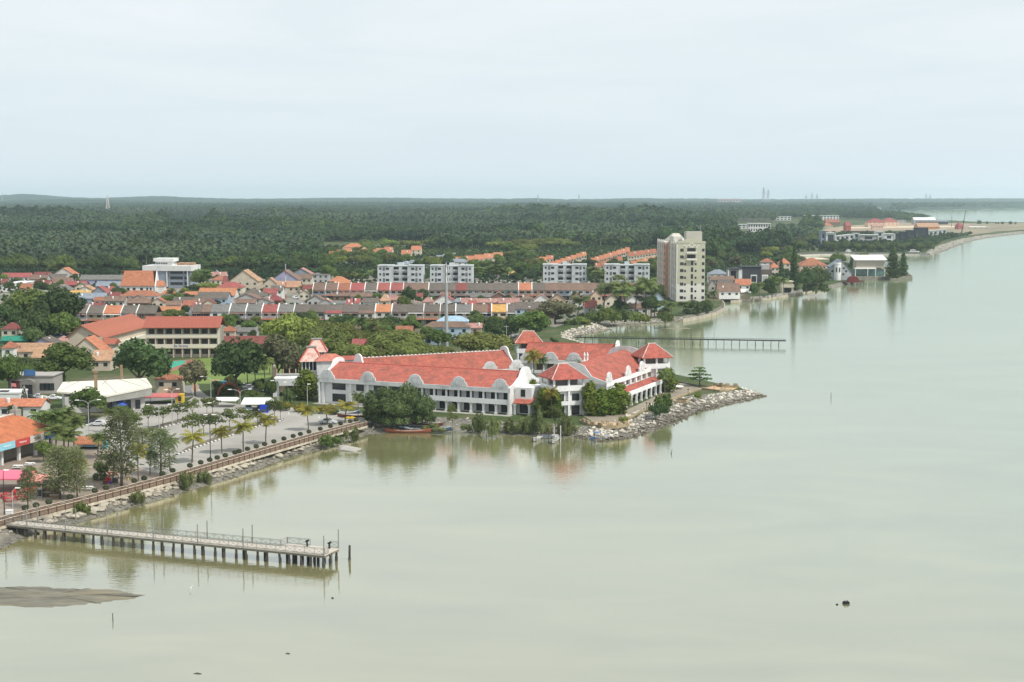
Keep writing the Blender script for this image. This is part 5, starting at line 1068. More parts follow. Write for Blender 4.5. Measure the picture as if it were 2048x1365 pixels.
def terrace(units, yr, ye, hw, rowname, group, wallrows=1, from_left='left end'):
 ze = GZ+hw; Y, hd = hd_for(yr, ye, ze, .52); zr = ZAT(yr, Y+hd)-GZ; S = F/Y; n = len(units)
 names = {'dark': 'dark grey', 'grey': 'grey', 'brown': 'brown', 'red': 'red', 'orange': 'orange', 'tan': 'tan', 'yellow': 'yellow', 'maroon': 'maroon', 'rust': 'rust brown'}
 for k, (x0, x1, rc, wc, par, ext) in enumerate(units):
  w = (x1-x0)/S; xc = XAT((x0+x1)/2, ye, Y)
  lb = '%s roofed terrace house, %s from the left end of %s' % (names[rc], ORD[k+1], rowname)
  r = empty('terrace_house', (xc, Y, GZ), 0, lb, 'house', group); a = w/2
  b = MB(); b.box(-a+.03, a-.03, .35, 2*hd-.3, 0, hw-.2); b.build('wall', WL_(wc), r)
  g = MB()
  for ya, za, yb, zb in ((0, hw, hd-.005, zr), (hd+.005, zr, 2*hd, hw)): g.hexa([(-a+.02, ya, za-.18), (a-.02, ya, za-.18), (a-.02, yb, zb-.18), (-a+.02, yb, zb-.18)], [(-a+.02, ya, za), (a-.02, ya, za), (a-.02, yb, zb), (-a+.02, yb, zb)])
  g.build('roof', RF(rc), r)
  if par:
   g = MB(); p = .28 if par == 1 else .42; g.hexa([(-a-p/2, -.15, 0), (-a-p/2, 2*hd, 0), (-a-p/2, 2*hd, hw+.45), (-a-p/2, hd, zr+.5), (-a-p/2, -.15, hw+.45)], [(-a+p/2, -.15, 0), (-a+p/2, 2*hd, 0), (-a+p/2, 2*hd, hw+.45), (-a+p/2, hd, zr+.5), (-a+p/2, -.15, hw+.45)]); g.f = [tuple(reversed(q)) for q in g.f]
   g.build('party_wall', WHITE(), r)
  rs = np.random.RandomState(k*7+n)
  for q, xx in enumerate((-a*.48, a*.48)):
   v = MB(); ww = .75+.35*rs.rand(); v.box(xx-ww, xx+ww, .27, .37, hw-1.75, hw-.65); wd_ = v.build('window', SG, r)
   if rs.rand() < .5: v = MB(); v.box(xx-.03, xx+.03, .24, .265, hw-1.75, hw-.65); v.box(xx-ww, xx+ww, .24, .264, hw-1.24, hw-1.18) if False else None; v.build('mullion', WHITE(), wd_)
  if rs.rand() < .75: v = MB(); v.hexa([(-a+.2, -.7, hw-.62), (a-.2, -.7, hw-.62), (a-.2, .34, hw-.42), (-a+.2, .34, hw-.42)], [(-a+.2, -.7, hw-.56), (a-.2, -.7, hw-.56), (a-.2, .34, hw-.36), (-a+.2, .34, hw-.36)]); v.build('awning', [WHITE(), RF('brown'), RF('grey'), RF('pink')][rs.randint(4)], r)
  v = MB(); v.hexa([(-a+.1, -2.6, 2.3), (a-.1, -2.6, 2.3), (a-.1, .34, 2.75), (-a+.1, .34, 2.75)], [(-a+.1, -2.6, 2.42), (a-.1, -2.6, 2.42), (a-.1, .34, 2.87), (-a+.1, .34, 2.87)]); v.build('porch_roof', RF(['brown', 'rust', 'dark', 'pink', 'grey'][rs.randint(5)]), r)
  v = MB(); v.box(-a*.7, a*.7, .27, .36, .1, 2.2); v.build('doorway', SG, r)
  if ext:
   ec, ew = ext; v = MB(); v.box(-a+.25, a-.25, -2.2, .26, 0, hw-.5); v.build('front_extension', WL_(ew), r); v = MB(); v.hexa([(-a+.1, -2.5, hw-.5), (a-.1, -2.5, hw-.5), (a-.1, .6, hw+.5), (-a+.1, .6, hw+.5)], [(-a+.1, -2.5, hw-.35), (a-.1, -2.5, hw-.35), (a-.1, .6, hw+.65), (-a+.1, .6, hw+.65)]); v.build('extension_roof', RF(ec), r)
   for xx in (-a*.45, a*.45): v = MB(); v.box(xx-.8, xx+.8, -2.27, -2.19, hw-1.9, hw-.9); v.build('window', SG, r)
  if rs.rand() < .45:
   v = MB(); tx = (rs.rand()-.5)*a; v.lathe([(.45, zr-.7), (.5, zr-.1), (.5, zr+.35), (.2, zr+.5)], 8, (tx, hd+1.1, 0)); v.build('water_tank', WHITE(), r)
D = 'dark'
terrace([(137,173,D,'blue',0,None),(173,206,D,'cream',1,None),(206,241,'orange','cream',1,None),(241,272,D,'blue',1,None),(272,312,D,'brown',1,None)], 611, 627, 5.4, 'the row behind the school', 'terrace row behind the school')
terrace([(383,402,D,'grey',0,None),(402,420,'brown','grey',0,None),(420,458,'grey','white',0,None),(458,491,'grey','white',2,None),(491,523,'grey','white',2,None),(523,555,'red','white',2,None),(555,587,'grey','white',2,None),(587,618,D,'grey',1,None),(618,650,D,'grey',0,None),(650,685,D,'blue',0,('red','white')),(685,717,D,'grey',0,None),(717,750,D,'white',0,('brown','offwhite')),(750,783,'orange','offwhite',2,None),(783,815,D,'white',2,None),(815,847,D,'offwhite',0,None),(847,880,D,'cream',1,None),(880,911,D,'green',1,None),(911,944,'grey','white',2,None),(944,976,'brown','lilac',2,None),(976,983,'maroon','grey',0,None),(983,1014,'yellow','cream',2,None),(1014,1030,D,'brown',2,None)], 609, 624, 5.6, 'the front terrace row', 'front terrace row')
terrace([(625,650,'brown','blue',1,None),(650,675,'brown','white',1,None),(675,700,'rust','white',1,None),(700,729,'red','grey',1,None),(729,754,D,'grey',2,None),(754,780,'red','cream',2,None),(780,806,'red','white',2,None),(806,831,'brown','cream',1,None),(831,857,'brown','grey',0,None),(857,884,D,'white',2,None),(884,911,D,'pink',0,None),(911,934,'maroon','grey',0,None),(934,960,D,'grey',0,None),(960,986,D,'cream',0,None),(986,1011,D,'teal',0,None),(1011,1037,D,'teal',0,None),(1037,1064,'orange','cream',2,None),(1064,1090,D,'cream',2,None),(1090,1116,'brown','pink',0,None),(1116,1142,'brown','blue',0,None),(1142,1168,'brown','white',0,None),(1168,1194,'brown','white',0,None),(1194,1219,D,'white',0,None),(1219,1248,'rust','pink',1,None),(1248,1290,'brown','pink',1,None)], 566, 580, 5.4, 'the back terrace row', 'back terrace row')
H = [
 (0,60,546,554,3.2,'red','white','long red roofed house at the far left edge of the town','gable'),
 (60,66,546,552,3.2,'red','white',None,None),
 (104,148,536,549,5.0,'orange','offwhite','pale gable-ended house with orange roof edge before the far wood','gend'),
 (66,100,544,550,3.0,'maroon','grey','brown roofed house beside the long red roof','gable'),
 (12,46,557,566,4.0,'white','white','bright white flat roofed house at the left edge','flat'),
 (2,24,568,574,3.0,'white','white','low white annex in front of the bright white house','flat'),
 (38,62,567,577,3.0,'rust','cream','small rust red roof right of the bright white house','gable'),
 (0,14,558,566,3,'maroon','grey','maroon roof at the left edge behind the white annex','gable'),
 (56,94,550,558,3.0,'brown','grey','brown roof behind the round dark tree at the left','gable'),
 (92,130,548,556,3.0,'dark','grey','dark grey roof right of the gable-ended house','gable'),
 (100,142,556,566,3.0,'brown','grey','brown low roof in the middle of the left district','gable'),
 (128,172,562,570,3.2,'red','brown','bright red roof over a brown walled house','gable'),
 (96,140,570,580,3.0,'grey','cream','grey gabled roof beside the tall dark trees','gend'),
 (60,82,578,586,3.0,'grey','white','grey hipped roof among the left trees','hip'),
 (158,246,550,559,5.0,'grey','lilac','long grey roofed hall with lilac wall','gable'),
 (190,240,563,572,3.0,'slate','lilac','pale slate roof in front of the lilac hall','gable'),
 (152,188,572,580,3.0,'tan','cream','tan roofed gable house left of the slate roof','gend'),
 (140,182,581,585,3.0,'yellow','cream','narrow orange yellow roof strip near the dark trees','gable'),
 (180,215,573,586,3.2,'red','bluegrey','red roofed gable house with grey gable wall','gend'),
 (146,210,586,597,3.0,'slate','bluegrey','blue grey lean-to house with dark openings','gable'),
 (205,232,572,580,3.0,'red','cream','small red hipped roofs left of the orange hall','hip'),
 (205,250,592,602,3.0,'brown','grey','brown roof behind the left terrace row','gable'),
 (176,208,606,612,4.5,'maroon','grey','dull red roof strip above the left terrace row','gable'),
 (238,316,581,592,4.0,'rust','white','long rust red hipped roof below the orange hall','hip'),
 (228,260,592,600,3.0,'dark','blue','dark roof beside the long rust red hip','gable'),
 (252,300,597,606,3.0,'brown','brown','brown roof behind the left terrace with orange hedge','gable'),
 (320,345,577,588,3.2,'orange','white','small orange hipped roof right of the orange hall','hip'),
 (318,360,613,622,3.5,'orange','cream','orange gabled roof between the two terrace rows','gable'),
 (363,390,601,612,4.6,'rust','white','rust roofed house front between the terrace rows','gable'),
 (382,398,606,613,4.6,'red','white','narrow red roof left of the front terrace row','gable'),
 (368,396,583,590,3.4,'orange','white','smaller orange roof left of the long orange house','gable'),
 (394,470,576,591,4.0,'orange','white','long orange roofed house in the middle of the left district','gable'),
 (432,486,564,575,5.5,'red','cream','bright red hipped roof with white lit ridge beside the palms','hip'),
 (392,456,584,597,3.4,'dark','blue','dark gabled roof in front of the long orange house','gable'),
 (344,400,594,604,3.0,'dark','grey','low dark roof right of the hedge','gable'),
 (380,420,597,607,3.0,'brown','grey','brown roof behind the front terrace row, at its left end','gable'),
 (424,440,541,549,4.2,'slate','offwhite','small house at the wood edge right of the grey blue block','gend'),
 (420,452,544,552,4.0,'pink','offwhite','pinkish roof at the wood edge','gable'),
 (443,452,552,566,4.4,'maroon','brown','maroon roof left of the big beige gable','gable'),
 (456,518,541,563,6.0,'tan','beige','big beige gable-ended house at the wood edge','gend'),
 (524,556,556,568,4.4,'tan','beige','smaller beige gable-ended house beside the antenna mast','gend'),
 (540,598,541,560,6.0,'brown','lilac','tall pale lilac gable wall behind the antenna mast','gend'),
 (580,624,537,548,6.0,'pink','bluegrey','grey gable-ended house with pink roof edge by the wood','gend'),
 (592,624,548,557,5.6,'brown','cream','brown roofed two-storey house with cream balcony','gable'),
 (624,658,542,549,6.0,'grey','grey','bare grey slanting wall house at the wood edge','flat'),
 (552,600,562,574,3.4,'tan','beige','low tan roofs in front of the lilac gable','gable'),
 (476,530,577,592,3.6,'dark','grey','dark hipped roof in the middle of the town','hip'),
 (466,520,588,598,3.0,'brown','grey','brown gabled roof with white edge in front of the dark hip','gend'),
 (524,554,577,587,3.6,'red','white','small red roof with a white dormer beside the antenna mast','gable'),
 (530,562,589,601,3.2,'maroon','brown','maroon hipped roof below the antenna mast','hip'),
 (540,566,571,580,5.2,'dark','white','dark roofed white house just left of the antenna mast','gable'),
 (470,512,598,606,3.0,'brown','grey','low brown roof behind the front terrace, fourth house from its left','gable'),
 (505,545,596,604,3.0,'brown','grey','brown roofed rear extension behind the red terrace roof','gend'),
 (657,696,553,562,5.0,'orange','peach','orange hipped house with dark windows above the back terrace row','hip'),
 (668,700,561,568,4.0,'orange','peach','lower orange roof in front of the orange hipped house','gable'),
 (612,650,591,601,3.0,'brown','grey','brown roof with pink ridge between the terrace rows, at the left','gend'),
 (634,668,598,606,3.0,'pink','grey','pinkish gabled roof between the terrace rows','gend'),
 (658,690,601,607,5.4,'grey','blue','pale blue upper storey between the terrace rows','flat'),
 (691,704,598,610,5.4,'red','white','deep red small roof between the terrace rows, left of a pair','gable'),
 (707,720,597,606,5.4,'red','white','deep red small roof between the terrace rows, right of a pair','gable'),
 (665,700,585,592,3.0,'brown','brown','brown flat roof strip behind the blue upper storey','gable'),
 (700,745,585,593,3.0,'brown','grey','brown corrugated roofs under the red back terrace roofs','gable'),
 (724,757,596,605,3.4,'dark','white','dark roof over a white wall strip between the terrace rows','gable'),
 (757,780,588,602,3.4,'tan','beige','tan hipped roof between the terrace rows','hip'),
 (776,804,592,600,3.2,'pink','pink','pink walled low house between the terrace rows','gable'),
 (843,868,594,604,3.2,'pink','pink','pale red roof beside the trees between the terrace rows','hip'),
 (864,912,590,603,3.2,'red','white','red roof with white edge below the maroon terrace roof','gend'),
 (905,925,596,604,3.0,'slate','grey','small slate roof behind the mast between the terrace rows','hip'),
 (922,955,596,606,3.0,'pink','brown','dull pink roof between the terrace rows, near the middle','gable'),
 (936,953,601,609,4.2,'red','brown','bright red patch of roof behind the front terrace row','gable'),
 (940,985,586,594,3.0,'grey','grey','grey lean-to roofs in front of the teal terrace house','gable'),
 (978,1018,585,596,3.0,'brown','brown','brown gabled roof with white tanks between the terrace rows','gend'),
 (953,1000,597,605,3.0,'pink','pink','long dull pink roof between the terrace rows','gable'),
 (996,1040,596,606,3.2,'pink','peach','pink brown roof left of the dark long roof','gable'),
 (1066,1100,589,600,3.2,'pink','white','pale red gabled roof with white edge right of the orange terrace house','gend'),
 (1098,1132,588,600,3.2,'brown','peach','brown gabled roof with orange edge above the dark trees','gend'),
 (1028,1092,604,618,4.0,'dark','blue','long dark roof with a pale blue wall strip right of the front terrace','gable'),
 (1140,1168,588,602,4.0,'orange','offwhite','gable with white and orange edge above the red shore house','gend'),
 (1180,1206,580,592,4.4,'maroon','peach','peach gable-ended house behind the coconut palms','gend'),
 (1208,1240,590,602,4.0,'brown','cream','brown gabled house hidden by the coconut palms','gend'),
 (1252,1280,592,602,4.0,'grey','white','white gabled house behind the coconut palms','gend'),
 (1304,1330,586,598,5.0,'dark','blue','pale blue gable wall house beside the tall tower block','gend'),
 (1168,1193,600,615,3.8,'red','grey','bright red roofed shore house by the stone cove','gable'),
 (1252,1297,607,617,3.4,'brown','white','low brown roofed bungalow behind the shore hedge','gable'),
 (845,942,643,655,5.4,'brown','blue','pale blue two-storey house with brown hipped roof by the steel mast','hip'),
 (872,938,632,643,5.8,'sky','white','light blue hipped roof behind the pale blue house','hip'),
 (1190,1192,640,641,1,'grey','grey',None,None),
 (690,735,651,672,3.6,'brown','brown','brown hipped roof among the rain trees','hip'),
 (728,772,650,668,3.6,'rust','brown','rust brown hipped roof right of the brown hip among the trees','hip'),
 (702,778,678,692,3.6,'red','maroon','dull red shed roof between the rain trees','gable'),
 (440,470,652,663,3.4,'rust','beige','rust roof just right of the school','hip'),
 (470,515,655,664,2.8,'grey','grey','pale grey sloping shed roof right of the school','gable'),
 (436,560,672,688,3.2,'maroon','brown','long dull maroon roof behind the big rain tree','gable'),
 (935,965,646,656,3.4,'pink','pink','small pink roof right of the pale blue house','gable'),
 (848,882,668,676,2.8,'sky','blue','small pale blue awning roof below the pale blue house','gable'),
 (0,36,645,659,5.6,'maroon','cream','cream house with maroon hipped roof at the left edge','hip'),
 (0,56,672,682,4.2,'green','green','green roofed shed with green walls at the left edge','gable'),
 (0,28,683,697,5.0,'rust','white','white house with rust orange roof at the left edge','hip'),
 (52,116,676,692,4.0,'dark','lilac','lilac gable wall with dark roof edge left of the school','gend'),
 (104,138,672,686,3.6,'pink','pink','pink hipped roof against the school wall','hip'),
 (134,208,676,706,4.0,'orange','cream','orange red gabled roof in front of the school','gend'),
 (20,100,686,704,3.4,'tan','beige','wide tan roof behind the big round tree, at its left','gable'),
 (60,110,692,716,3.4,'tan','beige','lower tan roof left of the big round tree','gable'),
 (180,222,700,722,3.4,'tan','beige','tan roof between the two big round trees','gable'),
 (110,138,667,672,3.4,'navy','blue','bright blue flat roof strip left of the school','gable'),
 (30,64,690,698,3.0,'pink','brown','pinkish brown roof next to the white house at the left edge','gable'),
]
for h in H:
 if h[7] is None: continue
 x0, x1, yr, ye, hw, rc, wc, lb, kd = h
 house(x0, x1, yr, ye, hw, rc, wc, lb, kd, t=.5 if kd != 'hip' else .55)
for x0, x1, yr, ye, rc, kd in ((66,98,560,568,'maroon','gable'),(108,136,549,555,'pink','gend'),(28,58,592,602,'rust','hip'),(148,176,566,573,'brown','gend'),(214,240,584,592,'maroon','gable'),(262,290,590,598,'brown','gend'),(300,330,596,604,'rust','gend'),(330,362,602,610,'brown','gable'),(348,376,588,596,'red','gend'),(404,430,599,607,'maroon','gend'),(486,512,560,568,'rust','hip'),(596,620,580,588,'brown','gend'),(604,632,570,578,'maroon','gable'),(742,762,594,602,'brown','gend'),(826,846,586,593,'maroon','gable'),(1010,1034,586,593,'rust','gend'),(1040,1066,590,598,'brown','hip'),(880,902,584,590,'brown','gable'),(420,452,552,560,'rust','hip'),(186,214,594,601,'rust','gable'),(1052,1080,612,622,'maroon','hip'),(660,690,664,676,'rust','hip'),(790,826,652,664,'rust','gable'),(1084,1110,626,636,'brown','gable')):
 house(x0, x1, yr, ye, 3.1, rc, ['cream', 'white', 'pink', 'grey'][x0 % 4], 'small %s low house tucked between larger roofs of the town' % {'rust': 'rust roofed', 'brown': 'brown roofed', 'maroon': 'maroon roofed', 'pink': 'pink roofed', 'red': 'red roofed'}[rc], kd, group='small %s houses tucked in the town' % rc)
def placed(px, py_base): return G(px, py_base, GZ)
Yh = (HC-GZ)*F/(589-YH); S_ = F/Yh; r = empty('hall', (XAT(281, 589, Yh), Yh, GZ), R(4), 'big bright orange roofed hall with white walls in the left district', 'hall')
w = 78/S_; hw = (589-571)/S_*.98; hr = (589-547)/S_; b = MB(); b.box(-w/2, w/2-3, .5, 14, 0, hw); b.build('wall', WL_('white'), r)
om = RF('orange'); b = MB()
for ya, za, yb, zb in ((-.2, hw, 7.2, hr*1.0+1.4), (7.21, hr+1.4, 14.6, hw)): b.hexa([(-w/2-.4, ya, za-.2), (w/2-3, ya, za-.2), (w/2-3-2.0, yb, zb-.2), (-w/2+1.2, yb, zb-.2)], [(-w/2-.4, ya, za), (w/2-3, ya, za), (w/2-3-2.0, yb, zb), (-w/2+1.2, yb, zb)])
b.build('roof', om, r); g = MB(); g.hexa([(w/2-3.0, -.3, 0), (w/2-3.0, 14.6, 0), (w/2-3.0, 14.6, hw), (w/2-3.0, 7.2, hr+1.2), (w/2-3.0, -.3, hw)], [(w/2-2.6, -.3, 0), (w/2-2.6, 14.6, 0), (w/2-2.6, 14.6, hw), (w/2-2.6, 7.2, hr+1.2), (w/2-2.6, -.3, hw)]); g.f = [tuple(reversed(q)) for q in g.f]; g.build('gable_wall', WHITE(), r)
b = MB(); b.box(w/2-2.59, w/2+2, 2, 9, 0, hw*.9); b.build('annex', WL_('white'), r); b = MB(); b.hexa([(w/2-2.5, 1.6, hw*.9), (w/2+2.4, 1.6, hw*.9), (w/2+2.4, 9.4, hw*.9), (w/2-2.5, 9.4, hw*.9)], [(w/2-2.5, 5.3, hw+2.6), (w/2+1.2, 5.3, hw+2.6), (w/2+1.2, 5.7, hw+2.6), (w/2-2.5, 5.7, hw+2.6)]); b.build('annex_roof', om, r)
for k, x in enumerate((-7, -3.6, .6, 3.8, 5.8)): v = MB(); v.box(x-.8+.3*(k > 2), x+.8-.3*(k > 2), .42, .52, .6, hw-1.2); v.build('window', SG, r)
v = MB(); v.hexa([(2.2, 3.2, hw+2.55), (3.4, 3.2, hw+2.55), (3.4, 4.6, hw+3.65), (2.2, 4.6, hw+3.65)], [(2.2, 3.1, hw+2.8), (3.4, 3.1, hw+2.8), (3.4, 4.5, hw+3.9), (2.2, 4.5, hw+3.9)]); v.build('skylight', WHITE(), r)
Yb = (HC-GZ)*F/(577-YH); S_ = F/Yb; r = empty('office_block', (XAT(334, 577, Yb), Yb, GZ), R(-6), 'grey blue office block with thick white roof slab and rooftop room', 'building'); w = 100/S_; zt = ZAT(532, Yb)-GZ
b = MB(); b.box(-w/2+1, -.2, .8, 18, 0, zt-3.2); b.box(-.19, w/2-1, 1.6, 18, 0, zt-3.2); b.build('wall', WL_('bluegrey'), r)
b = MB(); b.box(-w/2, w/2, 0, 19, zt-3.2, zt); b.build('roof_slab', WL_('white'), r)
b = MB(); b.box(-w/2+7, 2.4, 4, 12, zt, zt+2.4); b.build('rooftop_room', WL_('white'), r); b = MB(); b.box(-w/2+6, 3.4, 3, 13, zt+2.4, zt+4.4); b.build('rooftop_slab', WL_('white'), r)
b = MB(); b.box(4, 14, 8, 14, zt, zt+1.6); b.build('roof_tank_shed', RF('tan'), r)
for x in (-.1, w/2-2.4): b = MB(); b.box(x-.25, x+.25, .3, .79, 0, zt-3.21); b.build('pilaster', WHITE(), r)
for z in (2.2, 5.6, 9.0, 11.6):
 for x, ww in ((3.0, 1.3), (7.0, 2.6), (11.4, .8)):
  if z+1.6 < zt-3.2: v = MB(); v.box(x-ww, x+ww, 1.5, 1.62, z, z+1.7); v.build('window', SG, r)
for k in range(5): v = MB(); v.box(-w/2+7.4+k*1.5, -w/2+8.4+k*1.5, 3.92, 4.02, zt+.9, zt+1.7); v.build('window', SG, r)
def flats(x0, x1, ytop, ybase, label, seed, wall='bluegrey', patch=False):
 Y = (HC-GZ)*F/(ybase-YH); S = F/Y; w = (x1-x0)/S; zt = ZAT(ytop, Y)-GZ; r = empty('apartment_block', (XAT((x0+x1)/2, ybase, Y), Y, GZ), R(-3), label, 'flats', 'four-storey flats behind the back terrace row'); rs = np.random.RandomState(seed)
 m = mat('stained_pale_render', (.50, .53, .54), var=.1, scale=.25, dirt=(.15, .155, .15), dirt_amt=.75); fl = 4; fh = zt/ fl*.97
 b = MB(); b.box(-w/2, -w*.16, 0, 11, 0, zt-.5); b.box(w*.16, w/2, 0, 11, 0, zt-.5); b.box(-w*.159, w*.159, 2.2, 11, 0, zt-.8); b.build('wall', m, r)
 b = MB(); b.box(-w/2-.2, -w*.16, -.2, 11.2, zt-.5, zt); b.box(w*.16, w/2+.2, -.2, 11.2, zt-.5, zt); b.box(-w*.159, w*.159, 2.0, 11.2, zt-.8, zt-.3); b.build('roof', mat('stained_pale_render', ()), r)
 for f_ in range(fl):
  z = f_*fh+.9
  for x in (-w*.44, -w*.28, w*.28, w*.44): v = MB(); ww = .55 if abs(x) > w*.4 else 1.0; v.box(x-ww, x+ww, -.07, .03, z+.2, z+1.6); v.build('window', SG, r)
  for x in (-w*.095, w*.095):
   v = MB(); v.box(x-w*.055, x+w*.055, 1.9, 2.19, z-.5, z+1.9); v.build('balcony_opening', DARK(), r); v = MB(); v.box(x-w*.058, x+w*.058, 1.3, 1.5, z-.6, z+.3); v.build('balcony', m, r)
  for x in (-w*.36, w*.36): v = MB(); v.box(x-.7, x+.7, -.03, .05, z-.4, z+1.9); v.build('stair_opening', mat('stair_shade', (.12, .125, .13)), r)
 b = MB(); b.box(-1.5, 1.5, 4, 8, zt-.3, zt+1.3); b.build('water_tank', mat('stained_pale_render', ()), r)
flats(755, 846, 531, 577, 'leftmost of the stained pale four-storey flats', 1); flats(860, 945, 531, 577, 'stained pale flats behind the steel mast, second from the left', 2); flats(1086, 1173, 529, 575, 'stained pale flats behind the orange terrace house, third from the left', 3); flats(1209, 1299, 529, 575, 'rightmost stained pale flats, next to the tall tower', 4)
Yt = (HC-GZ)*F/(603-YH); S_ = F/Yt; tw = 56/S_; r = empty('tower_block', (XAT(1354, 603, Yt), Yt, GZ), R(4.0), 'tall olive and white apartment tower with scrollwork emblem by the sea wall', 'building')
zt = ZAT(487, Yt)-GZ; OL = mat('olive_render', (.43, .415, .315), var=.06, dirt=(.31, .295, .225), dirt_amt=.3); CR = mat('cream_render', (.62, .60, .54), var=.05); PE = mat('peach_render', (.50, .30, .20), var=.08)
zs = 9.3
b = MB(); b.box(0, tw, 0, 17, 0, zs); b.build('lower_wall', CR, r); b = MB(); b.box(0, tw, 0, 17, zs, zt); b.build('upper_wall', OL, r)
b = MB(); pr = [(-.2, zt+.003), (tw+.2, zt+.003), (tw+.2, zt+1.0), (tw*.78, zt+1.3)] + [(tw*.5+tw*.28*math.cos(math.pi*k/8), zt+1.3+1.2*math.sin(math.pi*k/8)) for k in range(9)] + [(-.2, zt+1.0)]; b.extrude_xz(pr, -.2, .4); b.build('parapet', OL, r)
b = MB(); b.box(tw-8.6, tw, 9, 16, zt+.004, zt+6.0); b.build('stair_core', mat('grey_render', (.40, .385, .34), var=.1), r)
b = MB(); b.tube((tw-.4, 12, zt+6), (tw-.4, 12, zt+9.5), .12, n=5); b.build('mast', M_STEEL, r)
em = MB(); cx_, cz_ = tw*.5, zt-1.0
ring = [(cx_+1.15*math.cos(a), -.12, cz_+1.15*math.sin(a)) for a in np.linspace(0, 2*math.pi, 15)]; em.path(ring, [.17]*15, 5)
for sg in (-1, 1):
 wv = [(cx_+sg*(1.3+q*.62), -.12, cz_-.5+.62*(math.sin(q*1.9)) - .06*q) for q in np.linspace(0, 4.6, 14)]; em.path(wv, [.15]*14, 5)
em.build('emblem', mat('emblem_white', (.75, .74, .68), var=.03), r)
fh = (zt-4.5)/7.35
for f_ in range(8):
 z = 1.3+f_*fh
 cols = ((.16, .95), (.28, .5), (.53, .62), (.66, .5), (.93, .7)) if f_ < 6 else ((.16, .95), (.93, .7))
 for cx2, hw_ in cols: v = MB(); hh = 2.5 if cx2 == .53 else (1.6 if cx2 not in (.28, .66) else 1.15); v.box(tw*cx2-hw_, tw*cx2+hw_, -.07, .04, z, z+hh); v.build('window', SG, r)
 if f_ >= 6:
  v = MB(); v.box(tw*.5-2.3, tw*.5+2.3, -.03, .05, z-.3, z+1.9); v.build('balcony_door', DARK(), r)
  v = MB(); v.box(tw*.5-2.7, tw*.5+2.7, -1.4, -.031, z-1.0, z-.75); v.box(tw*.5-2.7, tw*.5+2.7, -1.4, -1.25, z-.749, z+.05); v.build('balcony', CR, r)
for k, (y0, y1, xi) in enumerate(((17.01, 34, 1.6), (34.01, 58, -.6))):
 b = MB(); b.box(xi, tw-2, y0, y1, 0, zt-1.2*k); b.build('rear_wall', PE, r)
 b = MB(); b.box(xi-.2, tw-1.8, y0, y1+.2, zt-1.2*k, zt-1.2*k+.9); b.build('rear_parapet', CR, r)
for k, y in enumerate((.0, 5.2, 10.2, 16.0, 21.5, 27.5, 33.2, 39, 45, 51.5, 57)):
 xi = 0 if y < 17 else 1.6 if y < 34 else -.6
 b = MB(); b.box(xi-.5, xi-.003, y+.02, y+1.7, 0, zt+.8); b.build('fin', CR, r)
 for f_ in range(8):
  if k in (0,): continue
  z = 1.3+f_*fh; v = MB(); v.box(xi-.08, xi+.04, y-2.6, y-.5, z, z+2.0); v.build('window', SG, r)
b = MB(); b.hexa([(2, 36, zt-.3), (tw-3, 36, zt-.3), (tw-3, 56, zt-.3), (2, 56, zt-.3)], [(5.5, 45, zt+4.2), (tw-6, 45, zt+4.2), (tw-6, 47, zt+4.2), (5.5, 47, zt+4.2)]); b.build('hip_roof', mat('pale_tile', (.48, .44, .38), var=.1), r)
b = MB(); b.box(1, 6, 18, 30, zt+.91, zt+3.2); b.build('roof_room', CR, r)
Ys = G(362, 716, GZ).y; S_ = F/Ys; BG = mat('school_beige', (.51, .45, .36), var=.06, dirt=(.38, .32, .23), dirt_amt=.4); BL = mat('school_cream', (.62, .58, .49), var=.05); SR = tiled('school_red_roof', (.33, .105, .07), var=.1, period=.5)
r = empty('school_block', (XAT(292, 716, Ys), Ys, GZ), R(2.0), 'long three-storey beige school block with red roof and open corridors', 'school'); w = 146/S_; ze = ZAT(655, Ys)-GZ; zr = ZAT(633, Ys+5.8)-GZ; fh = ze/3
b = MB(); b.box(0, w, 1.9, 11, 0, ze-.1); b.build('wall', BG, r)
b = MB()
for ya, za, yb, zb in ((-1.0, ze-.1, 5.6, zr), (5.61, zr, 12, ze-.1)): b.hexa([(-.8, ya, za-.2), (w+.7, ya, za-.2), (w+.7, yb, zb-.2), (-.8, yb, zb-.2)], [(-.8, ya, za), (w+.7, ya, za), (w+.7, yb, zb), (-.8, yb, zb)])
b.build('roof', SR, r)
b = MB(); b.box(w-.4, w, -.02, 11.4, 0, ze-.21); b.build('end_wall', BL, r)
for f_ in range(3):
 z = f_*fh
 if f_: b = MB(); b.box(0, w-.41, .0, 1.89, z-.35, z); b.build('corridor_slab', BG, r); b = MB(); b.box(.05, w-.45, .06, .22, z+.001, z+1.15); b.build('parapet', BL, r)
 for k in range(9):
  x = .3+k*(w-.8)/8; b = MB(); b.box(x-.2, x+.2, .23, .55, z+.002, z+fh-.36); b.build('pillar', BG, r)
  if k < 8: v = MB(); v.box(x+.45, x+(w-.8)/8-.45, 1.8, 1.91, z+1.1, z+fh-.7); v.build('window', SG if (k+f_) % 3 else mat('classroom_brown', (.10, .075, .06)), r)
def text_mesh(txt, size, m, parent, loc, rot=(math.pi/2, 0, 0), name='lettering', extrude=.02):
 cu = bpy.data.curves.new('t', 'FONT'); cu.body = txt; cu.size = size; cu.extrude = extrude; cu.align_x = 'CENTER'; o = bpy.data.objects.new('t', cu); COL.objects.link(o)
 dg = bpy.context.evaluated_depsgraph_get(); me = bpy.data.meshes.new_from_object(o.evaluated_get(dg)); bpy.data.objects.remove(o); bpy.data.curves.remove(cu)
 me.materials.clear(); me.materials.append(m); q = link(name, me, parent, loc); q.rotation_euler = rot; return q
text_mesh('Be Strong', 1.25, mat('blue_lettering', (.07, .08, .25)), r, (w*.48, .03, fh+.18))
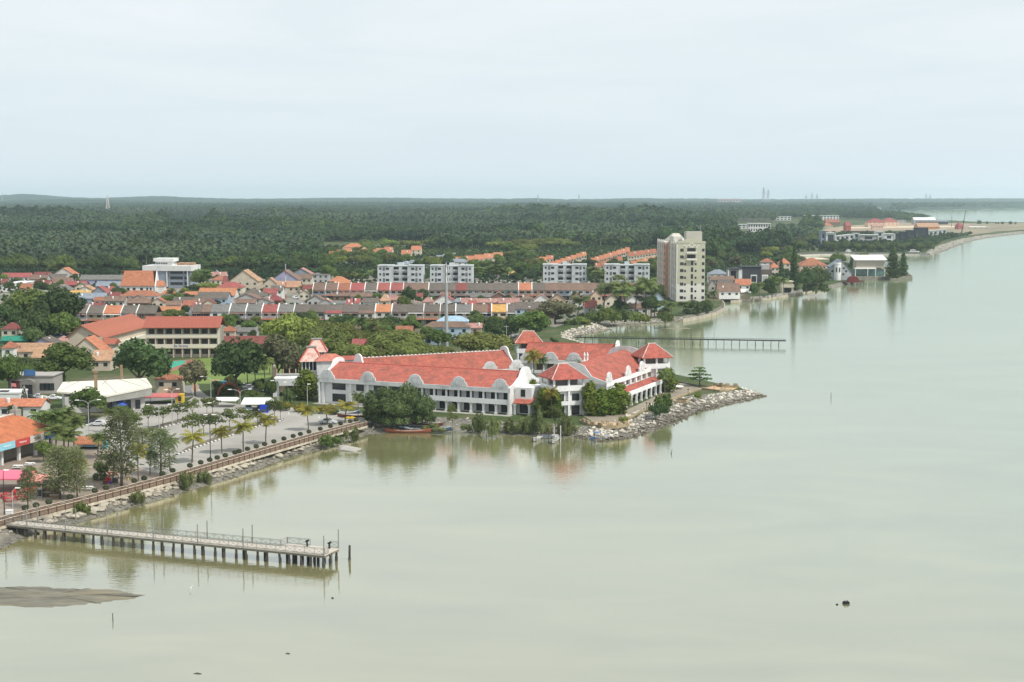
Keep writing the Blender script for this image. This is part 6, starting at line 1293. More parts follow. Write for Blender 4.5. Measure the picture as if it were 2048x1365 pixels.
Yg = G(190, 712, GZ).y; r = empty('school_block', (XAT(137, 700, Yg), Yg, GZ), R(0), 'gable-ended three-storey beige school block with big red roof, facing left', 'school')
zg = ZAT(657, Yg)-GZ; zp = ZAT(646, Yg)-GZ; wg = 68/(F/Yg); Lg = 52
vx = (XAT(285, 640, Yg+Lg*.8)-XAT(205, 640, Yg))/(Lg*.8)
M = Matrix(((1, vx, 0, 0), (0, 1, 0, 0), (0, 0, 1, 0), (0, 0, 0, 1)))
th = -math.atan(vx); r.rotation_euler = (0, 0, th);
zg = ZAT(672, Yg)-GZ; zp = ZAT(650, Yg)-GZ
b = MB(); b.box(0, wg, 0, Lg, 0, zg-.2); b.hexa([(0, 0, zg-.199), (wg, 0, zg-.199), (wg*.42, 0, zp-.2)], [(0, .4, zg-.199), (wg, .4, zg-.199), (wg*.42, .4, zp-.2)]); b.build('wall', BG, r)
b = MB()
for q in ([(wg+1.0, -.9, zg-.7), (wg+1.0, Lg, zg-.7), (wg*.42+.005, Lg, zp), (wg*.42+.005, -.9, zp)], [(wg*.42-.005, -.9, zp), (wg*.42-.005, Lg, zp), (-.9, Lg, zg-.7), (-.9, -.9, zg-.7)]): b.hexa([(a, c, d-.2) for a, c, d in q], q)
b.build('roof', SR, r)
b = MB(); b.box(wg*.86, wg+5.0, -2.4, 3.6, 0, zg-2.6); b.build('stair_tower', BL, r); b = MB(); b.hexa([(wg*.80, -3.2, zg-2.6), (wg+6, -3.2, zg-2.6), (wg+6, 4.2, zg-2.6), (wg*.8, 4.2, zg-2.6)], [(wg*.8, .4, zg-.4), (wg+6, .4, zg-.9), (wg+6, .6, zg-.9), (wg*.8, .6, zg-.4)]); b.build('stair_roof', SR, r)
for z in (2.0, 5.4): v = MB(); v.box(wg*.62, wg*.80, -.08, .03, z, z+2.0); v.build('window', SG, r); v = MB(); v.box(wg*.95, wg+1.4, -2.48, -2.38, z+.4, z+1.6); v.build('vent_panel', BG, r)
for f_ in (0, 1):
 b = MB(); b.box(wg+.001, wg+1.6, 3.61, Lg-8, zg-7.6+2.9*f_, zg-6.3+2.9*f_); b.build('corridor', BL, r)
gm = G(893, 697, GZ); zt = ZAT(530, gm.y)-GZ; r = empty('antenna_mast', gm, .3, 'tall grey steel monopole mast with white panel antennas', 'mast')
b = MB(); b.tube((0, 0, 0), (0, 0, zt*.5), .75, .6, 12); b.tube((0, 0, zt*.5), (0, 0, zt), .6, .42, 12); b.build('pole', M_STEEL, r)
for k in range(3):
 a = k*2.09+.4; x, y = 1.1*math.cos(a), 1.1*math.sin(a)
 for dz in (0, -3.6): b = MB().at(Matrix.Translation((x, y, 0)) @ Rz(a)); b.box(-.1, .12, -.18, .18, zt-3.0+dz, zt-.6+dz); b.build('antenna', WHITE(), r)
 b = MB(); b.tube((0, 0, zt-1.0), (x, y, zt-1.0), .06, n=5); b.tube((0, 0, zt-5.4), (x, y, zt-5.4), .06, n=5); b.build('bracket', M_STEEL, r)
b = MB(); b.lathe([(1.1, zt-.3), (1.1, zt-.1), (.3, zt-.05), (.05, zt+1.2)], 10); b.build('platform', M_STEEL, r)
gm = G(572, 601, GZ); zt = ZAT(528, gm.y)-GZ; r = empty('lattice_mast', gm, 0, 'thin red and white lattice mast among the town houses', 'mast')
for k in range(6): b = MB();
for k in range(6):
 b = MB(); z0, z1 = zt*k/6, zt*(k+1)/6; q = .42*(1-k/9)
 for a in (0, 2.09, 4.19): b.tube((q*math.cos(a), q*math.sin(a), z0), (q*.9*math.cos(a), q*.9*math.sin(a), z1), .07, n=4)
 for j in range(4):
  za, zb = z0+(z1-z0)*j/4, z0+(z1-z0)*(j+1)/4
  for a in (0, 2.09, 4.19): b.tube((q*math.cos(a), q*math.sin(a), za), (q*math.cos(a+2.09), q*math.sin(a+2.09), zb), .035, n=3)
 b.build('section', WHITE() if k % 2 else mat('signal_red', (.45, .07, .05)), r)
psheet('town_ground', [(-80,640),(136,652),(440,660),(700,648),(1040,640),(1110,655),(1160,640),(1330,632),(1300,580),(1000,550),(640,552),(400,545),(-80,548)], GZ+.05, mat('yard_ground', (.22, .20, .17), var=.35, scale=.05, dirt=(.07, .095, .04), dirt_amt=.9))
psheet('lane', [(578,606),(600,606),(640,580),(625,578),(600,590)], GZ+.1, mat('road_asphalt', ()))
psheet('lane', [(1012,690),(1035,690),(1040,655),(1022,650)], GZ+.1, mat('road_asphalt', ()))
def estate(x0, y0, x1, y1, n, rise, roof, label, group, wall='cream', hw=5.2, rz=0):
 """a row of roofs running from (x0,y0) to (x1,y1) (columns, eave rows)"""
 for k in range(n):
  u = k/max(n-1, 1); x = x0+(x1-x0)*u; y = y0+(y1-y0)*u; w = abs(x1-x0)/max(n-1, 1)*1.02
  house(x-w*.5, x+w*.5, y-rise, y, hw, roof, wall, label % ORD[k+1], 'gable', group=group, win=2, t=.45, over=.15, name='terrace_house', rz=rz)
estate(1058, 527, 1100, 518, 4, 7, 'orange', 'orange roofed house in the slanting row above the third flats, %s from the left', 'left slanting orange row')
estate(1106, 530, 1168, 511, 7, 7, 'orange', 'orange roofed house in the middle slanting row by the wood, %s from the left', 'middle slanting orange row')
estate(1186, 524, 1256, 503, 9, 8, 'orange', 'orange roofed house in the long upper row by the wood, %s from the left', 'upper orange row')
estate(1196, 534, 1240, 521, 5, 8, 'rust', 'rust roofed house in the lower row behind the flats, %s from the left', 'lower rust row')
estate(1262, 512, 1308, 506, 5, 8, 'rust', 'rust roofed house at the right end of the upper estate, %s from the left', 'right rust row')
estate(1268, 530, 1304, 522, 4, 8, 'orange', 'orange roofed house just left of the tall tower, %s from the left', 'orange row by the tower')
estate(664, 512, 694, 506, 3, 9, 'orange', 'orange roofed house at the left of the wood clearing, %s from the left', 'clearing row left')
estate(742, 508, 776, 503, 3, 9, 'orange', 'pale orange roof in the middle of the wood clearing, %s from the left', 'clearing row middle')
estate(812, 508, 832, 500, 2, 8, 'orange', 'orange roof at the right of the wood clearing, %s from the left', 'clearing row right')
estate(920, 523, 996, 514, 5, 9, 'orange', 'orange roofed house above the second flats, %s from the left', 'orange row above the flats')
house(684, 728, 487, 495, 6.5, 'orange', 'cream', 'large two-storey orange hipped house standing in the wood clearing', 'hip', win=4)
house(712, 742, 495, 506, 4, 'tan', 'cream', 'pale hipped roof in front of the large clearing house', 'hip')
estate(800, 531, 905, 512, 9, 6, 'slate', 'slate roofed house in the long grey row behind the flats, %s from the left', 'long slate row', wall='grey')
house(672, 708, 511, 518, 4, 'slate', 'blue', 'slate roofed house below the clearing row', 'gable')
house(1016, 1030, 537, 546, 4, 'yellow', 'white', 'small white house with yellow flat canopy between the flats', 'flat')
house(890, 938, 518, 524, 6, 'slate', 'white', 'white house with slate hip roof among the palms right of the second flats', 'hip')
for x0, x1, yr, ye, rc, lb in ((348,366,449,453,'white','leftmost white roof of the hamlet in the far wood'),(368,388,448,453,'white','middle white roof of the hamlet in the far wood'),(388,412,449,454,'tan','tan roof of the hamlet in the far wood'),(18,38,462,467,'tan','pale roof in the far wood at the left edge'),(1200,1206,512,516,'white','white hut')):
 if 'hut' not in lb: house(x0, x1, yr, ye, 5, rc, 'white', lb, 'gable', win=2)
# ================================================================== THE RIGHT-HAND SHORE
def bl(px0, px1, pyb, pyt, dp, label, name='house', cat='house', rz=0, group=None):
 """root for a block standing at row pyb between two columns -> (root, width, height)"""
 Y = (HC-GZ)*F/(pyb-YH); S = F/Y; r = empty(name, (XAT((px0+px1)/2, pyb, Y), Y, GZ), rz, label, cat, group); return r, (px1-px0)/S, ZAT(pyt, Y)-GZ
def part_box(r, nm, m, *q): b = MB(); b.box(*q); return b.build(nm, m, r)
CH = WL_('white'); GR = WL_('grey'); BK = mat('charcoal_render', (.045, .048, .058), var=.15); TEAL = mat('teal_glass', (.10, .17, .165), rough=.2, var=.3, spec=.5)
r, w, h = bl(1484, 1544, 570, 531, 14, 'charcoal modern house with two white framed panels near the sea wall');
part_box(r, 'wall', BK, -w/2, w*.13, 0, 13, 0, h-1.2); part_box(r, 'side_block', mat('brown_cladding', (.12, .09, .075), var=.15), w*.131, w/2, .8, 12, 0, h*.78)
part_box(r, 'roof', BK, -w/2-.8, w*.16, -.6, 13.4, h-1.199, h-.8); part_box(r, 'upper_room', GR, w*.16, w*.42, 3, 10, h*.78, h*1.02)
for x0, x1 in ((-.20, -.02), (.18, .36)):
 part_box(r, 'frame', CH, w*x0-.25, w*x1+.25, -.18 if x0 < 0 else .6, .05 if x0 < 0 else .85, h*.10, h*.52); part_box(r, 'window', GR if x0 > 0 else SG, w*x0+.15, w*x1-.15, -.24 if x0 < 0 else .54, -.181 if x0 < 0 else .599, h*.16, h*.46)
house(1523, 1549, 517, 524, 9.5, 'rust', 'grey', 'red orange hipped roof above the charcoal modern house', 'hip', win=2); house(1541, 1560, 526, 535, 7, 'orange', 'cream', 'orange hipped roof behind the shorter cypress', 'hip'); house(1560, 1582, 517, 527, 7.5, 'orange', 'cream', 'orange hipped roof between the two cypresses', 'hip')
house(1600, 1657, 516, 531, 7.5, 'rust', 'peach', 'wide rust orange hipped roof left of the grey gabled house', 'hip')
r, w, h = bl(1456, 1484, 571, 537, 9, 'grey and white box house with a deep balcony beside the charcoal house'); part_box(r, 'wall', GR, -w/2, w*.25, 1.5, 9, 0, h-.6); part_box(r, 'side_wall', CH, w*.251, w/2, 0, 9, 0, h-.6); part_box(r, 'roof', BK, -w/2-.6, w/2+.2, -.4, 9.4, h-.599, h); part_box(r, 'opening', DARK(), -w*.28, w*.08, 1.38, 1.49, h*.3, h*.85); part_box(r, 'side_fin', CH, -w/2, -w/2+.6, 0, 1.49, 0, h-.6)
house(1417, 1458, 539, 548, 6, 'slate', 'white', 'slate blue hipped roof with white dormers right of the tower', 'hip', win=3)
house(1420, 1470, 552, 560, 4, 'brown', 'grey', 'brown roof behind the shore bungalows right of the tower', 'gable'); house(1436, 1468, 559, 567, 3.6, 'dark', 'grey', 'dark low roof with white edge right of the tower', 'gable')
house(1437, 1482, 567, 583, 4.2, 'brown', 'white', 'brown bungalow roof with a bright skylight by the quay', 'gable'); house(1416, 1436, 560, 572, 5, 'grey', 'grey', 'grey gable-ended house tight against the tower', 'gend')
house(1472, 1504, 558, 570, 4.6, 'orange', 'white', 'bright orange roofed house with glazed front by the quay', 'gable')
r, w, h = bl(1484, 1512, 584, 572, 6, 'glass-fronted white annex below the bright orange roof'); part_box(r, 'wall', CH, -w/2, w/2, .6, 6, 0, h); part_box(r, 'window', TEAL, -w/2+.4, w/2-.4, .45, .59, .6, h-.5); part_box(r, 'roof', CH, -w/2-.4, w/2+.4, -.3, 6.3, h+.001, h+.3)
r, w, h = bl(1563, 1588, 585, 563, 8, 'cream two-storey pavilion with balcony beside the tall cypress'); part_box(r, 'wall', WL_('cream'), -w/2+.5, w/2-.5, 1.6, 8, 0, h-.3); part_box(r, 'balcony', WL_('cream'), -w/2, w/2, 0, 1.59, h*.45, h*.72); part_box(r, 'roof', WL_('cream'), -w/2, w/2, 0, 8.3, h-.299, h)
for x in (-.42, .42): part_box(r, 'column', WL_('cream'), w*x-.25, w*x+.25, .2, .7, 0, h*.449)
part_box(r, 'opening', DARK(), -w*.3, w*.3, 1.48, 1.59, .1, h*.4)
r, w, h = bl(1455, 1500, 598, 588, 9, 'brown walled sea terrace with a white canopy on the quay'); part_box(r, 'wall', mat('rubble_stone', ()), -w/2, w/2, 0, 9, 0, h); b = MB(); b.hexa([(0, -.5, h+1), (w/2, -.5, h+1), (w/2, 6, h+1), (0, 6, h+1)], [(w*.08, .5, h+2.2), (w*.42, .5, h+2.2), (w*.42, 5, h+2.2), (w*.08, 5, h+2.2)]); b.build('canopy', CH, r)
for x in (.3, w/2-.3): part_box(r, 'post', CH, x-.15, x+.15, .2, .5, h+.001, h+1)
r, w, h = bl(1661, 1703, 560, 521, 14, 'grey steep gabled house with a white round corner tower by the water'); b = MB(); b.hexa([(-w/2, 0, 0), (w/2, 0, 0), (w/2, 0, h*.34), (-w*.02, 0, h), (-w/2, 0, h*.66)], [(-w/2, 12, 0), (w/2, 12, 0), (w/2, 12, h*.34), (-w*.02, 12, h), (-w/2, 12, h*.66)]); b.f = [tuple(reversed(q)) for q in b.f]; b.build('wall', mat('grey_weathered', (.34, .36, .37), var=.12, dirt=(.2, .21, .22), dirt_amt=.5), r)
b = MB(); b.lathe([(2.3, 0), (2.3, h*.82), (2.5, h*.83), (2.4, h*.87)], 16, (-w*.2, -1.4, 0)); b.build('round_tower', CH, r)
for k in (0, 1): part_box(r, 'window', SG, -w*.2-1.5+k*2.1, -w*.2-.6+k*2.1, -3.75, -3.3, h*.42, h*.64)
b = MB()
for q in ([(-w*.02, -.4, h+.25), (-w/2-.5, -.4, h*.64), (-w/2-.5, 12.4, h*.64), (-w*.02, 12.4, h+.25)], [(w/2+.6, -.4, h*.32), (-w*.02+.01, -.4, h+.25), (-w*.02+.01, 12.4, h+.25), (w/2+.6, 12.4, h*.32)]): b.hexa(q, [(x, y, z+.3) for x, y, z in q])
b.f = [tuple(reversed(q)) for q in b.f]; b.build('roof', RF('slate'), r)
for x, z in ((.12, .55), (.24, .4), (.1, .25), (-.42, .4)): part_box(r, 'window', SG, w*x-.7, w*x+.7, -.1, .02, h*z, h*z+1.3)
r = empty('timber_deck', G(1706, 570, .0), 0, 'dark waterside deck on posts in front of the grey gabled house', 'deck'); S_ = F/G(1706, 570, 0).y; w = 46/S_
part_box(r, 'deck', mat('dark_timber', ()), -w/2, w/2, 0, 9, 1.5, 1.9)
for k in range(8): part_box(r, 'post', mat('dark_timber', ()), -w/2+k*w/7.3, -w/2+k*w/7.3+.3, .2, .5, -.6, 1.499)
part_box(r, 'railing', mat('dark_timber', ()), -w/2, w/2, -.02, .1, 2.2, 2.8)
r = empty('marquee', G(1709, 566, 1.9)+Vector((0, 2, 0)), 0, 'dark red rounded marquee on the waterside deck', 'marquee'); w = 21/S_; b = MB(); pr = [(-w/2, 0), (w/2, 0)] + [(w/2*math.cos(a), 1.2+3.0*math.sin(a)) for a in np.linspace(.1, math.pi-.1, 9)]; b.extrude_xz(pr, 0, 5); b.build('canopy', mat('dark_red_canvas', (.12, .022, .02), var=.2), r)
r, w, h = bl(1708, 1773, 552, 513, 14, 'wide beach house with a bright white monopitch roof on the walled point', 'beach_house'); b = MB(); b.hexa([(-w/2, -1.2, h*.80), (w/2, -1.2, h*.80), (w/2, 13, h*.98), (-w/2, 13, h*.98)], [(-w/2, -1.2, h*.83), (w/2, -1.2, h*.83), (w/2, 13, h*1.03), (-w/2, 13, h*1.03)]); b.build('roof', mat('bright_roof', (.80, .79, .74), var=.03), r)
part_box(r, 'upper_wall', mat('beige_screen', (.36, .33, .28), var=.08), -w*.43, w*.43, .6, 11.5, h*.35, h*.82); part_box(r, 'canopy', mat('bright_roof', ()), -w/2, w*.14, -2.4, .59, h*.37, h*.42); part_box(r, 'glass_front', TEAL, -w/2, w*.43, 1.2, 11, 0, h*.349); part_box(r, 'window', SG, w*.2, w*.34, .5, .59, h*.37, h*.42)
for x in (-.48, -.1, .14, .42): part_box(r, 'post', CH, w*x-.2, w*x+.2, -2.2, -1.8, 0, h*.369)
def wallrun(pix, h, th, label, m, z=GZ, name='sea_wall', rail=False, down=1.6):
 pts = [G(a, b_, z) for a, b_ in pix]; o0_ = pts[0].copy(); T3 = Matrix.Translation(-o0_); r = empty(name, o0_, 0, label, 'wall'); b = MB().at(T3); strip(b, pts, off(pts, th), z-down, z+h); b.build('wall', m, r)
 if rail:
  b = MB().at(T3)
  for i in range(len(pts)-1):
   for q in (.5, .95): b.tube(pts[i]+Vector((0, .2, h+q)), pts[i+1]+Vector((0, .2, h+q)), .05, n=4)
  for p, d in walk(pts, 2.6): b.tube(p+Vector((0, .2, h)), p+Vector((0, .2, h+1)), .06, n=4)
  b.build('railing', WHITE(), r)
 return r
STW = mat('stone_sea_wall', (.36, .32, .25), var=.25, scale=.4, dirt=(.13, .115, .085), dirt_amt=.8)
wallrun([(1366,641),(1402,634.5),(1432,627.5),(1449.5,617.5),(1450,609),(1446,603.5)], .6, .6, 'curved stone sea wall below the tall tower', STW, 1.0)
wallrun([(1462,602.5),(1490,601),(1530,597.5)], .3, .6, 'low quay wall below the brown sea terrace', STW, 1.0)
wallrun([(1530,597.5),(1590,588.5),(1641,579),(1654,576)], .3, .6, 'long stone sea wall with railing along the right-hand shore', STW, 1.0, rail=True)
wallrun([(1706,566),(1706.5,558),(1750,557.5),(1825,554.5),(1801,540.5)], .9, .8, 'dark low sea wall round the beach house point', mat('dark_wall_stone', (.16, .15, .12), var=.3), 1.2)
wallrun([(1600,511),(1640,509.5),(1700,508.5),(1840,509.5),(1866,511.5)], .5, .8, 'pale quay wall along the canal mouth', mat('pale_quay', (.46, .43, .37), var=.15), 1.0)
psheet('point_lawn', [(1775,552),(1820,552),(1799,541),(1770,541)], GZ+.05, mat('dry_lawn', (.26, .20, .09), var=.3, scale=.1))
psheet('quay_apron', [(1604,508.5),(1700,507),(1845,508),(1864,509),(1858,506.5),(1700,505),(1604,506.5)], GZ+.05, mat('dark_apron', (.10, .10, .095)))
psheet('sand_flat', [(1600,518),(1640,519.5),(1660,519),(1645,516),(1610,515)], GZ+.05, mat('pale_sand', (.55, .46, .33), var=.1))
for k, (x, w_, yt, yb, kd, lb) in enumerate([(1588,21,486,581,'cypress','very tall dark cypress on the right-hand shore'),(1562,14,513,560,'cypress','shorter dark cypress left of the very tall one'),(1786,34,493,556,'cypress','larger dark conifer beside the white-roofed beach house'),(1806,22,503,553,'cypress','smaller conifer at the tip of the walled point'),(1632,62,526,586,'mass','large rounded tree behind the long sea wall'),(1612,40,535,588,'dark','dark tree left of the large rounded tree behind the sea wall'),(1675,34,505,545,'broad','tree behind the grey gabled house'),(1712,34,508,548,'dark','dark tree at the left side of the beach house'),(1727,26,503,540,'lime','pale tree rising behind the white monopitch roof')]): tree(kd, x, w_, yt, yb, lb)
for k, (x, w_, yt, yb) in enumerate([(1520,26,562,598),(1536,28,556,597),(1552,26,550,592),(1568,24,552,590),(1506,24,568,599),(1544,22,572,597)]): tree('coconut' if k in (2, 3, 0) else 'dark', x, w_, yt, yb, '%s of the palms and dark trees along the quay railing' % ORD[k+1], 'trees along the quay railing')
tree('green_palm', 1428, 20, 578, 608, 'small palm at the bend of the curved sea wall')
TH = [(1642,1652,1,462,491,'bluegrey','grey slab end of the canal terrace, leftmost of all'),(1652,1671,0,466,489,'white','white canal townhouse with a big charcoal panel'),(1672,1681,0,472,487,'white','first of the plain white canal townhouses'),(1681,1690,0,471,486,'white','second of the plain white canal townhouses'),(1690,1699,0,470,485,'white','third of the plain white canal townhouses'),(1699,1709,0,469,484,'white','fourth of the plain white canal townhouses'),(1709,1719,0,467,482,'bluegrey','pale grey canal townhouse right of the four white ones'),(1721,1757,0,470,486,'grey','wide pale green grey townhouse block with tall windows'),(1753,1768,0,463,480,'white','white townhouse behind the pale green grey block'),(1769,1790,0,468,486,'white','white townhouse left of the charcoal terrace'),(1790,1803,1,467,485,'dark','first charcoal townhouse from the left'),(1803,1816,1,464,483,'dark','second charcoal townhouse from the left'),(1816,1832,1,461,481,'dark','third charcoal townhouse from the left'),(1832,1856,1,456,478,'dark','tallest charcoal townhouse at the end of the dark terrace'),(1858,1867,0,462,477,'white','first white townhouse right of the charcoal terrace'),(1867,1876,0,461,475,'white','second white townhouse right of the charcoal terrace'),(1876,1885,0,460,474,'white','third white townhouse right of the charcoal terrace'),(1885,1893,0,459,472,'white','last white townhouse before the open ground')]
for x0, x1, dk, yt, yb, wc, lb in TH:
 r, w, h = bl(x0, x1, yb+3, yt, 12, lb, 'townhouse', 'house', 0, 'townhouses across the canal'); m = WL_(wc) if wc != 'dark' else BK
 part_box(r, 'wall', m, -w/2+.1, w/2-.1, 1.2, 14, 0, h-.5); part_box(r, 'roof', m if dk else CH, -w/2, w/2, 0, 14.2, h-.499, h); part_box(r, 'fin', CH if not dk else m, w/2-.7, w/2, 0, 1.19, 0, h-.5)
 for z in ((.16, .42), (.55, .82)): part_box(r, 'window', SG, -w*.26, w*.16, 1.1, 1.19, h*z[0], h*z[1])
 if 'charcoal panel' in lb: part_box(r, 'panel', BK, -w*.3, w*.3, 1.0, 1.099, h*.2, h*.85)
rs = np.random.RandomState(12)
for k in range(34):
 x = 1648+k*6.7+rs.normal()*1.5; yb = 504+rs.normal()*1.0 - max(0, (x-1850)*.35); tree(['dark', 'broad', 'mass'][k % 3], x, 17+6*rs.rand(), yb-17-4*rs.rand(), yb, 'dark rounded tree in the belt between the canal quay and the townhouses', 'tree belt along the canal quay')
tree('lime', 1658, 14, 489, 502, 'bright green small tree at the left end of the canal tree belt')
house(1736,1772,437,445,9,'red','peach','large red roofed civic building near the far water, left half','hip',win=4,t=.4); house(1766,1798,436,444,9,'red','peach','large red roofed civic building near the far water, right half','hip',win=4,t=.4)
house(1745,1767,449,453,5,'pink','peach','low pink roof in front of the red roofed civic building','gable'); house(1790,1812,434,440,7,'grey','grey','grey flat hall behind the civic building','flat')
house(1828,1872,435,440,9,'white','grey','long white roofed shed by the far water','gable',win=5); house(1833,1897,440,443,6,'slate','dark','long dark open shed in front of the white roofed shed','gable',win=2); house(1836,1880,446,454,4,'tan','orange','stepped tan building on the construction ground','gable',win=4); house(1917,1928,445,452,6,'red','red','small red watch house on the construction ground','hip',win=1); house(1693,1703,444,452,8,'red','red','small red tower house left of the civic building','gable',win=1)
for k in range(6): house(1690+k*13, 1702+k*13, 458+k*.2, 462, 4.5, 'brown', 'brown', 'unfinished brown brick terrace unit, %s from the left' % ORD[k+1], 'flat', group='unfinished brown terrace', win=2)
psheet('construction_ground', [(1640,468),(1700,463),(1870,461),(1950,466),(2020,462),(2100,455),(2120,446),(1990,447),(1900,447),(1800,446),(1690,452),(1636,460)], GZ+.1, mat('bare_earth', (.30, .23, .16), var=.25, scale=.02, dirt=(.22, .18, .12), dirt_amt=.9))
psheet('spit_scrub', [(1880,462),(1900,470),(1940,471),(2000,463),(2080,457),(2120,447),(2000,448),(1935,447),(1950,452),(1900,458)], GZ+.2, mat('dry_scrub', (.24, .20, .13), var=.35, scale=.03, dirt=(.10, .11, .06), dirt_amt=.8))
psheet('sand_strip', [(1690,455),(1800,452.5),(1925,452),(1925,454.5),(1800,456),(1690,457.5)], GZ+.35, mat('pale_sand', ()))
gm = G(1922, 473, GZ); r = empty('crane_mast', gm, 0, 'thin dark mast leaning on the spit right of the townhouses', 'mast'); h = (473-421)/(F/gm.y); b = MB(); b.path([(0, 0, 0), (h*.07, 0, h*.45), (h*.16, 0, h)], [.8, .6, .25], 6); b.build('mast', mat('dark_timber', ()), r); b = MB(); b.box(-1.6, 1.6, -1.6, 1.6, 0, 1.4); b.build('base', CONC(), r); b = MB(); b.box(h*.08-1, h*.08+1, -.5, .5, h*.55, h*.6); b.build('head', mat('dark_timber', ()), r)
gm = G(1903, 454, GZ); h = (454-434)/(F/gm.y); b = MB(); b.tube((0, 0, 0), (0, 0, h), .45, .3, 6); b.box(-1.2, 1.2, -.2, .2, h*.9, h*.93); tag(b.build('pole', mat('dark_timber', ()), None, loc=gm), 'thin upright pole left of the leaning mast', 'pole')
for k, (x, w_, yt, yb) in enumerate([(1958,11,440,448.5),(1974,6,442,448.5),(1992,4,444,448.5),(1997,4,444,448.5),(2005,7,443,448.8),(2021,8,442.5,449),(2031,5,443.5,449)]): tree('mass', x, w_, yt, yb, ['largest bush-like tree on the far spit', 'second lone tree on the spit, right of the largest', 'tiny tree at the middle of the spit', 'second tiny tree at the middle of the spit', 'round lone tree right of the two tiny ones', 'round lone tree near the right end of the spit', 'rightmost small tree on the spit'][k])
def yacht(px, py, L_, label, rz=0, z=GZ):
 g = G(px, py, z); r = empty('motor_yacht', g, rz, label, 'boat'); b = MB(); b.hexa([(-L_/2, -1.5, 0), (L_*.3, -1.5, 0), (L_*.42, 0, 0), (L_*.3, 1.5, 0), (-L_/2, 1.5, 0)], [(-L_/2, -2.1, 2.0), (L_*.3, -2.0, 2.2), (L_/2, 0, 2.5), (L_*.3, 2.0, 2.2), (-L_/2, 2.1, 2.0)]); b.build('hull', WHITE(), r); b = MB(); b.hexa([(-L_*.35, -1.5, 2.2), (L_*.2, -1.5, 2.3), (L_*.2, 1.5, 2.3), (-L_*.35, 1.5, 2.2)], [(-L_*.33, -1.3, 3.9), (L_*.08, -1.3, 3.9), (L_*.08, 1.3, 3.9), (-L_*.33, 1.3, 3.9)]); b.build('cabin', WHITE(), r); b = MB(); b.box(-L_*.3, L_*.1, -1.56, -1.48, 2.9, 3.5); b.build('window', SG, r); b = MB(); b.tube((-L_*.1, 0, 3.9), (-L_*.1, 0, 6.2), .08, n=5); b.build('mast', M_STEEL, r)
yacht(1697, 507, 9, 'small white yacht moored by the canal tree belt', .9, .3); yacht(1828, 507.5, 11, 'low white motor boat at the right end of the canal quay', 0, .3)
r = empty('canopy_shed', G(1956, 458, GZ), 0, 'long white roofed open canopy on the spit', 'shed'); S_ = F/G(1956, 458, GZ).y; w = 36/S_; b = MB(); b.hexa([(-w/2, 0, 3), (w/2, 0, 3), (w/2, 10, 3), (-w/2, 10, 3)], [(-w/2, 1, 4.2), (w/2, 1, 3.8), (w/2, 9, 3.8), (-w/2, 9, 4.2)]); b.build('roof', CH, r)
for x in (-.48, -.16, .16, .46): part_box(r, 'post', DARK(), w*x, w*x+.5, .3, .8, 0, 2.999)
def far_block(x0, x1, yt, yb, n, label, wall='white', cat='building'):
 r, w, h = bl(x0, x1, yb, yt, 14, label, 'apartment_block', cat); part_box(r, 'wall', WL_(wall), -w/2, w/2, 1, 14, 0, h-.8); part_box(r, 'roof', WL_(wall), -w/2-.5, w/2+.5, -.3, 14.5, h-.799, h)
 for k in range(n):
  x = -w/2+(k+.5)*w/n
  for z in (.12, .58): part_box(r, 'window', SG, x-w/n*.24, x+w/n*.24, .9, .99, h*z, h*(z+.26))
 return r
far_block(1496,1541,447,464,9,'white apartment row with many windows in the far trees'); far_block(1476,1500,449,458,3,'white low block at the left end of the far apartment row'); far_block(1476,1517,466,484,3,'plain white three-window block below the far apartment row')
part_box(empty('roof_room', (0, 0, -30)), 'x', None, 0, .1, 0, .1, 0, .1) if False else None
far_block(1553,1582,433,441,4,'white building at the left of the far white terraces'); far_block(1610,1678,431,440,11,'long white terrace above the canal estate in the far trees'); house(1629,1640,434,440,6,'red','white','red roofed house before the long white terrace','gable'); house(1652,1680,439,445,5,'rust','brown','rust roofs right of the red roofed house in the far trees','gable'); house(1555,1570,450,454,4,'orange','white','small orange roof in the far trees left of the white terrace','gable'); house(1502,1522,488,494,5,'orange','white','orange roof in the trees above the shore houses','hip'); house(1543,1556,480,486,5,'orange','white','small orange roof below the plain white block','hip'); house(1645,1666,446,451,4,'orange','cream','orange hipped pair of roofs left of the small red tower house','hip'); house(1556,1590,468,472,3,'white','white','long thin white roof in the far wood','gable',win=2); house(1449,1461,483,487,4,'green','white','turquoise roof in the wood right of the tower','hip')
far_block(1745,1775,405,412,3,'white building far off above the bay'); far_block(1746,1762,416,423,2,'small white building on the far shore'); far_block(1435,1482,398,409,8,'long pinkish building on the far ridge','pink'); far_block(1540,1575,402,409,5,'pale low building on the far ridge right of the pylon','beige'); house(1312,1328,408,413,8,'white','white','bright white roof alone in the far wood','gable',win=2); house(766,792,429,432,8,'white','white','white roof in the middle of the far wood','gable',win=3); far_block(1965,1985,405,410,2,'pale building on the far shore at the right','beige'); far_block(2000,2020,404,409,2,'second pale building on the far shore at the right','beige')
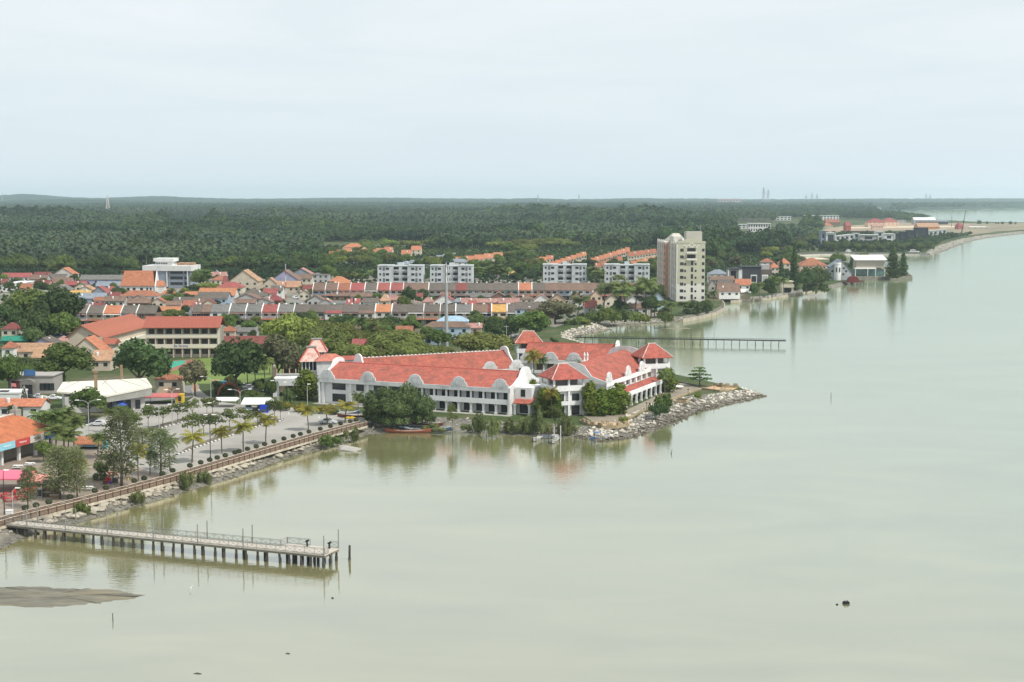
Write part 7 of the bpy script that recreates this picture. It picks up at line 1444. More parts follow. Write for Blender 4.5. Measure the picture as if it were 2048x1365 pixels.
def lattice(px, yb, yt, wb, label, cat='pylon', arms=0, m=None):
 Y = (HC-GZ)*F/(yb-YH); zt_ = ZAT(yt, Y)-GZ; r = empty('lattice_tower' if not arms else 'power_pylon', (XAT(px, yb, Y), Y, GZ), .4, label, cat); b = MB(); n_ = 9; th = wb*.055
 for i in range(n_):
  z0, z1 = zt_*i/n_, zt_*(i+1)/n_; a0, a1 = wb*(1-i/n_*.86)/2, wb*(1-(i+1)/n_*.86)/2
  C0 = [(-a0, -a0, z0), (a0, -a0, z0), (a0, a0, z0), (-a0, a0, z0)]; C1 = [(-a1, -a1, z1), (a1, -a1, z1), (a1, a1, z1), (-a1, a1, z1)]
  for k in range(4): b.tube(C0[k], C1[k], th, n=4); b.tube(C0[k], C1[(k+1) % 4], th*.7, n=3)
 b.build('frame', m or M_STEEL, r)
 for k in range(arms): q = MB(); z = zt_*(.66+.11*k); l = wb*(1.0-.15*k); q.tube((-l, 0, z), (l, 0, z), th*1.3, n=4); q.build('cross_arm', M_STEEL, r)
lattice(216, 432, 391, 13, 'white and red lattice telecom tower far off at the left', 'tower', 0, mat('tower_paint', (.62, .55, .53), var=.2, scale=.08))
lattice(5, 410, 386, 14, 'faint lattice tower on the left skyline', 'tower'); lattice(113, 412, 396, 12, 'small faint tower on the left skyline', 'tower')
lattice(1076, 409, 390, 14, 'faint tower on the middle skyline, left one', 'tower'); lattice(1158, 409, 389, 14, 'faint tower on the middle skyline, right one', 'tower')
lattice(1527, 409, 375, 22, 'tallest power pylon on the right skyline', 'pylon', 3); lattice(1536, 409, 379, 18, 'second pylon just right of the tallest', 'pylon', 3)
for k, (x, yt) in enumerate(((1612, 390), (1624, 386), (1634, 388), (1852, 388), (1860, 389))): lattice(x, 407, yt, 18, 'faint skyline pylon, %s from the left of the distant group at the right' % ORD[k+1], 'pylon', 2)
j0, j1 = G(1150, 674, 2.2), G(1572, 681, 2.2); ax_ = (j1-j0); lj = ax_.length; r = empty('jetty', (j0.x, j0.y, 0), math.atan2(ax_.y, ax_.x), 'long narrow dark jetty on thin legs beyond the hotel', 'jetty')
part_box(r, 'deck', mat('jetty_dark', (.04, .045, .04), var=.3), 0, lj, -.6, .6, 1.8, 2.2)
for q in (.55, 1.0): pass
b = MB(); b.tube((0, -.45, 2.65), (lj, -.45, 2.65), .09, n=4)
for k in range(40): b.tube((k*lj/39.5, -.45, 2.2), (k*lj/39.5, -.45, 2.65), .05, n=4)
b.build('railing', mat('jetty_dark', ()), r)
rs = np.random.RandomState(9)
for k in range(27):
 x = 1+k*lj/27.2
 b = MB()
 for y in (-.4, .4): b.tube((x+rs.normal()*.15, y, -1), (x, y, 1.95), .13, n=5)
 b.tube((x, -.5, 1.3), (x, .5, 1.3), .07, n=4); b.build('leg_frame', mat('jetty_leg', (.13, .13, .115), var=.4), r)
tree('broad', 1330, 36, 622, 657, 'lone mangrove tree standing in the water of the cove', z=.05)
g = G(1345, 657, 0); b = MB(); V, Fc = leaf_cloud([((0, 0, 0), (9, 1.2, .12))], 10, .2, np.random.RandomState(2)); b.lathe([(1.0, -.1), (.8, .15), (.3, .25)], 14); o = b.build('mudbank', mat('wet_sand', ()), None, loc=g); o.scale = (9, 1.5, 1); tag(o, kind='structure')
# ================================================================== FOOD COURT, KIOSKS, TENTS, CARS, BOATS, LAMPS
OT = tiled('food_court_tiles', (.44, .15, .07), var=.2, dirt=(.30, .10, .05), dirt_amt=.8)
Yf = G(60, 935, GZ).y; S_ = F/Yf
c1 = G(106, 902, GZ); c0 = G(-70, 953, GZ); d = (c1-c0); Lf = d.length; r = empty('food_court', (c0.x, c0.y, GZ), math.atan2(d.y, d.x), 'food court hall with rust orange roof, white arches and advertising banners', 'building')
zb = 4.6; Wf = 13.0; zr_ = 8.6
b = MB(); b.box(0, Lf, 3.0, Wf, 0, zb); b.build('wall', mat('food_court_shade', (.30, .27, .23), var=.15), r)
b = MB(); b.hexa([(-1, -1.2, zb), (Lf+1.2, -1.2, zb), (Lf+1.2, Wf+1, zb), (-1, Wf+1, zb)], [(-1, 6.2, zr_), (Lf-4.2, 6.2, zr_), (Lf-4.2, 6.5, zr_), (-1, 6.5, zr_)]); b.build('roof', OT, r)
b = MB(); b.tube((Lf+1.2, Wf+1, zb+.1), (Lf-4.2, 6.4, zr_+.1), .3, n=6); b.tube((-1, 6.35, zr_+.1), (Lf-4.2, 6.35, zr_+.1), .25, n=6); b.build('ridge_cap', mat('hip_mortar', ()), r)
b = MB(); b.box(Lf-5.2, Lf-3.2, 5.6, 7.2, zr_-.4, zr_+1.0); b.box(Lf-4.7, Lf-3.9, 6.0, 6.8, zr_+1.0, zr_+1.8); b.build('roof_ornament', CONC(), r)
na = 5
for k in range(na+1):
 x = .3+k*(Lf-.6)/na; b = MB(); b.box(x-.32, x+.32, -.1, .45, 0, zb-.05); b.build('column', mat('hotel_white_render', ()), r)
 if k < na:
  x2 = x+(Lf-.6)/na; w_ = x2-x-.66; pts_ = [(x+.33, zb-.06), (x2-.33, zb-.06), (x2-.33, zb-1.9)] + [((x+x2)/2+w_/2*math.cos(a), zb-1.9+1.3*math.sin(a)) for a in np.linspace(.15, math.pi-.15, 8)] + [(x+.33, zb-1.9)]
  b = MB(); b.hexa([(p, .3, q) for p, q in pts_], [(p, .05, q) for p, q in pts_]); b.build('arch', mat('hotel_white_render', ()), r)
bc = [('banner_sky', (.25, .52, .62)), ('banner_red', (.48, .07, .06)), ('banner_pale', (.55, .53, .48)), ('banner_blue', (.05, .16, .42)), ('banner_navy', (.05, .07, .25))]
xb = [Lf*.30, Lf*.49, Lf*.66, Lf*.83, Lf*1.03]
for k in range(4):
 m = mat(bc[k][0], bc[k][1], var=.12, scale=1.5); o = part_box(r, 'banner', m, xb[k]+.05, xb[k+1]-.05, -1.45, -1.35, zb-1.15, zb+.35)
 wm = mat(('banner_mark_white' if k in (1, 0) else 'banner_mark_dark' if k == 2 else 'banner_mark_sky'), (.75, .72, .7) if k in (1, 0) else (.08, .07, .06) if k == 2 else (.35, .55, .7), var=.1)
 b = MB(); xm = (xb[k]+xb[k+1])/2; wv = [(xm-1.2+q*.2, -1.49, zb-.4+.2*math.sin(q*1.7)) for q in range(13)]; b.path(wv, [.06]*13, 4); b.build('script_mark', wm, o)
house(-40, 84, 797, 815, 4.2, 'orange', 'white', 'second orange roof behind the food court at the left edge', 'gable', t=.4)
r, w, h = bl(-20, 39, 816, 785, 8, 'plain white flat-roofed building at the left edge behind the orange roof', 'house', 'building'); part_box(r, 'wall', CH, -w/2, w/2, 0, 7, 0, h-.4); part_box(r, 'parapet', CH, -w/2-.15, w/2+.15, -.15, 7.2, h-.399, h); part_box(r, 'vent', DARK(), -w*.2, w*.1, .5, 2.0, h+.001, h+.3)
g = G(85, 836, GZ); zt = ZAT(789, g.y)-GZ; r = empty('star_canopy', g, .2, 'white pointed star-shaped tensile canopy above the palms', 'canopy'); b = MB()
for k in range(5):
 a = k*1.2566+.3; t_ = (2.2*math.cos(a), 2.2*math.sin(a), zt*.52); a1, a2 = a-.6, a+.6; i1 = (.75*math.cos(a1), .75*math.sin(a1), zt*.64); i2 = (.75*math.cos(a2), .75*math.sin(a2), zt*.64); b.hexa([(0, 0, zt-.08), i1, t_, i2], [(0, 0, zt), (i1[0], i1[1], i1[2]+.06), (t_[0], t_[1], t_[2]+.06), (i2[0], i2[1], i2[2]+.06)])
b.build('membrane', mat('cream_canvas', (.78, .76, .62), var=.04), r); b = MB(); b.tube((0, 0, 0), (0, 0, zt-.1), .1, n=6); b.build('pole', M_STEEL, r)
def tent(px0, px1, pyb, yeave, ytop, label, m, dp=None, posts=True, wallm=None, name='canopy_tent', rz=0, flat=False):
 Y = (HC-GZ)*F/(pyb-YH); S = F/Y; w = (px1-px0)/S; dp = dp or w*.8; r = empty(name, (XAT((px0+px1)/2, pyb, Y), Y, GZ), rz, label, 'canopy'); he = ZAT(yeave, Y)-GZ; ht = ZAT(ytop, Y+dp/2)-GZ; b = MB()
 t_ = (.35 if not flat else .96)*w/2; b.hexa([(-w/2, 0, he), (w/2, 0, he), (w/2, dp, he), (-w/2, dp, he)], [(-t_ if flat else -.3, dp*.45, ht), (t_ if flat else .3, dp*.45, ht), (t_ if flat else .3, dp*.55, ht), (-t_ if flat else -.3, dp*.55, ht)]); b.box(-w/2-.03, w/2+.03, -.03, dp+.03, he-.28, he-.002); b.build('canopy', m, r)
 for x in (-w/2+.15, w/2-.15):
  for y in (.15, dp-.15): b = MB(); b.tube((x, y, 0), (x, y, he-.28), .07, n=6); b.build('post', M_STEEL, r)
 if wallm: b = MB(); b.box(w/2-.1, w/2-.04, .3, dp-.3, 0, he-.3); b.build('side_wall', wallm, r)
 return r, w, dp, he
tent(-45, 44, 994, 958, 940, 'bright pink peaked canopy over red seats at the left edge', mat('pink_canvas', (.66, .15, .22), var=.08), 8); tent(34, 84, 982, 962, 948, 'faded pink red canopy right of the bright pink one', mat('faded_pink_canvas', (.62, .27, .23), var=.12), 6)
chair_r = empty('stacking_chair', (0, 0, 0)); cm = mat('red_plastic', (.45, .035, .04), rough=.5)
b = MB(); b.hexa([(-.22,-.22,.42),(.22,-.22,.42),(.22,.22,.42),(-.22,.22,.42)], [(-.24,-.24,.46),(.24,-.24,.46),(.22,.22,.46),(-.22,.22,.46)]); b.build('seat', cm, chair_r); b = MB(); b.hexa([(-.22,.2,.46),(.22,.2,.46),(.22,.25,.46),(-.22,.25,.46)], [(-.18,.28,.86),(.18,.28,.86),(.18,.32,.86),(-.18,.32,.86)]); b.build('backrest', cm, chair_r)
for x in (-.19, .19):
 for y in (-.19, .19): b = MB(); b.tube((x*1.15, y*1.15, 0), (x, y, .42), .025, n=4); b.build('leg', cm, chair_r)
tab_r = empty('plastic_table', (0, 0, 0)); b = MB(); b.box(-.55, .55, -.55, .55, .68, .74); b.build('tabletop', cm, tab_r)
for x in (-.45, .45):
 for y in (-.45, .45): b = MB(); b.tube((x, y, 0), (x, y, .68), .035, n=5); b.build('leg', cm, tab_r)
bpy.context.view_layer.update(); k = 0; ctr = []
for px, py in ((8, 996), (30, 990), (52, 986), (18, 1004), (42, 1000), (66, 984), (78, 990)): ctr.append(G(px, py, GZ+.02))
for i, c in enumerate(ctr):
 lbt = 'red plastic table among red chairs under the pink canopies'
 t_ = tab_r if i == 0 else copy_tree(tab_r, c, .3*i)
 t_.location = c; tag(t_, lbt, 'table', 'red tables under the pink canopies')
 for q in range(4):
  a = q*math.pi/2+.3*i; p = c+Vector((.95*math.sin(a), -.95*math.cos(a), 0)); ch_ = chair_r if (i == 0 and q == 0) else copy_tree(chair_r, p, a+math.pi)
  ch_.location = p; ch_.rotation_euler = (0, 0, a+math.pi); tag(ch_, 'red plastic chair at a red table under the pink canopies', 'chair', 'red chairs under the pink canopies')
r, w, h = bl(84, 114, 1001, 966, 3, 'dark brown wooden kiosk with a sloping roof behind the boardwalk', 'kiosk', 'kiosk'); part_box(r, 'wall', mat('brown_timber', ()), -w/2, w/2, .2, 2.6, 0, h-.4); b = MB(); b.hexa([(-w/2-.3, 0, h-.5), (w/2+.3, 0, h-.5), (w/2+.3, 3, h-.1), (-w/2-.3, 3, h-.1)], [(-w/2-.3, 0, h-.35), (w/2+.3, 0, h-.35), (w/2+.3, 3, h+.05), (-w/2-.3, 3, h+.05)]); b.build('roof', mat('dark_timber', ()), r); part_box(r, 'counter', mat('pale_deck', ()), -w/2+.2, w*.1, -.1, .19, .9, 1.0)
r, w, h = bl(74, 84, 1002, 978, 1, 'tall glass drinks fridge left of the brown kiosk', 'drinks_fridge', 'fridge'); part_box(r, 'cabinet', mat('fridge_grey', (.4, .42, .42)), -w/2, w/2, .05, .9, 0, h); part_box(r, 'door', SG, -w/2+.08, w/2-.08, .0, .049, .3, h-.2)
r, w, h = bl(100, 118, 1002, 990, 1, 'small wooden counter right of the brown kiosk', 'counter', 'counter'); part_box(r, 'body', mat('tan_timber', (.33, .22, .12)), -w/2, w/2, 0, .7, 0, h-.1); part_box(r, 'countertop', mat('pale_deck', ()), -w/2-.1, w/2+.1, -.1, .8, h-.099, h)
r, w, h = bl(152, 206, 905, 878, 5, 'small kiosk with bright orange roof and teal painted gable', 'kiosk', 'kiosk'); part_box(r, 'wall', WL_('white'), -w/2, w/2-.6, .8, 5, 0, h*.55); b = MB(); b.hexa([(-w/2-.5, 0, h*.5), (w/2-.3, 0, h*.5), (w/2-.3, 2.9, h), (-w/2-.5, 2.9, h)], [(-w/2-.5, 0, h*.56), (w/2-.3, 0, h*.56), (w/2-.3, 2.9, h*1.06), (-w/2-.5, 2.9, h*1.06)]); b.hexa([(-w/2-.5, 2.91, h), (w/2-.3, 2.91, h), (w/2-.3, 6, h*.5), (-w/2-.5, 6, h*.5)], [(-w/2-.5, 2.91, h*1.06), (w/2-.3, 2.91, h*1.06), (w/2-.3, 6, h*.56), (-w/2-.5, 6, h*.56)]); b.build('roof', RF('orange'), r)
b = MB(); b.hexa([(w/2-.25, .3, 0), (w/2-.25, 5.6, 0), (w/2-.25, 5.6, h*.55), (w/2-.25, 2.9, h*1.02), (w/2-.25, .3, h*.55)], [(w/2-.1, .3, 0), (w/2-.1, 5.6, 0), (w/2-.1, 5.6, h*.55), (w/2-.1, 2.9, h*1.02), (w/2-.1, .3, h*.55)]); b.f = [tuple(reversed(q)) for q in b.f]; b.build('gable', mat('teal_paint', (.10, .34, .38), var=.25, scale=1.5, dirt=(.5, .6, .6), dirt_amt=.8), r); part_box(r, 'sign_board', mat('sign_teal', (.14, .27, .33)), -w*.25, w*.2, .2, .3, h*.30, h*.48); part_box(r, 'shop_front', DARK(), -w*.4, w*.3, .7, .79, .2, h*.28)
def picnic(px, py, label, top, rz=0):
 r = empty('picnic_table', G(px, py, GZ+.02), rz, label, 'table', 'picnic tables on the promenade'); b = MB(); b.box(-.95, .95, -.42, .42, .7, .77); b.build('tabletop', top, r)
 for y in (-.8, .8): b = MB(); b.box(-.95, .95, y-.15, y+.15, .4, .46); b.build('bench', top, r)
 for x in (-.6, .6): b = MB(); b.box(x-.06, x+.06, -.85, .85, .32, .39); b.box(x-.08, x+.08, -.12, .12, 0, .69); b.build('leg', CONC(), r)
picnic(176, 981, 'white topped picnic table near the boardwalk right of the brown kiosk', WHITE()); picnic(36, 938, 'white picnic table in front of the food court arches', WHITE()); picnic(60, 933, 'second white picnic table before the food court columns', WHITE()); picnic(213, 958, 'red topped picnic table behind the coloured boxes', cm); picnic(224, 952, 'second red picnic table behind the coloured boxes', cm); picnic(184, 958, 'pale picnic table between the needle-leaved trees', WHITE())
for px, py, c, s_, lb in ((217, 966, (.5, .04, .04), 1.0, 'red box stacked by the boardwalk'), (221, 968, (.03, .06, .4), .6, 'blue drum beside the red box'), (210, 969, (.14, .06, .04), .7, 'brown crate left of the red box'), (231, 966, (.05, .05, .055), .9, 'black cabinet right of the coloured boxes'), (256, 961, (.6, .42, .05), .5, 'yellow tub by the white planters'), (198, 844, (.06, .10, .35), .6, 'x')):
 if lb == 'x': continue
 b = MB(); m = mat('box_' + lb.split()[0], c, rough=.5)
 if 'drum' in lb or 'tub' in lb: b.lathe([(.33, 0), (.36, .1), (.36, .8), (.3, .86), (.31, .95)], 12)
 else: b.box(-.5, .5, -.4, .4, .05, 1.0); b.box(-.54, .54, -.44, .44, 1.0, 1.1); b.box(-.45, .45, -.35, .35, 0, .05)
 o = b.build('drum' if 'drum' in lb else 'tub' if 'tub' in lb else 'storage_box', m, None, loc=G(px, py, GZ+.02)); o.scale = (s_,)*3; tag(o, lb, 'box' if 'drum' not in lb else 'drum')
b = MB(); b.lathe([(.3, 0), (.34, .9), (.38, .95), (.3, 1.1)], 10); tag(b.build('litter_bin', mat('bin_blue', (.04, .10, .3)), None, loc=G(460, 867, GZ)), 'blue litter bin at the foot of a young tree on the kerb', 'bin')
r = empty('skip_bin', G(440, 773, GZ), .2, 'blue open skip beside the arched red climbing frame', 'skip'); b = MB(); b.hexa([(-1.6,-.9,0),(1.6,-.9,0),(1.6,.9,0),(-1.6,.9,0)], [(-2,-1,1.5),(2,-1,1.5),(2,1,1.5),(-2,1,1.5)]); b.build('body', mat('skip_blue', (.06, .22, .36)), r); b = MB(); b.box(-2.1, 2.1, -1.1, -1.0, 1.4, 1.55); b.build('rim', mat('skip_blue', ()), r)
r = empty('gateway_arch', G(458, 790, GZ), .1, 'red arched roadside structure with a short brick post on top', 'arch'); pl = [(-3*math.cos(a), 0, 3.2*math.sin(a)) for a in np.linspace(0, math.pi, 11)]; b = MB(); b.path(pl, [.3]*11, 6); b.build('arch_rib', mat('arch_red', (.42, .12, .07)), r); b = MB(); b.path([(p[0], 1.6, p[2]) for p in pl], [.3]*11, 6); b.build('arch_rib', mat('arch_red', ()), r); b = MB(); b.box(-.3, .3, .4, 1.0, 3.2, 5.0); b.build('post', mat('brick_post', (.38, .2, .13)), r)
r = empty('winged_hall', G(212, 826, GZ), math.radians(20), 'pale hall with a tilted white winged roof and central brown mast', 'hall'); Yw = G(212, 826, GZ).y; S_ = F/Yw; zc = ZAT(771, Yw+8)-GZ; ze_ = ZAT(781, Yw)-GZ; w = 186/S_
hc = ZAT(792, Yw)-GZ
b = MB(); b.hexa([(-w*.42, 2, 0), (w*.42, 2, 0), (w*.42, 14, 0), (-w*.42, 14, 0)], [(-w*.42, 2, hc-.2), (w*.42, 2, hc+.9), (w*.42, 14, hc+1.2), (-w*.42, 14, hc)]); b.build('wall', mat('hall_pale_grey', (.48, .475, .45), var=.06), r)
WR = mat('cream_roof_sheet', (.64, .62, .53), var=.04)
b = MB(); L0 = [(-w/2, 3, hc+.9), (0, -2.5, hc-.1), (0, 17, hc+1.6), (-w*.40, 17, hc+1.6)]; b.hexa(L0, [(x, y, z+.45) for x, y, z in L0]); b.build('roof_wing', WR, r)
b = MB(); L0 = [(.02, -2.5, hc-.1), (w/2, 1, hc+1.4), (w*.5, 15, hc+2.0), (.02, 17, hc+1.6)]; b.hexa(L0, [(x, y, z+.45) for x, y, z in L0]); b.build('roof_wing', WR, r)
b = MB(); L0 = [(.05, -2.3, hc-1.5), (w/2-.05, 1.15, hc-.6), (w/2-.05, 1.35, hc-.6), (.05, -2.1, hc-1.5)]; b.hexa(L0, [(.05, -2.3, hc-.12), (w/2-.05, 1.15, hc+1.38), (w/2-.05, 1.35, hc+1.38), (.05, -2.1, hc-.12)]); b.build('fascia', mat('hall_fascia', (.30, .295, .27)), r)
zm = ZAT(741, Yw+6)-GZ; b = MB(); b.box(-2.3, -1.5, 6, 6.8, 0, zm); b.box(-2.5, -1.3, 5.8, 7.0, zm-.6, zm-.2); b.build('mast', mat('mast_brown', (.25, .17, .11), var=.2), r)
zm2 = ZAT(730, Yw+18)-GZ; b = MB(); b.box(w*.22, w*.22+.7, 16, 16.7, 0, zm2); b.build('rear_mast', mat('mast_brown', ()), r)
b = MB()
for e in ((-w*.45, 4, hc+1.4), (-w*.36, 15, hc+2.0), (w*.4, 2, hc+1.8), (w*.42, 14, hc+2.3), (w*.12, -1, hc+.6)): b.tube((-1.9, 6.4, zm-.5), e, .045, n=4)
for e in ((w*.48, 4, hc+2.0), (0, 10, hc+1.8)): b.tube((w*.22+.3, 16.3, zm2-.5), e, .045, n=4)
b.build('stay_cable', mat('cable_dark', (.10, .09, .075)), r)
for k in range(4): part_box(r, 'window', SG, w*.02+k*w*.1, w*.02+k*w*.1+1.3, 1.9, 1.99, .4, 2.8)
tent(225, 250, 828, 811, 801, 'blue peaked market tent with a white ridge band beside the hall', mat('blue_canvas', (.05, .10, .40), var=.1), 3.5); tent(248, 272, 822, 803, 797, 'small blue awning tent behind the peaked one', mat('blue_canvas', ()), 3)
tent(288, 352, 812, 794, 787, 'flat faded red canopy beside the yellow kiosk', mat('faded_red_canvas', (.48, .15, .14), var=.1), 7, flat=True)
r, w, h = bl(351, 366, 808, 790, 3, 'tall yellow kiosk booth beside the red canopy', 'kiosk', 'kiosk'); part_box(r, 'wall', mat('yellow_paint', (.60, .42, .04), var=.08), -w/2, w/2, 0, 2.2, 0, h); part_box(r, 'door', SG, -w*.15, w*.3, -.05, .04, .5, h-.4); part_box(r, 'roof', mat('yellow_paint', ()), -w/2-.1, w/2+.1, -.1, 2.3, h+.001, h+.12)
house(306, 364, 748, 761, 4.2, 'rust', 'cream', 'brown red hipped house with vent ridge and solar panels by the car park', 'hip')
for k in range(3): g = G(340+k*9, 783, GZ); o = MB().hexa([(-.8,-.5,2.8),(.8,-.5,2.8),(.8,.9,3.3),(-.8,.9,3.3)], [(-.8,-.5,2.86),(.8,-.5,2.86),(.8,.9,3.36),(-.8,.9,3.36)]); o.tube((0,.2,0),(0,.2,3.0),.07,n=6); tag(o.build('solar_panel', mat('solar_blue', (.16, .2, .27), rough=.3), None, loc=g), 'tilted grey solar panel on a post, %s of three by the brown red house' % ORD[k+1], 'solar panel')
for x0, x1, yb, yt, lb in ((323, 362, 792, 775, 'peach striped hoarding fence by the red canopy'), (385, 396, 784, 768, 'pair of leaning peach hoarding boards by the road'), (424, 440, 768, 760, 'pale pink hoarding beside the blue skip')):
 r, w, h = bl(x0, x1, yb, yt, 1, lb, 'hoarding_fence', 'fence'); n_ = max(2, int(w/.9))
 for k in range(n_): b = MB(); x = -w/2+k*w/n_; b.hexa([(x, 0, 0), (x+w/n_*.92, 0, 0), (x+w/n_*.92, .06, 0), (x, .06, 0)], [(x, .2, h), (x+w/n_*.92, .2, h*(.94+.06*(k % 2))), (x+w/n_*.92, .26, h*(.94+.06*(k % 2))), (x, .26, h)]); b.build('board', mat('peach_board', (.62, .40, .27), var=.12), r)
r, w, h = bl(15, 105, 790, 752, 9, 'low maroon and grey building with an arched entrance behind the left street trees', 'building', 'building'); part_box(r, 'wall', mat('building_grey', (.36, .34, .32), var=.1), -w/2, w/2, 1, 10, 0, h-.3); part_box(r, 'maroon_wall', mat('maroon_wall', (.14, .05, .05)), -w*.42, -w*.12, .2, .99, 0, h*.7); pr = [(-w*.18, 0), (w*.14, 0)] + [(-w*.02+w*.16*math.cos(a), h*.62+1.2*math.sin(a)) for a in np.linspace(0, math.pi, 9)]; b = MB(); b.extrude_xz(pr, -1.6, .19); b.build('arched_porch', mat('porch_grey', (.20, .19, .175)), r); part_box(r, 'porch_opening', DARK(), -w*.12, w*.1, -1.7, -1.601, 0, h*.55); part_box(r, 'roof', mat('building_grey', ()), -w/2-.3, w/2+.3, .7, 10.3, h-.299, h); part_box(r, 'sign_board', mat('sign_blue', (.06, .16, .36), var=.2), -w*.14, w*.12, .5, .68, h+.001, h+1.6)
for k in range(3): part_box(r, 'window', SG, w*.2+k*w*.1, w*.2+k*w*.1+1.6, .9, .999, 1, 3)
g = G(49, 817, GZ); zt = ZAT(770, g.y)-GZ; r = empty('decorated_tree', g, 0, 'slim dark cone-shaped tree dotted with white decorations', 'decoration'); b = MB(); b.lathe([(1.5, .3), (1.0, zt*.35), (.55, zt*.7), (.06, zt)], 10); b.build('cone', mat('cone_dark', (.06, .06, .045), var=.4, scale=2), r)
rs = np.random.RandomState(6); b = MB()
for k in range(60): t_ = rs.rand(); a = rs.rand()*6.28; q = 1.5*(1-t_)+.1; z = .3+t_*(zt-.4); b.lathe([(.02, z-.12), (.12, z), (.02, z+.12)], 5, (q*math.cos(a), q*math.sin(a), 0))
b.build('baubles', WHITE(), r)['kind'] = 'stuff'
g = G(24, 800, GZ); r = empty('flag_pole', g, 0, 'thin pole with a red and white flag at the left', 'flag'); h = (800-766)/(F/g.y); b = MB(); b.tube((0, 0, 0), (0, 0, h), .06, n=5); b.build('pole', M_STEEL, r); b = MB(); b.hexa([(0, 0, h-.9), (1.2, .2, h-1.1), (1.2, .24, h-1.1), (0, .04, h-.9)], [(0, 0, h), (1.2, .2, h-.2), (1.2, .24, h-.2), (0, .04, h)]); b.build('flag', mat('flag_red', (.6, .2, .2)), r)
WTENT = mat('white_canvas', (.80, .80, .78), var=.03); BTARP = mat('blue_tarp', (.02, .05, .42), var=.15)
tent(482, 538, 826, 808, 796, 'white gabled shelter tent with a blue side wall in the car park', WTENT, 8, flat=True, wallm=BTARP); tent(428, 472, 818, 801, 795, 'thin white mono-roof shelter left of the gabled tent', WTENT, 5, flat=True)
part_box(empty('tarpaulin_wall', G(527, 826, GZ), 0, 'blue tarpaulin hung across the right end of the white shelter tent', 'tarpaulin'), 'sheet', BTARP, -1.0, 1.3, 0, .06, 0, 2.2)
r, w, h = bl(470, 492, 824, 813, 2, 'x', 'x', 'x'); bpy.data.objects.remove(r)
def car(px, py, rz, col, label, L_=4.3, hatch=False, z=GZ+.03, suv=False):
 r = empty('parked_car', G(px, py, z), rz, label, 'car'); h = 1.45 + .25*suv; m = mat('car_' + label.split()[0] + str(px), col, rough=.3, var=.03, spec=.6); W2 = .86; f0 = L_/2
 lo = [(-f0, .32), (-f0+.05, .75), (-f0+.25, .88), (f0-1.05, .86), (f0-.15, .68), (f0, .5), (f0-.02, .3)]
 b = MB(); b.hexa([(x, W2, zz) for x, zz in lo], [(x, -W2, zz) for x, zz in lo]); b.build('body', m, r)
 rear = -f0+(.12 if hatch else .75); ca = [(rear, .875), (rear+(.25 if hatch else .55), h-.06), (rear+.8, h), (.25, h-.01), (f0-1.25, .862)]; cb_ = [(x, W2-.02 if zz < .95 else W2-.2, zz) for x, zz in ca]; cc = [(x, -y, zz) for x, y, zz in cb_]; b = MB(); b.hexa(cb_, cc); b.build('cabin', m, r)
 for s_ in (-1, 1):
  b = MB(); y = s_*(W2-.10); y2 = s_*(W2-.17); q = [(rear+.32, y-s_*0, .93), (f0-1.5, y, .93), (.2, y2, h-.12), (rear+.75, y2, h-.12)]; b.hexa([(x, yy+s_*.02, zz) for x, yy, zz in q], [(x, yy+s_*.05, zz) for x, yy, zz in q]); b.build('side_window', SG, r)
  for x in (-f0+.82, f0-.85):
   w_ = MB(); w_.tube((x, s_*(W2-.17), .31), (x, s_*(W2+.02), .31), .31, n=14); wo_ = w_.build('wheel', mat('tyre', (.02, .02, .02)), r); w_ = MB(); w_.tube((x, s_*(W2+.021), .31), (x, s_*(W2+.035), .31), .19, n=10); w_.build('rim', mat('rim_silver', (.5, .5, .5), metal=.6, rough=.3), wo_)
  b = MB(); b.box(f0-.12, f0-.01, s_*.62-.18, s_*.62+.18, .52, .66); b.build('headlight', WHITE(), r); b = MB(); b.box(-f0-.02, -f0+.06, s_*.66-.14, s_*.66+.14, .6, .78); b.build('tail_light', mat('tail_red', (.35, .02, .02)), r)
 q = [(f0-1.38, -W2+.16, .93), (f0-1.38, W2-.16, .93), (.36, W2-.27, h-.08), (.36, -W2+.27, h-.08)]; b = MB(); b.hexa([(x+.01, y, zz) for x, y, zz in q], [(x+.05, y, zz+.04) for x, y, zz in q]); b.build('windscreen', SG, r); return r
SIL = (.55, .56, .57); WHT = (.72, .72, .72); BLK = (.03, .03, .035)
car(656, 848, -.08, (.56, .60, .62), 'silver saloon car parked alone by the boardwalk palms', 4.5); car(195, 852, math.pi-.05, SIL, 'silver hatchback parked at the left of the car park', 3.9, True)
car(180, 849, math.pi, BLK, 'dark car partly hidden left of the silver hatchback', 4.1, True); car(497, 821, -1.3, (.4, .5, .55), 'pale blue car under the white gabled shelter', 4.0, True); car(521, 822, -1.3, (.04, .05, .09), 'dark blue car under the white shelter', 4.2)
car(500, 779, .1, WHT, 'white car parked under trees left of the hotel entrance', 4.3); car(512, 783, .15, (.62, .64, .66), 'pale saloon in front of the white car by the hotel entrance', 4.3); car(488, 777, .1, SIL, 'silver car half hidden left of the white car', 4.2)
car(78, 798, .05, SIL, 'silver car parked before the arched building', 4.2); car(60, 800, .05, BLK, 'black car parked next to the decorated cone tree', 4.2); car(108, 800, .05, WHT, 'white car parked behind the round pale green tree', 4.2); car(592, 598, .9, WHT, 'white van-like car on the lane below the antenna mast', 4.4, True, suv=True)
car(1030, 682, .2, BLK, 'black car on the lane right of the big rain tree', 4.3, suv=True, hatch=True); car(1038, 678, .2, (.1, .1, .11), 'dark grey car behind the black car on the lane', 4.3, hatch=True); car(1049, 680, .2, (.2, .2, .21), 'grey car under the trees by the cove', 4.3)
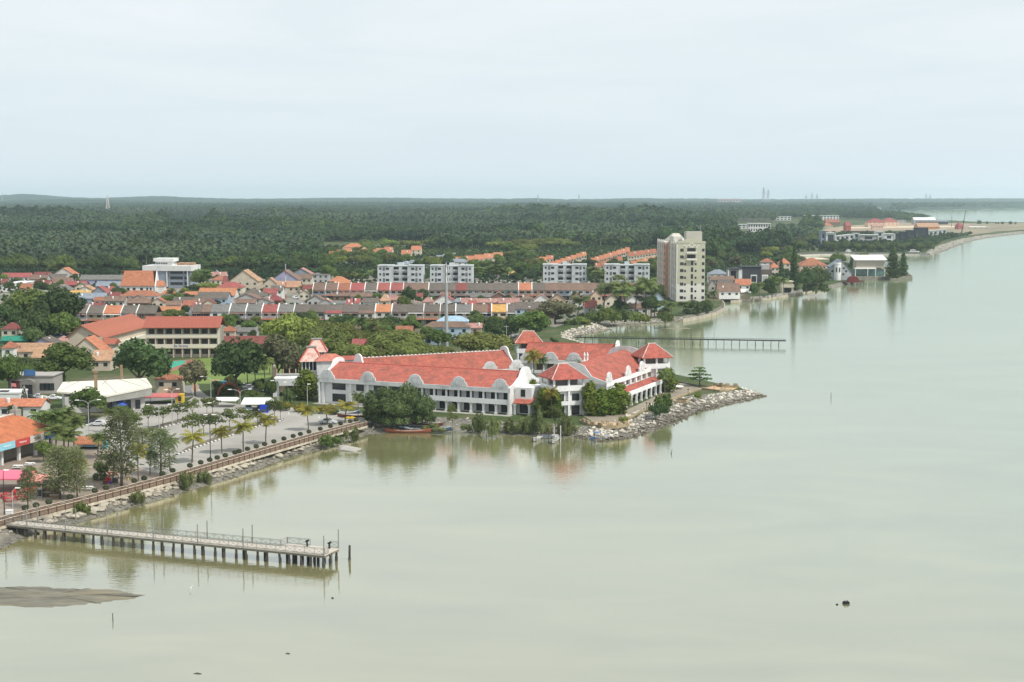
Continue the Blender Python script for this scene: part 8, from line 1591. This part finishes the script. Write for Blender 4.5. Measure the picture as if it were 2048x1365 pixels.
def boat(px, py, L_, rz, col, inner, label, z=0.0, canopy=None, beam=.16, name='fishing_boat', trim=None):
 r = empty(name, G(px, py, z), rz, label, 'boat'); st = np.linspace(-1, 1, 9); V = []; Fc = []; B = L_*beam/1.0
 for s_ in st:
  x = s_*L_/2; w_ = B*(1-abs(s_)**2.6)**.6*.5+.06; sh = .55+.55*abs(s_)**2.5; k_ = .15+.25*abs(s_)**3; V += [(x, -w_, sh), (x, -w_*.7, k_-.1), (x, 0, k_-.25), (x, w_*.7, k_-.1), (x, w_, sh)]
 for i in range(8):
  for j in range(4): Fc.append((5*i+j, 5*i+j+1, 5*i+5+j+1, 5*i+5+j))
 b = MB().raw(V, Fc); o = b.build('hull', mat('hull_'+col[0], col[1], rough=.5), r)
 b = MB(); V2 = [];
 for s_ in st: x = s_*L_/2*.94; w_ = (B*(1-abs(s_)**2.6)**.6*.5+.04)*.9; V2 += [(x, -w_, .42+.5*abs(s_)**2.5), (x, w_, .42+.5*abs(s_)**2.5)]
 b.raw(V2, [(2*i, 2*i+2, 2*i+3, 2*i+1) for i in range(8)]); b.build('deck', mat('deck_'+inner[0], inner[1]), r)
 b = MB()
 for sg in (0, 4): b.path([V[5*i+sg] for i in range(9)], [.05]*9, 5)
 b.build('gunwale', mat('trim_'+(trim or ('white', (.6, .6, .58)))[0], (trim or ('white', (.6, .6, .58)))[1]), r)
 for x in (-.25, .05, .3): b = MB(); b.box(x*L_-.12, x*L_+.12, -B*.42, B*.42, .62, .68); b.build('thwart', mat('deck_'+inner[0], ()), r)
 if canopy:
  b = MB(); c = [(-L_*.3, 1.7), (-L_*.05, 1.7), (-L_*.05, 1.85), (-L_*.3, 1.85)]; b.box(-L_*.32, -L_*.02, -B*.45, B*.45, 1.75, 1.85); b.build('canopy', mat('canopy_'+canopy[0], canopy[1]), r)
  for x in (-L_*.3, -L_*.05):
   for y in (-B*.4, B*.4): b = MB(); b.tube((x, y, .5), (x, y, 1.75), .04, n=5); b.build('canopy_post', M_STEEL, r)
 return r
RED = ('brown_red', (.20, .06, .035)); BLU = ('navy', (.04, .08, .16)); GRY = ('grey', (.34, .35, .33)); SKY = ('sky', (.16, .36, .50)); PAL = ('pale', (.55, .52, .45))
boat(816, 866, 11.5, -.05, RED, GRY, 'red brown fishing boat drawn up at the beach, nearest the left', .0, trim=('orange', (.4, .14, .05))); boat(850, 862, 13, -.02, BLU, GRY, 'long navy fishing boat behind the red brown one', .05); boat(838, 856, 8, .1, BLU, GRY, 'dark boat with a grey cabin hood at the beach', .4, canopy=('hood', (.3, .3, .29))); boat(855, 851, 8.5, -.35, RED, PAL, 'narrow brown boat lying on the beach behind the others', .9)
boat(718, 834, 11, .05, RED, PAL, 'red brown boat stored on the car park edge by the trees', GZ, beam=.2, trim=('white', (.6, .6, .58))); boat(693, 829, 7, .1, BLU, PAL, 'navy boat with white rim stored beside the red brown one', GZ, beam=.22); boat(648, 828, 8.5, .0, SKY, PAL, 'sky blue boat stored by the low hedge', GZ, beam=.2); boat(636, 824, 6.5, .1, BLU, GRY, 'dark blue boat behind the sky blue boat', GZ)
r = empty('plastic_kayak', G(700, 838, GZ), .2, 'small yellow kayak beside the stored red brown boat', 'kayak'); b = MB(); b.path([(-1.4, 0, .2), (-.7, 0, .25), (.7, 0, .25), (1.4, 0, .2)], [.08, .34, .34, .08], 10); b.build('hull', mat('yellow_plastic', (.6, .4, .03)), r); b = MB(); b.lathe([(.2, .5), (.25, .56), (.18, .6)], 10); b.build('seat_rim', BLK and mat('black_plastic', ()), r)
boat(1110, 884, 7.5, 1.35, ('weathered', (.30, .29, .27)), GRY, 'weathered grey boat tied between tall poles at the mangrove edge', 0, canopy=('hood', ())); boat(1076, 880, 6.5, 1.2, GRY, PAL, 'small pale boat with stakes left of the weathered boat', 0); boat(1201, 879, 5.5, .5, ('blue_hull', (.05, .14, .36)), GRY, 'small boat with a bright blue hood below the headland wall', 0, canopy=('blue', (.05, .16, .5)))
for k, (x, yb, yt) in enumerate(((1108, 884, 852), (1121, 884, 851))): stake(x, yb, yt, .12, 'tall pale pole at the %s side of the weathered grey boat' % ['left', 'right'][k], 0, 'mooring_pole', m=mat('pale_pole', (.5, .49, .46)))
for k, x in enumerate((1066, 1072, 1082, 1090, 1097, 1102, 1126, 1134, 1148, 1160, 1172, 1183, 1190, 1205, 1237)):
 stake(x, 884+(k % 3)*2+(4 if x > 1180 else 0), 868+(k % 4)*3, .07, 'dark thin mooring stake in the shallows below the mangroves', .05*((k % 3)-1)); tag(bpy.data.objects[-1] if False else COL.objects[-1], None, None, 'mooring stakes below the mangroves')
r = empty('fish_trap', G(1098, 878, 0), 0, 'dark net-hung stake platform between the moored boats', 'fish trap'); part_box(r, 'platform', mat('dark_timber', ()), -2, 2, 0, 2.5, 1.2, 1.35); b = MB(); b.hexa([(-2,.1,.1),(2,.1,.1),(2,.16,.1),(-2,.16,.1)], [(-2,.1,1.19),(2,.1,1.19),(2,.16,1.19),(-2,.16,1.19)]); b.build('net', mat('net_grey', (.16, .18, .19)), r)
for x in (-1.9, -.6, .7, 1.9): b = MB(); b.tube((x, .3, -1), (x, .3, 2.2), .08, n=6); b.build('post', mat('dark_timber', ()), r)
def lamp(px, yb, yt, label, arms=1, rz=0, m=None, reach=2.2):
 g = G(px, yb, GZ); h = (yb-yt)/(F/g.y); r = empty('street_lamp', g, rz, label, 'street lamp'); m = m or mat('lamp_grey', (.42, .42, .41), rough=.5)
 b = MB(); b.tube((0, 0, 0), (0, 0, h-.8), .10, .07, 8); b.tube((0, 0, 0), (0, 0, .5), .17, .15, 8); b.build('pole', m, r)
 for s_ in ([1, -1] if arms == 2 else [1]):
  b = MB(); b.path([(0, 0, h-.85), (s_*reach*.25, 0, h-.3), (s_*reach*.65, 0, h-.05), (s_*reach, 0, h)], [.06, .05, .045, .04], 6); b.build('arm', m, r); b = MB(); b.hexa([(s_*reach-.15, -.18, h-.06), (s_*reach+.75*s_, -.14, h-.02), (s_*reach+.75*s_, .14, h-.02), (s_*reach-.15, .18, h-.06)] if s_ > 0 else [(s_*reach+.75*s_, -.14, h-.02), (s_*reach+.15, -.18, h-.06), (s_*reach+.15, .18, h-.06), (s_*reach+.75*s_, .14, h-.02)], [(s_*reach-.15, -.16, h+.14), (s_*reach+.75*s_, -.1, h+.1), (s_*reach+.75*s_, .1, h+.1), (s_*reach-.15, .16, h+.14)] if s_ > 0 else [(s_*reach+.75*s_, -.1, h+.1), (s_*reach+.15, -.16, h+.14), (s_*reach+.15, .16, h+.14), (s_*reach+.75*s_, .1, h+.1)]); b.build('lamp_head', WHITE(), r)
lamp(178, 876, 799, 'double-armed grey street lamp right of the palm cluster', 2, .2); lamp(319, 880, 808, 'double-armed street lamp standing in the middle of the car park', 2, .1); lamp(345, 852, 778, 'straight grey lamp post at the upper kerb', 2, .5, reach=1.2); lamp(422, 800, 753, 'curved single-arm street lamp by the access road', 1, math.pi); lamp(481, 846, 778, 'double-armed street lamp before the white gabled shelter', 2, .15); lamp(399, 876, 806, 'grey lamp post behind the flat-topped young tree', 1, .3); lamp(555, 816, 761, 'street lamp left of the hotel porte-cochere', 1, math.pi, reach=1.0); lamp(558, 822, 764, 'second street lamp in front of the porte-cochere', 1, 0, reach=1.4)
lamp(615, 822, 768, 'plain grey post with no arm by the hotel column tree', 1, 0, reach=.2)
DKL = mat('lamp_black', (.03, .03, .032), rough=.5)
lamp(421, 918, 828, 'tall black lamp post on the boardwalk edge in the car park corner', 2, 0, DKL, .6); lamp(9, 1030, 938, 'tall black lamp post at the left edge near the pier', 1, 0, DKL, .3); lamp(26, 1028, 975, 'pale post with a hanging bracket near the pier end', 1, 0, None, .7)
r = empty('pier_gate_box', G(19, 1036, GZ), 0, 'white service box where the pier meets the boardwalk', 'service box'); b = MB(); b.box(-.55, .55, -.4, .4, 0, 1.3); b.build('cabinet', WHITE(), r); b = MB(); b.box(-.6, .6, -.45, .45, 1.3, 1.4); b.build('lid', WHITE(), r)
for k, (x, y) in enumerate(((543, 832), (547, 834), (577, 829), (638, 836))): b = MB(); b.lathe([(.22, 0), (.2, .08), (.1, .1), (.03, .7)], 8); tag(b.build('traffic_cone', WHITE(), None, loc=G(x, y, GZ+.03)), 'white traffic cone on the car park paving by the tent end', 'cone', 'white traffic cones')
for k, (x, yb, yt) in enumerate(((1013, 700, 650), (600, 600, 575), (738, 560, 543), (870, 590, 566))): g = G(x, yb, GZ); h = (yb-yt)/(F/g.y); r = empty('utility_pole', g, .4, ['pale utility pole on the lane right of the front terrace', 'utility pole on the lane below the antenna mast', 'thin pole above the red back terrace roofs', 'thin pole behind the long back terrace'][k], 'pole'); b = MB(); b.tube((0, 0, 0), (0, 0, h), .14, .1, 6); b.build('pole', CONC(), r); b = MB(); b.box(-.9, .9, -.06, .06, h-.7, h-.55); b.build('cross_arm', CONC(), r)
# ================================================================== TREES OF THE TOWN
def T(rows, label, group):
 for q in rows: tree(q[0], q[1], q[2], q[3], q[4], q[5] if len(q) > 5 else label, group)
T([('broad',128,130,686,772,'largest round tree behind the white winged roof'),('broad',18,70,704,790,'round street tree at the left edge by the arched building'),('dark',280,136,676,796,'wide forked tree right of the white winged roof, by the school'),('mass',62,40,735,776,'dark tree between the two left street trees')], '', 'big street trees by the school')
T([('dark',472,126,676,792,'big rain tree beside the school field'),('dry',390,66,716,792,'olive brown tree by the field edge'),('dry',556,100,668,778,'brownish rain tree left of the steep bleached roofs'),('lime',582,130,624,712,'bright lime green rain tree above the big school tree'),('rain',640,118,648,722,'deep green rain tree behind the steep bleached roofs'),('rain',668,96,640,700,'rain tree right of the lime green one'),('rain',705,104,682,738,'rain tree behind the pale link roofs'),('rain',790,128,656,714,'dusky rain tree over the dull red shed'),('rain',818,116,682,738,'yellow green rain tree behind the front long roof'),('rain',770,70,694,736,'low rain tree behind the middle of the rear wing'),('rain',962,148,660,722,'wide dark rain tree behind the back pavilion, right of the steel mast'),('dark',990,48,636,684,'round dark tree above the wide rain tree'),('broad',1062,92,620,682,'tree group by the cove, left of the stone spit'),('dry',1110,100,598,648,'brownish tree mass above the cove'),('dark',1022,40,632,680,'dark tree beside the lane right of the front terrace'),('rain',880,60,690,724,'rain tree at the foot of the steel mast'),('lime',540,40,690,750,'bright green slim tree left of the stone pylon'),('lime',600,60,712,756,'light green hedge tree behind the entrance halls'),('green_palm',512,36,712,780,'palm left of the hotel entrance, by the parked cars'),('green_palm',530,34,706,785,'taller palm just left of the stone pylon'),('green_palm',496,34,722,778,'palm below the big rain tree'),('broad',545,30,752,805,'green tree beside the porte-cochere post'),('mass',576,24,770,812,'small dark tree under the porte-cochere')], '', 'trees between the school and the hotel')
T([('dark',120,120,572,682,'huge dark tree in the left district'),('broad',52,110,576,668,'spreading tree mass at the left edge, left of the huge dark tree'),('dark',20,60,600,672,'darker tree at the far left edge'),('mass',75,80,610,690,'bushy trees below the huge dark tree'),('broad',128,70,622,690,'pale green trees left of the school gable'),('mass',70,50,645,704,'bushes left of the lilac gable'),('dark',80,36,560,592,'round dark tree among the left roofs'),('dark',150,22,548,566,'small round tree left of the long grey hall'),('dark',236,30,574,598,'dark tree left of the orange hall'),('broad',330,30,590,612,'green tree right of the rust red hip'),('broad',355,36,584,614,'tree clump right of the orange hall'),('green_palm',345,18,575,600,'yellowish palm beside the orange hall'),('broad',345,58,618,646,'tree between the terrace rows behind the school roof'),('broad',400,50,538,580,'tree right of the grey blue block'),('coconut',415,34,536,580,'palm-like tree right of the grey blue block'),('lime',416,48,564,584,'bright green bushes behind the long orange roof'),('dark',452,26,586,606,'dark tree right of the long orange roof'),('broad',455,44,628,668,'tree in front of the white terrace houses'),('broad',500,40,640,664,'green bushes right of the school'),('dark',505,24,660,700,'small tree in front of the dull maroon roof'),('lime',455,30,655,672,'bush beside the school end wall'),('dark',370,20,610,636,'tree by the narrow red roof')], '', 'trees of the left district')
T([('dark',818,34,572,614,'tall dark tree between the terrace rows'),('dark',846,26,578,602,'dark round tree right of the tall one between the rows'),('broad',808,30,590,622,'lower green tree between the terrace rows'),('dark',700,36,628,668,'dark tree in front of the front terrace, below the red extension'),('dark',778,52,630,662,'dark tree below the orange front terrace house'),('broad',822,40,630,668,'lighter tree right of the dark one below the orange terrace house'),('coconut',724,28,630,690,'palm in front of the white extension of the front terrace'),('coconut',745,26,640,690,'palm beside the rust brown hipped roof'),('broad',860,30,590,614,'bush behind the front terrace, right part'),('broad',655,40,530,566,'dense tree above the left end of the back terrace row'),('coconut',705,34,540,574,'palm above the red back terrace roofs'),('coconut',725,30,545,574,'second palm above the red back terrace roofs'),('coconut',750,36,535,574,'coconut palm left of the first flats'),('coconut',960,40,530,572,'coconut palm right of the second flats'),('coconut',985,44,526,572,'taller coconut palm between the second and third flats'),('coconut',1005,36,534,572,'coconut palm left of the third flats'),('coconut',1190,34,530,576,'palm between the third and fourth flats'),('coconut',1200,30,538,578,'second palm between the third and fourth flats'),('coconut',1238,30,548,580,'palm before the fourth flats'),('dark',1030,30,545,570,'low tree by the yellow canopy house'),('broad',1310,40,520,556,'tree between the fourth flats and the tower'),('coconut',1290,28,520,550,'palm behind the fourth flats')], '', 'trees round the flats and terraces')
T([('coconut',1206,46,562,632,'coconut palm by the red shore house, leftmost of the tall group'),('coconut',1232,46,556,634,'second coconut palm of the shore group'),('coconut',1252,52,568,636,'spreading coconut palm in the middle of the shore group'),('coconut',1270,40,562,632,'coconut palm behind the spreading one'),('coconut',1292,54,550,636,'tallest coconut palm of the shore group'),('coconut',1155,44,590,634,'coconut palm leaning over the brownish trees'),('coconut',1308,40,598,636,'coconut palm behind the lone mangrove'),('dark',1240,40,600,636,'dark tree at the foot of the shore palms'),('dark',1302,44,590,636,'dark tree left of the tower foot'),('coconut',1345,30,602,636,'small coconut palm below the tower'),('coconut',1368,30,600,632,'small palm at the foot of the tower front'),('dark',1318,40,570,606,'dark tree against the tower flank'),('mass',1385,44,596,628,'dense hedge trees below the tower front'),('mass',1412,30,598,624,'hedge tree at the right foot of the tower'),('mass',1330,30,612,634,'bushes by the tower side wall')], '', 'shore palms and trees near the tower')
for x, w, yt, yb, k_ in ((1210,44,612,646,'green'),(1240,36,616,646,'dark'),(1188,40,626,646,'green'),(1262,40,622,646,'green'),(1285,36,626,645,'lime'),(1226,30,624,648,'green'),(1170,30,632,648,'lime'),(1150,26,636,650,'green')): shrub(k_, x, w, yt, yb, 'green shrub in the thicket behind the cove stones', 'shrubs behind the cove stones')
rs = np.random.RandomState(21)
def scatter(n, x0, x1, y0, y1, kinds, wr, ar, label, group, avoid=()):
 k = 0; tries = 0
 while k < n and tries < n*20:
  tries += 1; x = x0+(x1-x0)*rs.rand(); y = y0+(y1-y0)*rs.rand()
  if any(a < x < b_ and c < y < d_ for a, b_, c, d_ in avoid): continue
  S = F/G(x, y, GZ).y; w = (wr[0]+(wr[1]-wr[0])*rs.rand())*S; h = (ar[0]+(ar[1]-ar[0])*rs.rand())*S; tree(kinds[rs.randint(len(kinds))], x, w, y-h, y, label, group); k += 1
BR = ['broad', 'dark', 'mass', 'rain']
scatter(26, -10, 280, 541, 549, BR, (11, 17), (9, 15), 'tall edge tree of the wood behind the left district', 'wood edge behind the left district')
scatter(16, 390, 660, 542, 550, BR, (11, 17), (9, 15), 'edge tree of the wood behind the beige gables', 'wood edge behind the beige gables')
scatter(26, 650, 900, 520, 548, ['broad', 'dark', 'rain', 'rain', 'lime'], (11, 18), (8, 13), 'tree in the grove behind the first flats', 'grove behind the flats', ((795, 910, 500, 536),))
scatter(22, 880, 1080, 518, 560, ['broad', 'dark', 'rain'], (10, 16), (7, 12), 'tree in the grove behind the second and third flats', 'grove between the flats', ((855, 945, 540, 580), (1084, 1176, 540, 580)))
scatter(22, 700, 1060, 496, 512, ['rain', 'lime', 'broad'], (15, 26), (8, 13), 'pale green tree of the low grove beyond the grey estate', 'pale grove beyond the estates', ((740, 1000, 500, 520),))
scatter(26, 1020, 1330, 484, 500, ['rain', 'lime', 'broad', 'lime'], (16, 28), (9, 15), 'pale green rounded tree on the rise behind the orange estate', 'pale trees behind the orange estate')
scatter(18, 1000, 1320, 536, 548, ['broad', 'dark', 'mass'], (9, 14), (7, 11), 'tree between the orange estate and the flats', 'trees below the orange estate')
scatter(34, 1415, 1600, 505, 545, ['broad', 'dark', 'lime', 'mass', 'dry'], (9, 16), (7, 12), 'garden tree on the wooded slope behind the shore houses', 'slope behind the shore houses', ((1480, 1550, 520, 545),))
scatter(26, 1415, 1650, 470, 504, ['broad', 'dark', 'lime', 'dry', 'broad'], (14, 22), (9, 14), 'tree of the open wood between the tower and the canal', 'open wood by the canal', ((1470, 1520, 462, 492), (1495, 1560, 478, 500)))
scatter(10, 1560, 1640, 452, 474, ['broad', 'dark'], (18, 26), (10, 15), 'tree beside the far white terraces', 'trees by the far terraces')
scatter(14, 1790, 1850, 436, 444, ['dark', 'mass'], (22, 32), (9, 14), 'dark tree by the far sheds', 'trees by the far sheds')
scatter(26, 0, 440, 560, 612, ['broad', 'dark', 'mass', 'lime'], (5, 9), (4, 7), 'small garden tree among the roofs of the left district', 'garden trees of the left district', ((230, 330, 570, 592),))
scatter(22, 440, 700, 560, 608, ['broad', 'dark', 'mass'], (4, 8), (4, 6), 'small garden tree among the roofs in the middle of the town', 'garden trees in the middle of the town')
scatter(20, 700, 1200, 588, 610, ['broad', 'dark'], (4, 7), (3.5, 5), 'small yard tree between the two terrace rows', 'yard trees between the terraces')
scatter(24, 420, 1030, 646, 668, ['broad', 'dark', 'mass', 'lime'], (5, 10), (4, 7), 'roadside tree in front of the front terrace', 'trees in front of the front terrace', ((840, 945, 640, 676),))
scatter(16, 660, 900, 686, 706, ['rain', 'rain', 'broad'], (9, 14), (6, 8), 'rain tree of the belt behind the rear hotel wing', 'rain trees behind the hotel')
scatter(8, 660, 780, 668, 684, ['rain', 'broad'], (8, 13), (6, 8), 'tree beside the dull red shed', 'trees by the dull red shed')
scatter(12, 30, 110, 735, 775, ['broad', 'mass'], (5, 8), (4, 6), 'small tree behind the left street trees', 'small trees behind the street trees')
scatter(10, 400, 560, 770, 800, ['broad', 'mass', 'dark'], (3, 5), (2.5, 4), 'clipped hedge tree along the access road', 'hedge trees along the access road')
def scrub():
 bpy.context.view_layer.update(); B = []
 for o in bpy.data.objects:
  if o.type == 'MESH' and o.parent and o.name.split('.')[0] in ('wall', 'lower_wall', 'rear_wall', 'doorway', 'porch_roof', 'front_block', 'pole', 'body'):
   c = np.array([tuple(o.matrix_world @ Vector(q)) for q in o.bound_box]); B.append((c[:, 0].min(), c[:, 0].max(), c[:, 1].min(), c[:, 1].max()))
 B = np.array(B); rs = np.random.RandomState(31); P = []; S = []
 for y0, y1, sp, s0, s1 in ((560, 980, 5.6, .16, .36), (980, 1500, 5.2, .28, .62), (1500, 2400, 8, .4, .8)):
  hf = .38*y1; x, y = np.meshgrid(np.arange(-hf, hf, sp), np.arange(y0, y1, sp)); x = x.ravel()+rs.normal(size=x.size)*2; y = y.ravel()+rs.normal(size=y.size)*2
  px = 1024+F*x/y; py = YH+F*(HC-GZ)/y; ok = (abs(px-1024) < 1100) & on_land(x, y) & on_land(x+9, y) & on_land(x-6, y-14)
  ok &= (rs.rand(x.size) < np.where(py > 552, .55, .95)) & ~((px > 1640) & (py < 472)) & ~((px > 570) & (px < 645) & (py > 575) & (py < 608)) & ~((px > 1600) & (py < 530) & (py > 503)) & ~((px > 1770) & (py > 530))
  for a, b_, c, d in CLEAR: ok &= ~((px > a) & (px < b_) & (py > c) & (py < d) & (py < 495))
  x, y = x[ok], y[ok]; h = np.ones(x.size, bool)
  for a, b_, c, d in B: h &= ~((x > a-3) & (x < b_+3) & (y > c-5) & (y < d+2))
  x, y = x[h], y[h]; P.append(np.stack([x, y, np.full(x.size, GZ-.4)], 1)); py = YH+F*(HC-GZ)/y; S.append((s0+(s1-s0)*rs.rand(x.size)**1.5)*np.where((py > 495) & (py < 548), .55, 1))
 P = np.concatenate(P); S = np.concatenate(S); n = len(P); mass('scrub', 'low green scrub and garden bushes between the houses and below the trees', KIT[0], P, S, rs.randint(0, 3, n), rs.rand(n)*6.283)
scrub()
# ================================================================== HAZE (the humid air over the coast)
hb = MB(); hb.box(-6400, 6400, -300, 13650, -5, 125)
hm_ = bpy.data.materials.new('humid_air'); hm_.use_nodes = True; t = hm_.node_tree; t.nodes.remove(t.nodes['Principled BSDF'])
pv = N(t, 'ShaderNodeVolumePrincipled'); pv.inputs['Color'].default_value = (.72, .90, 1.0, 1); pv.inputs['Density'].default_value = 5.4e-5; pv.inputs['Anisotropy'].default_value = .1
t.links.new(pv.outputs[0], t.nodes['Material Output'].inputs['Volume'])
tag(hb.build('haze', hm_), kind='stuff')
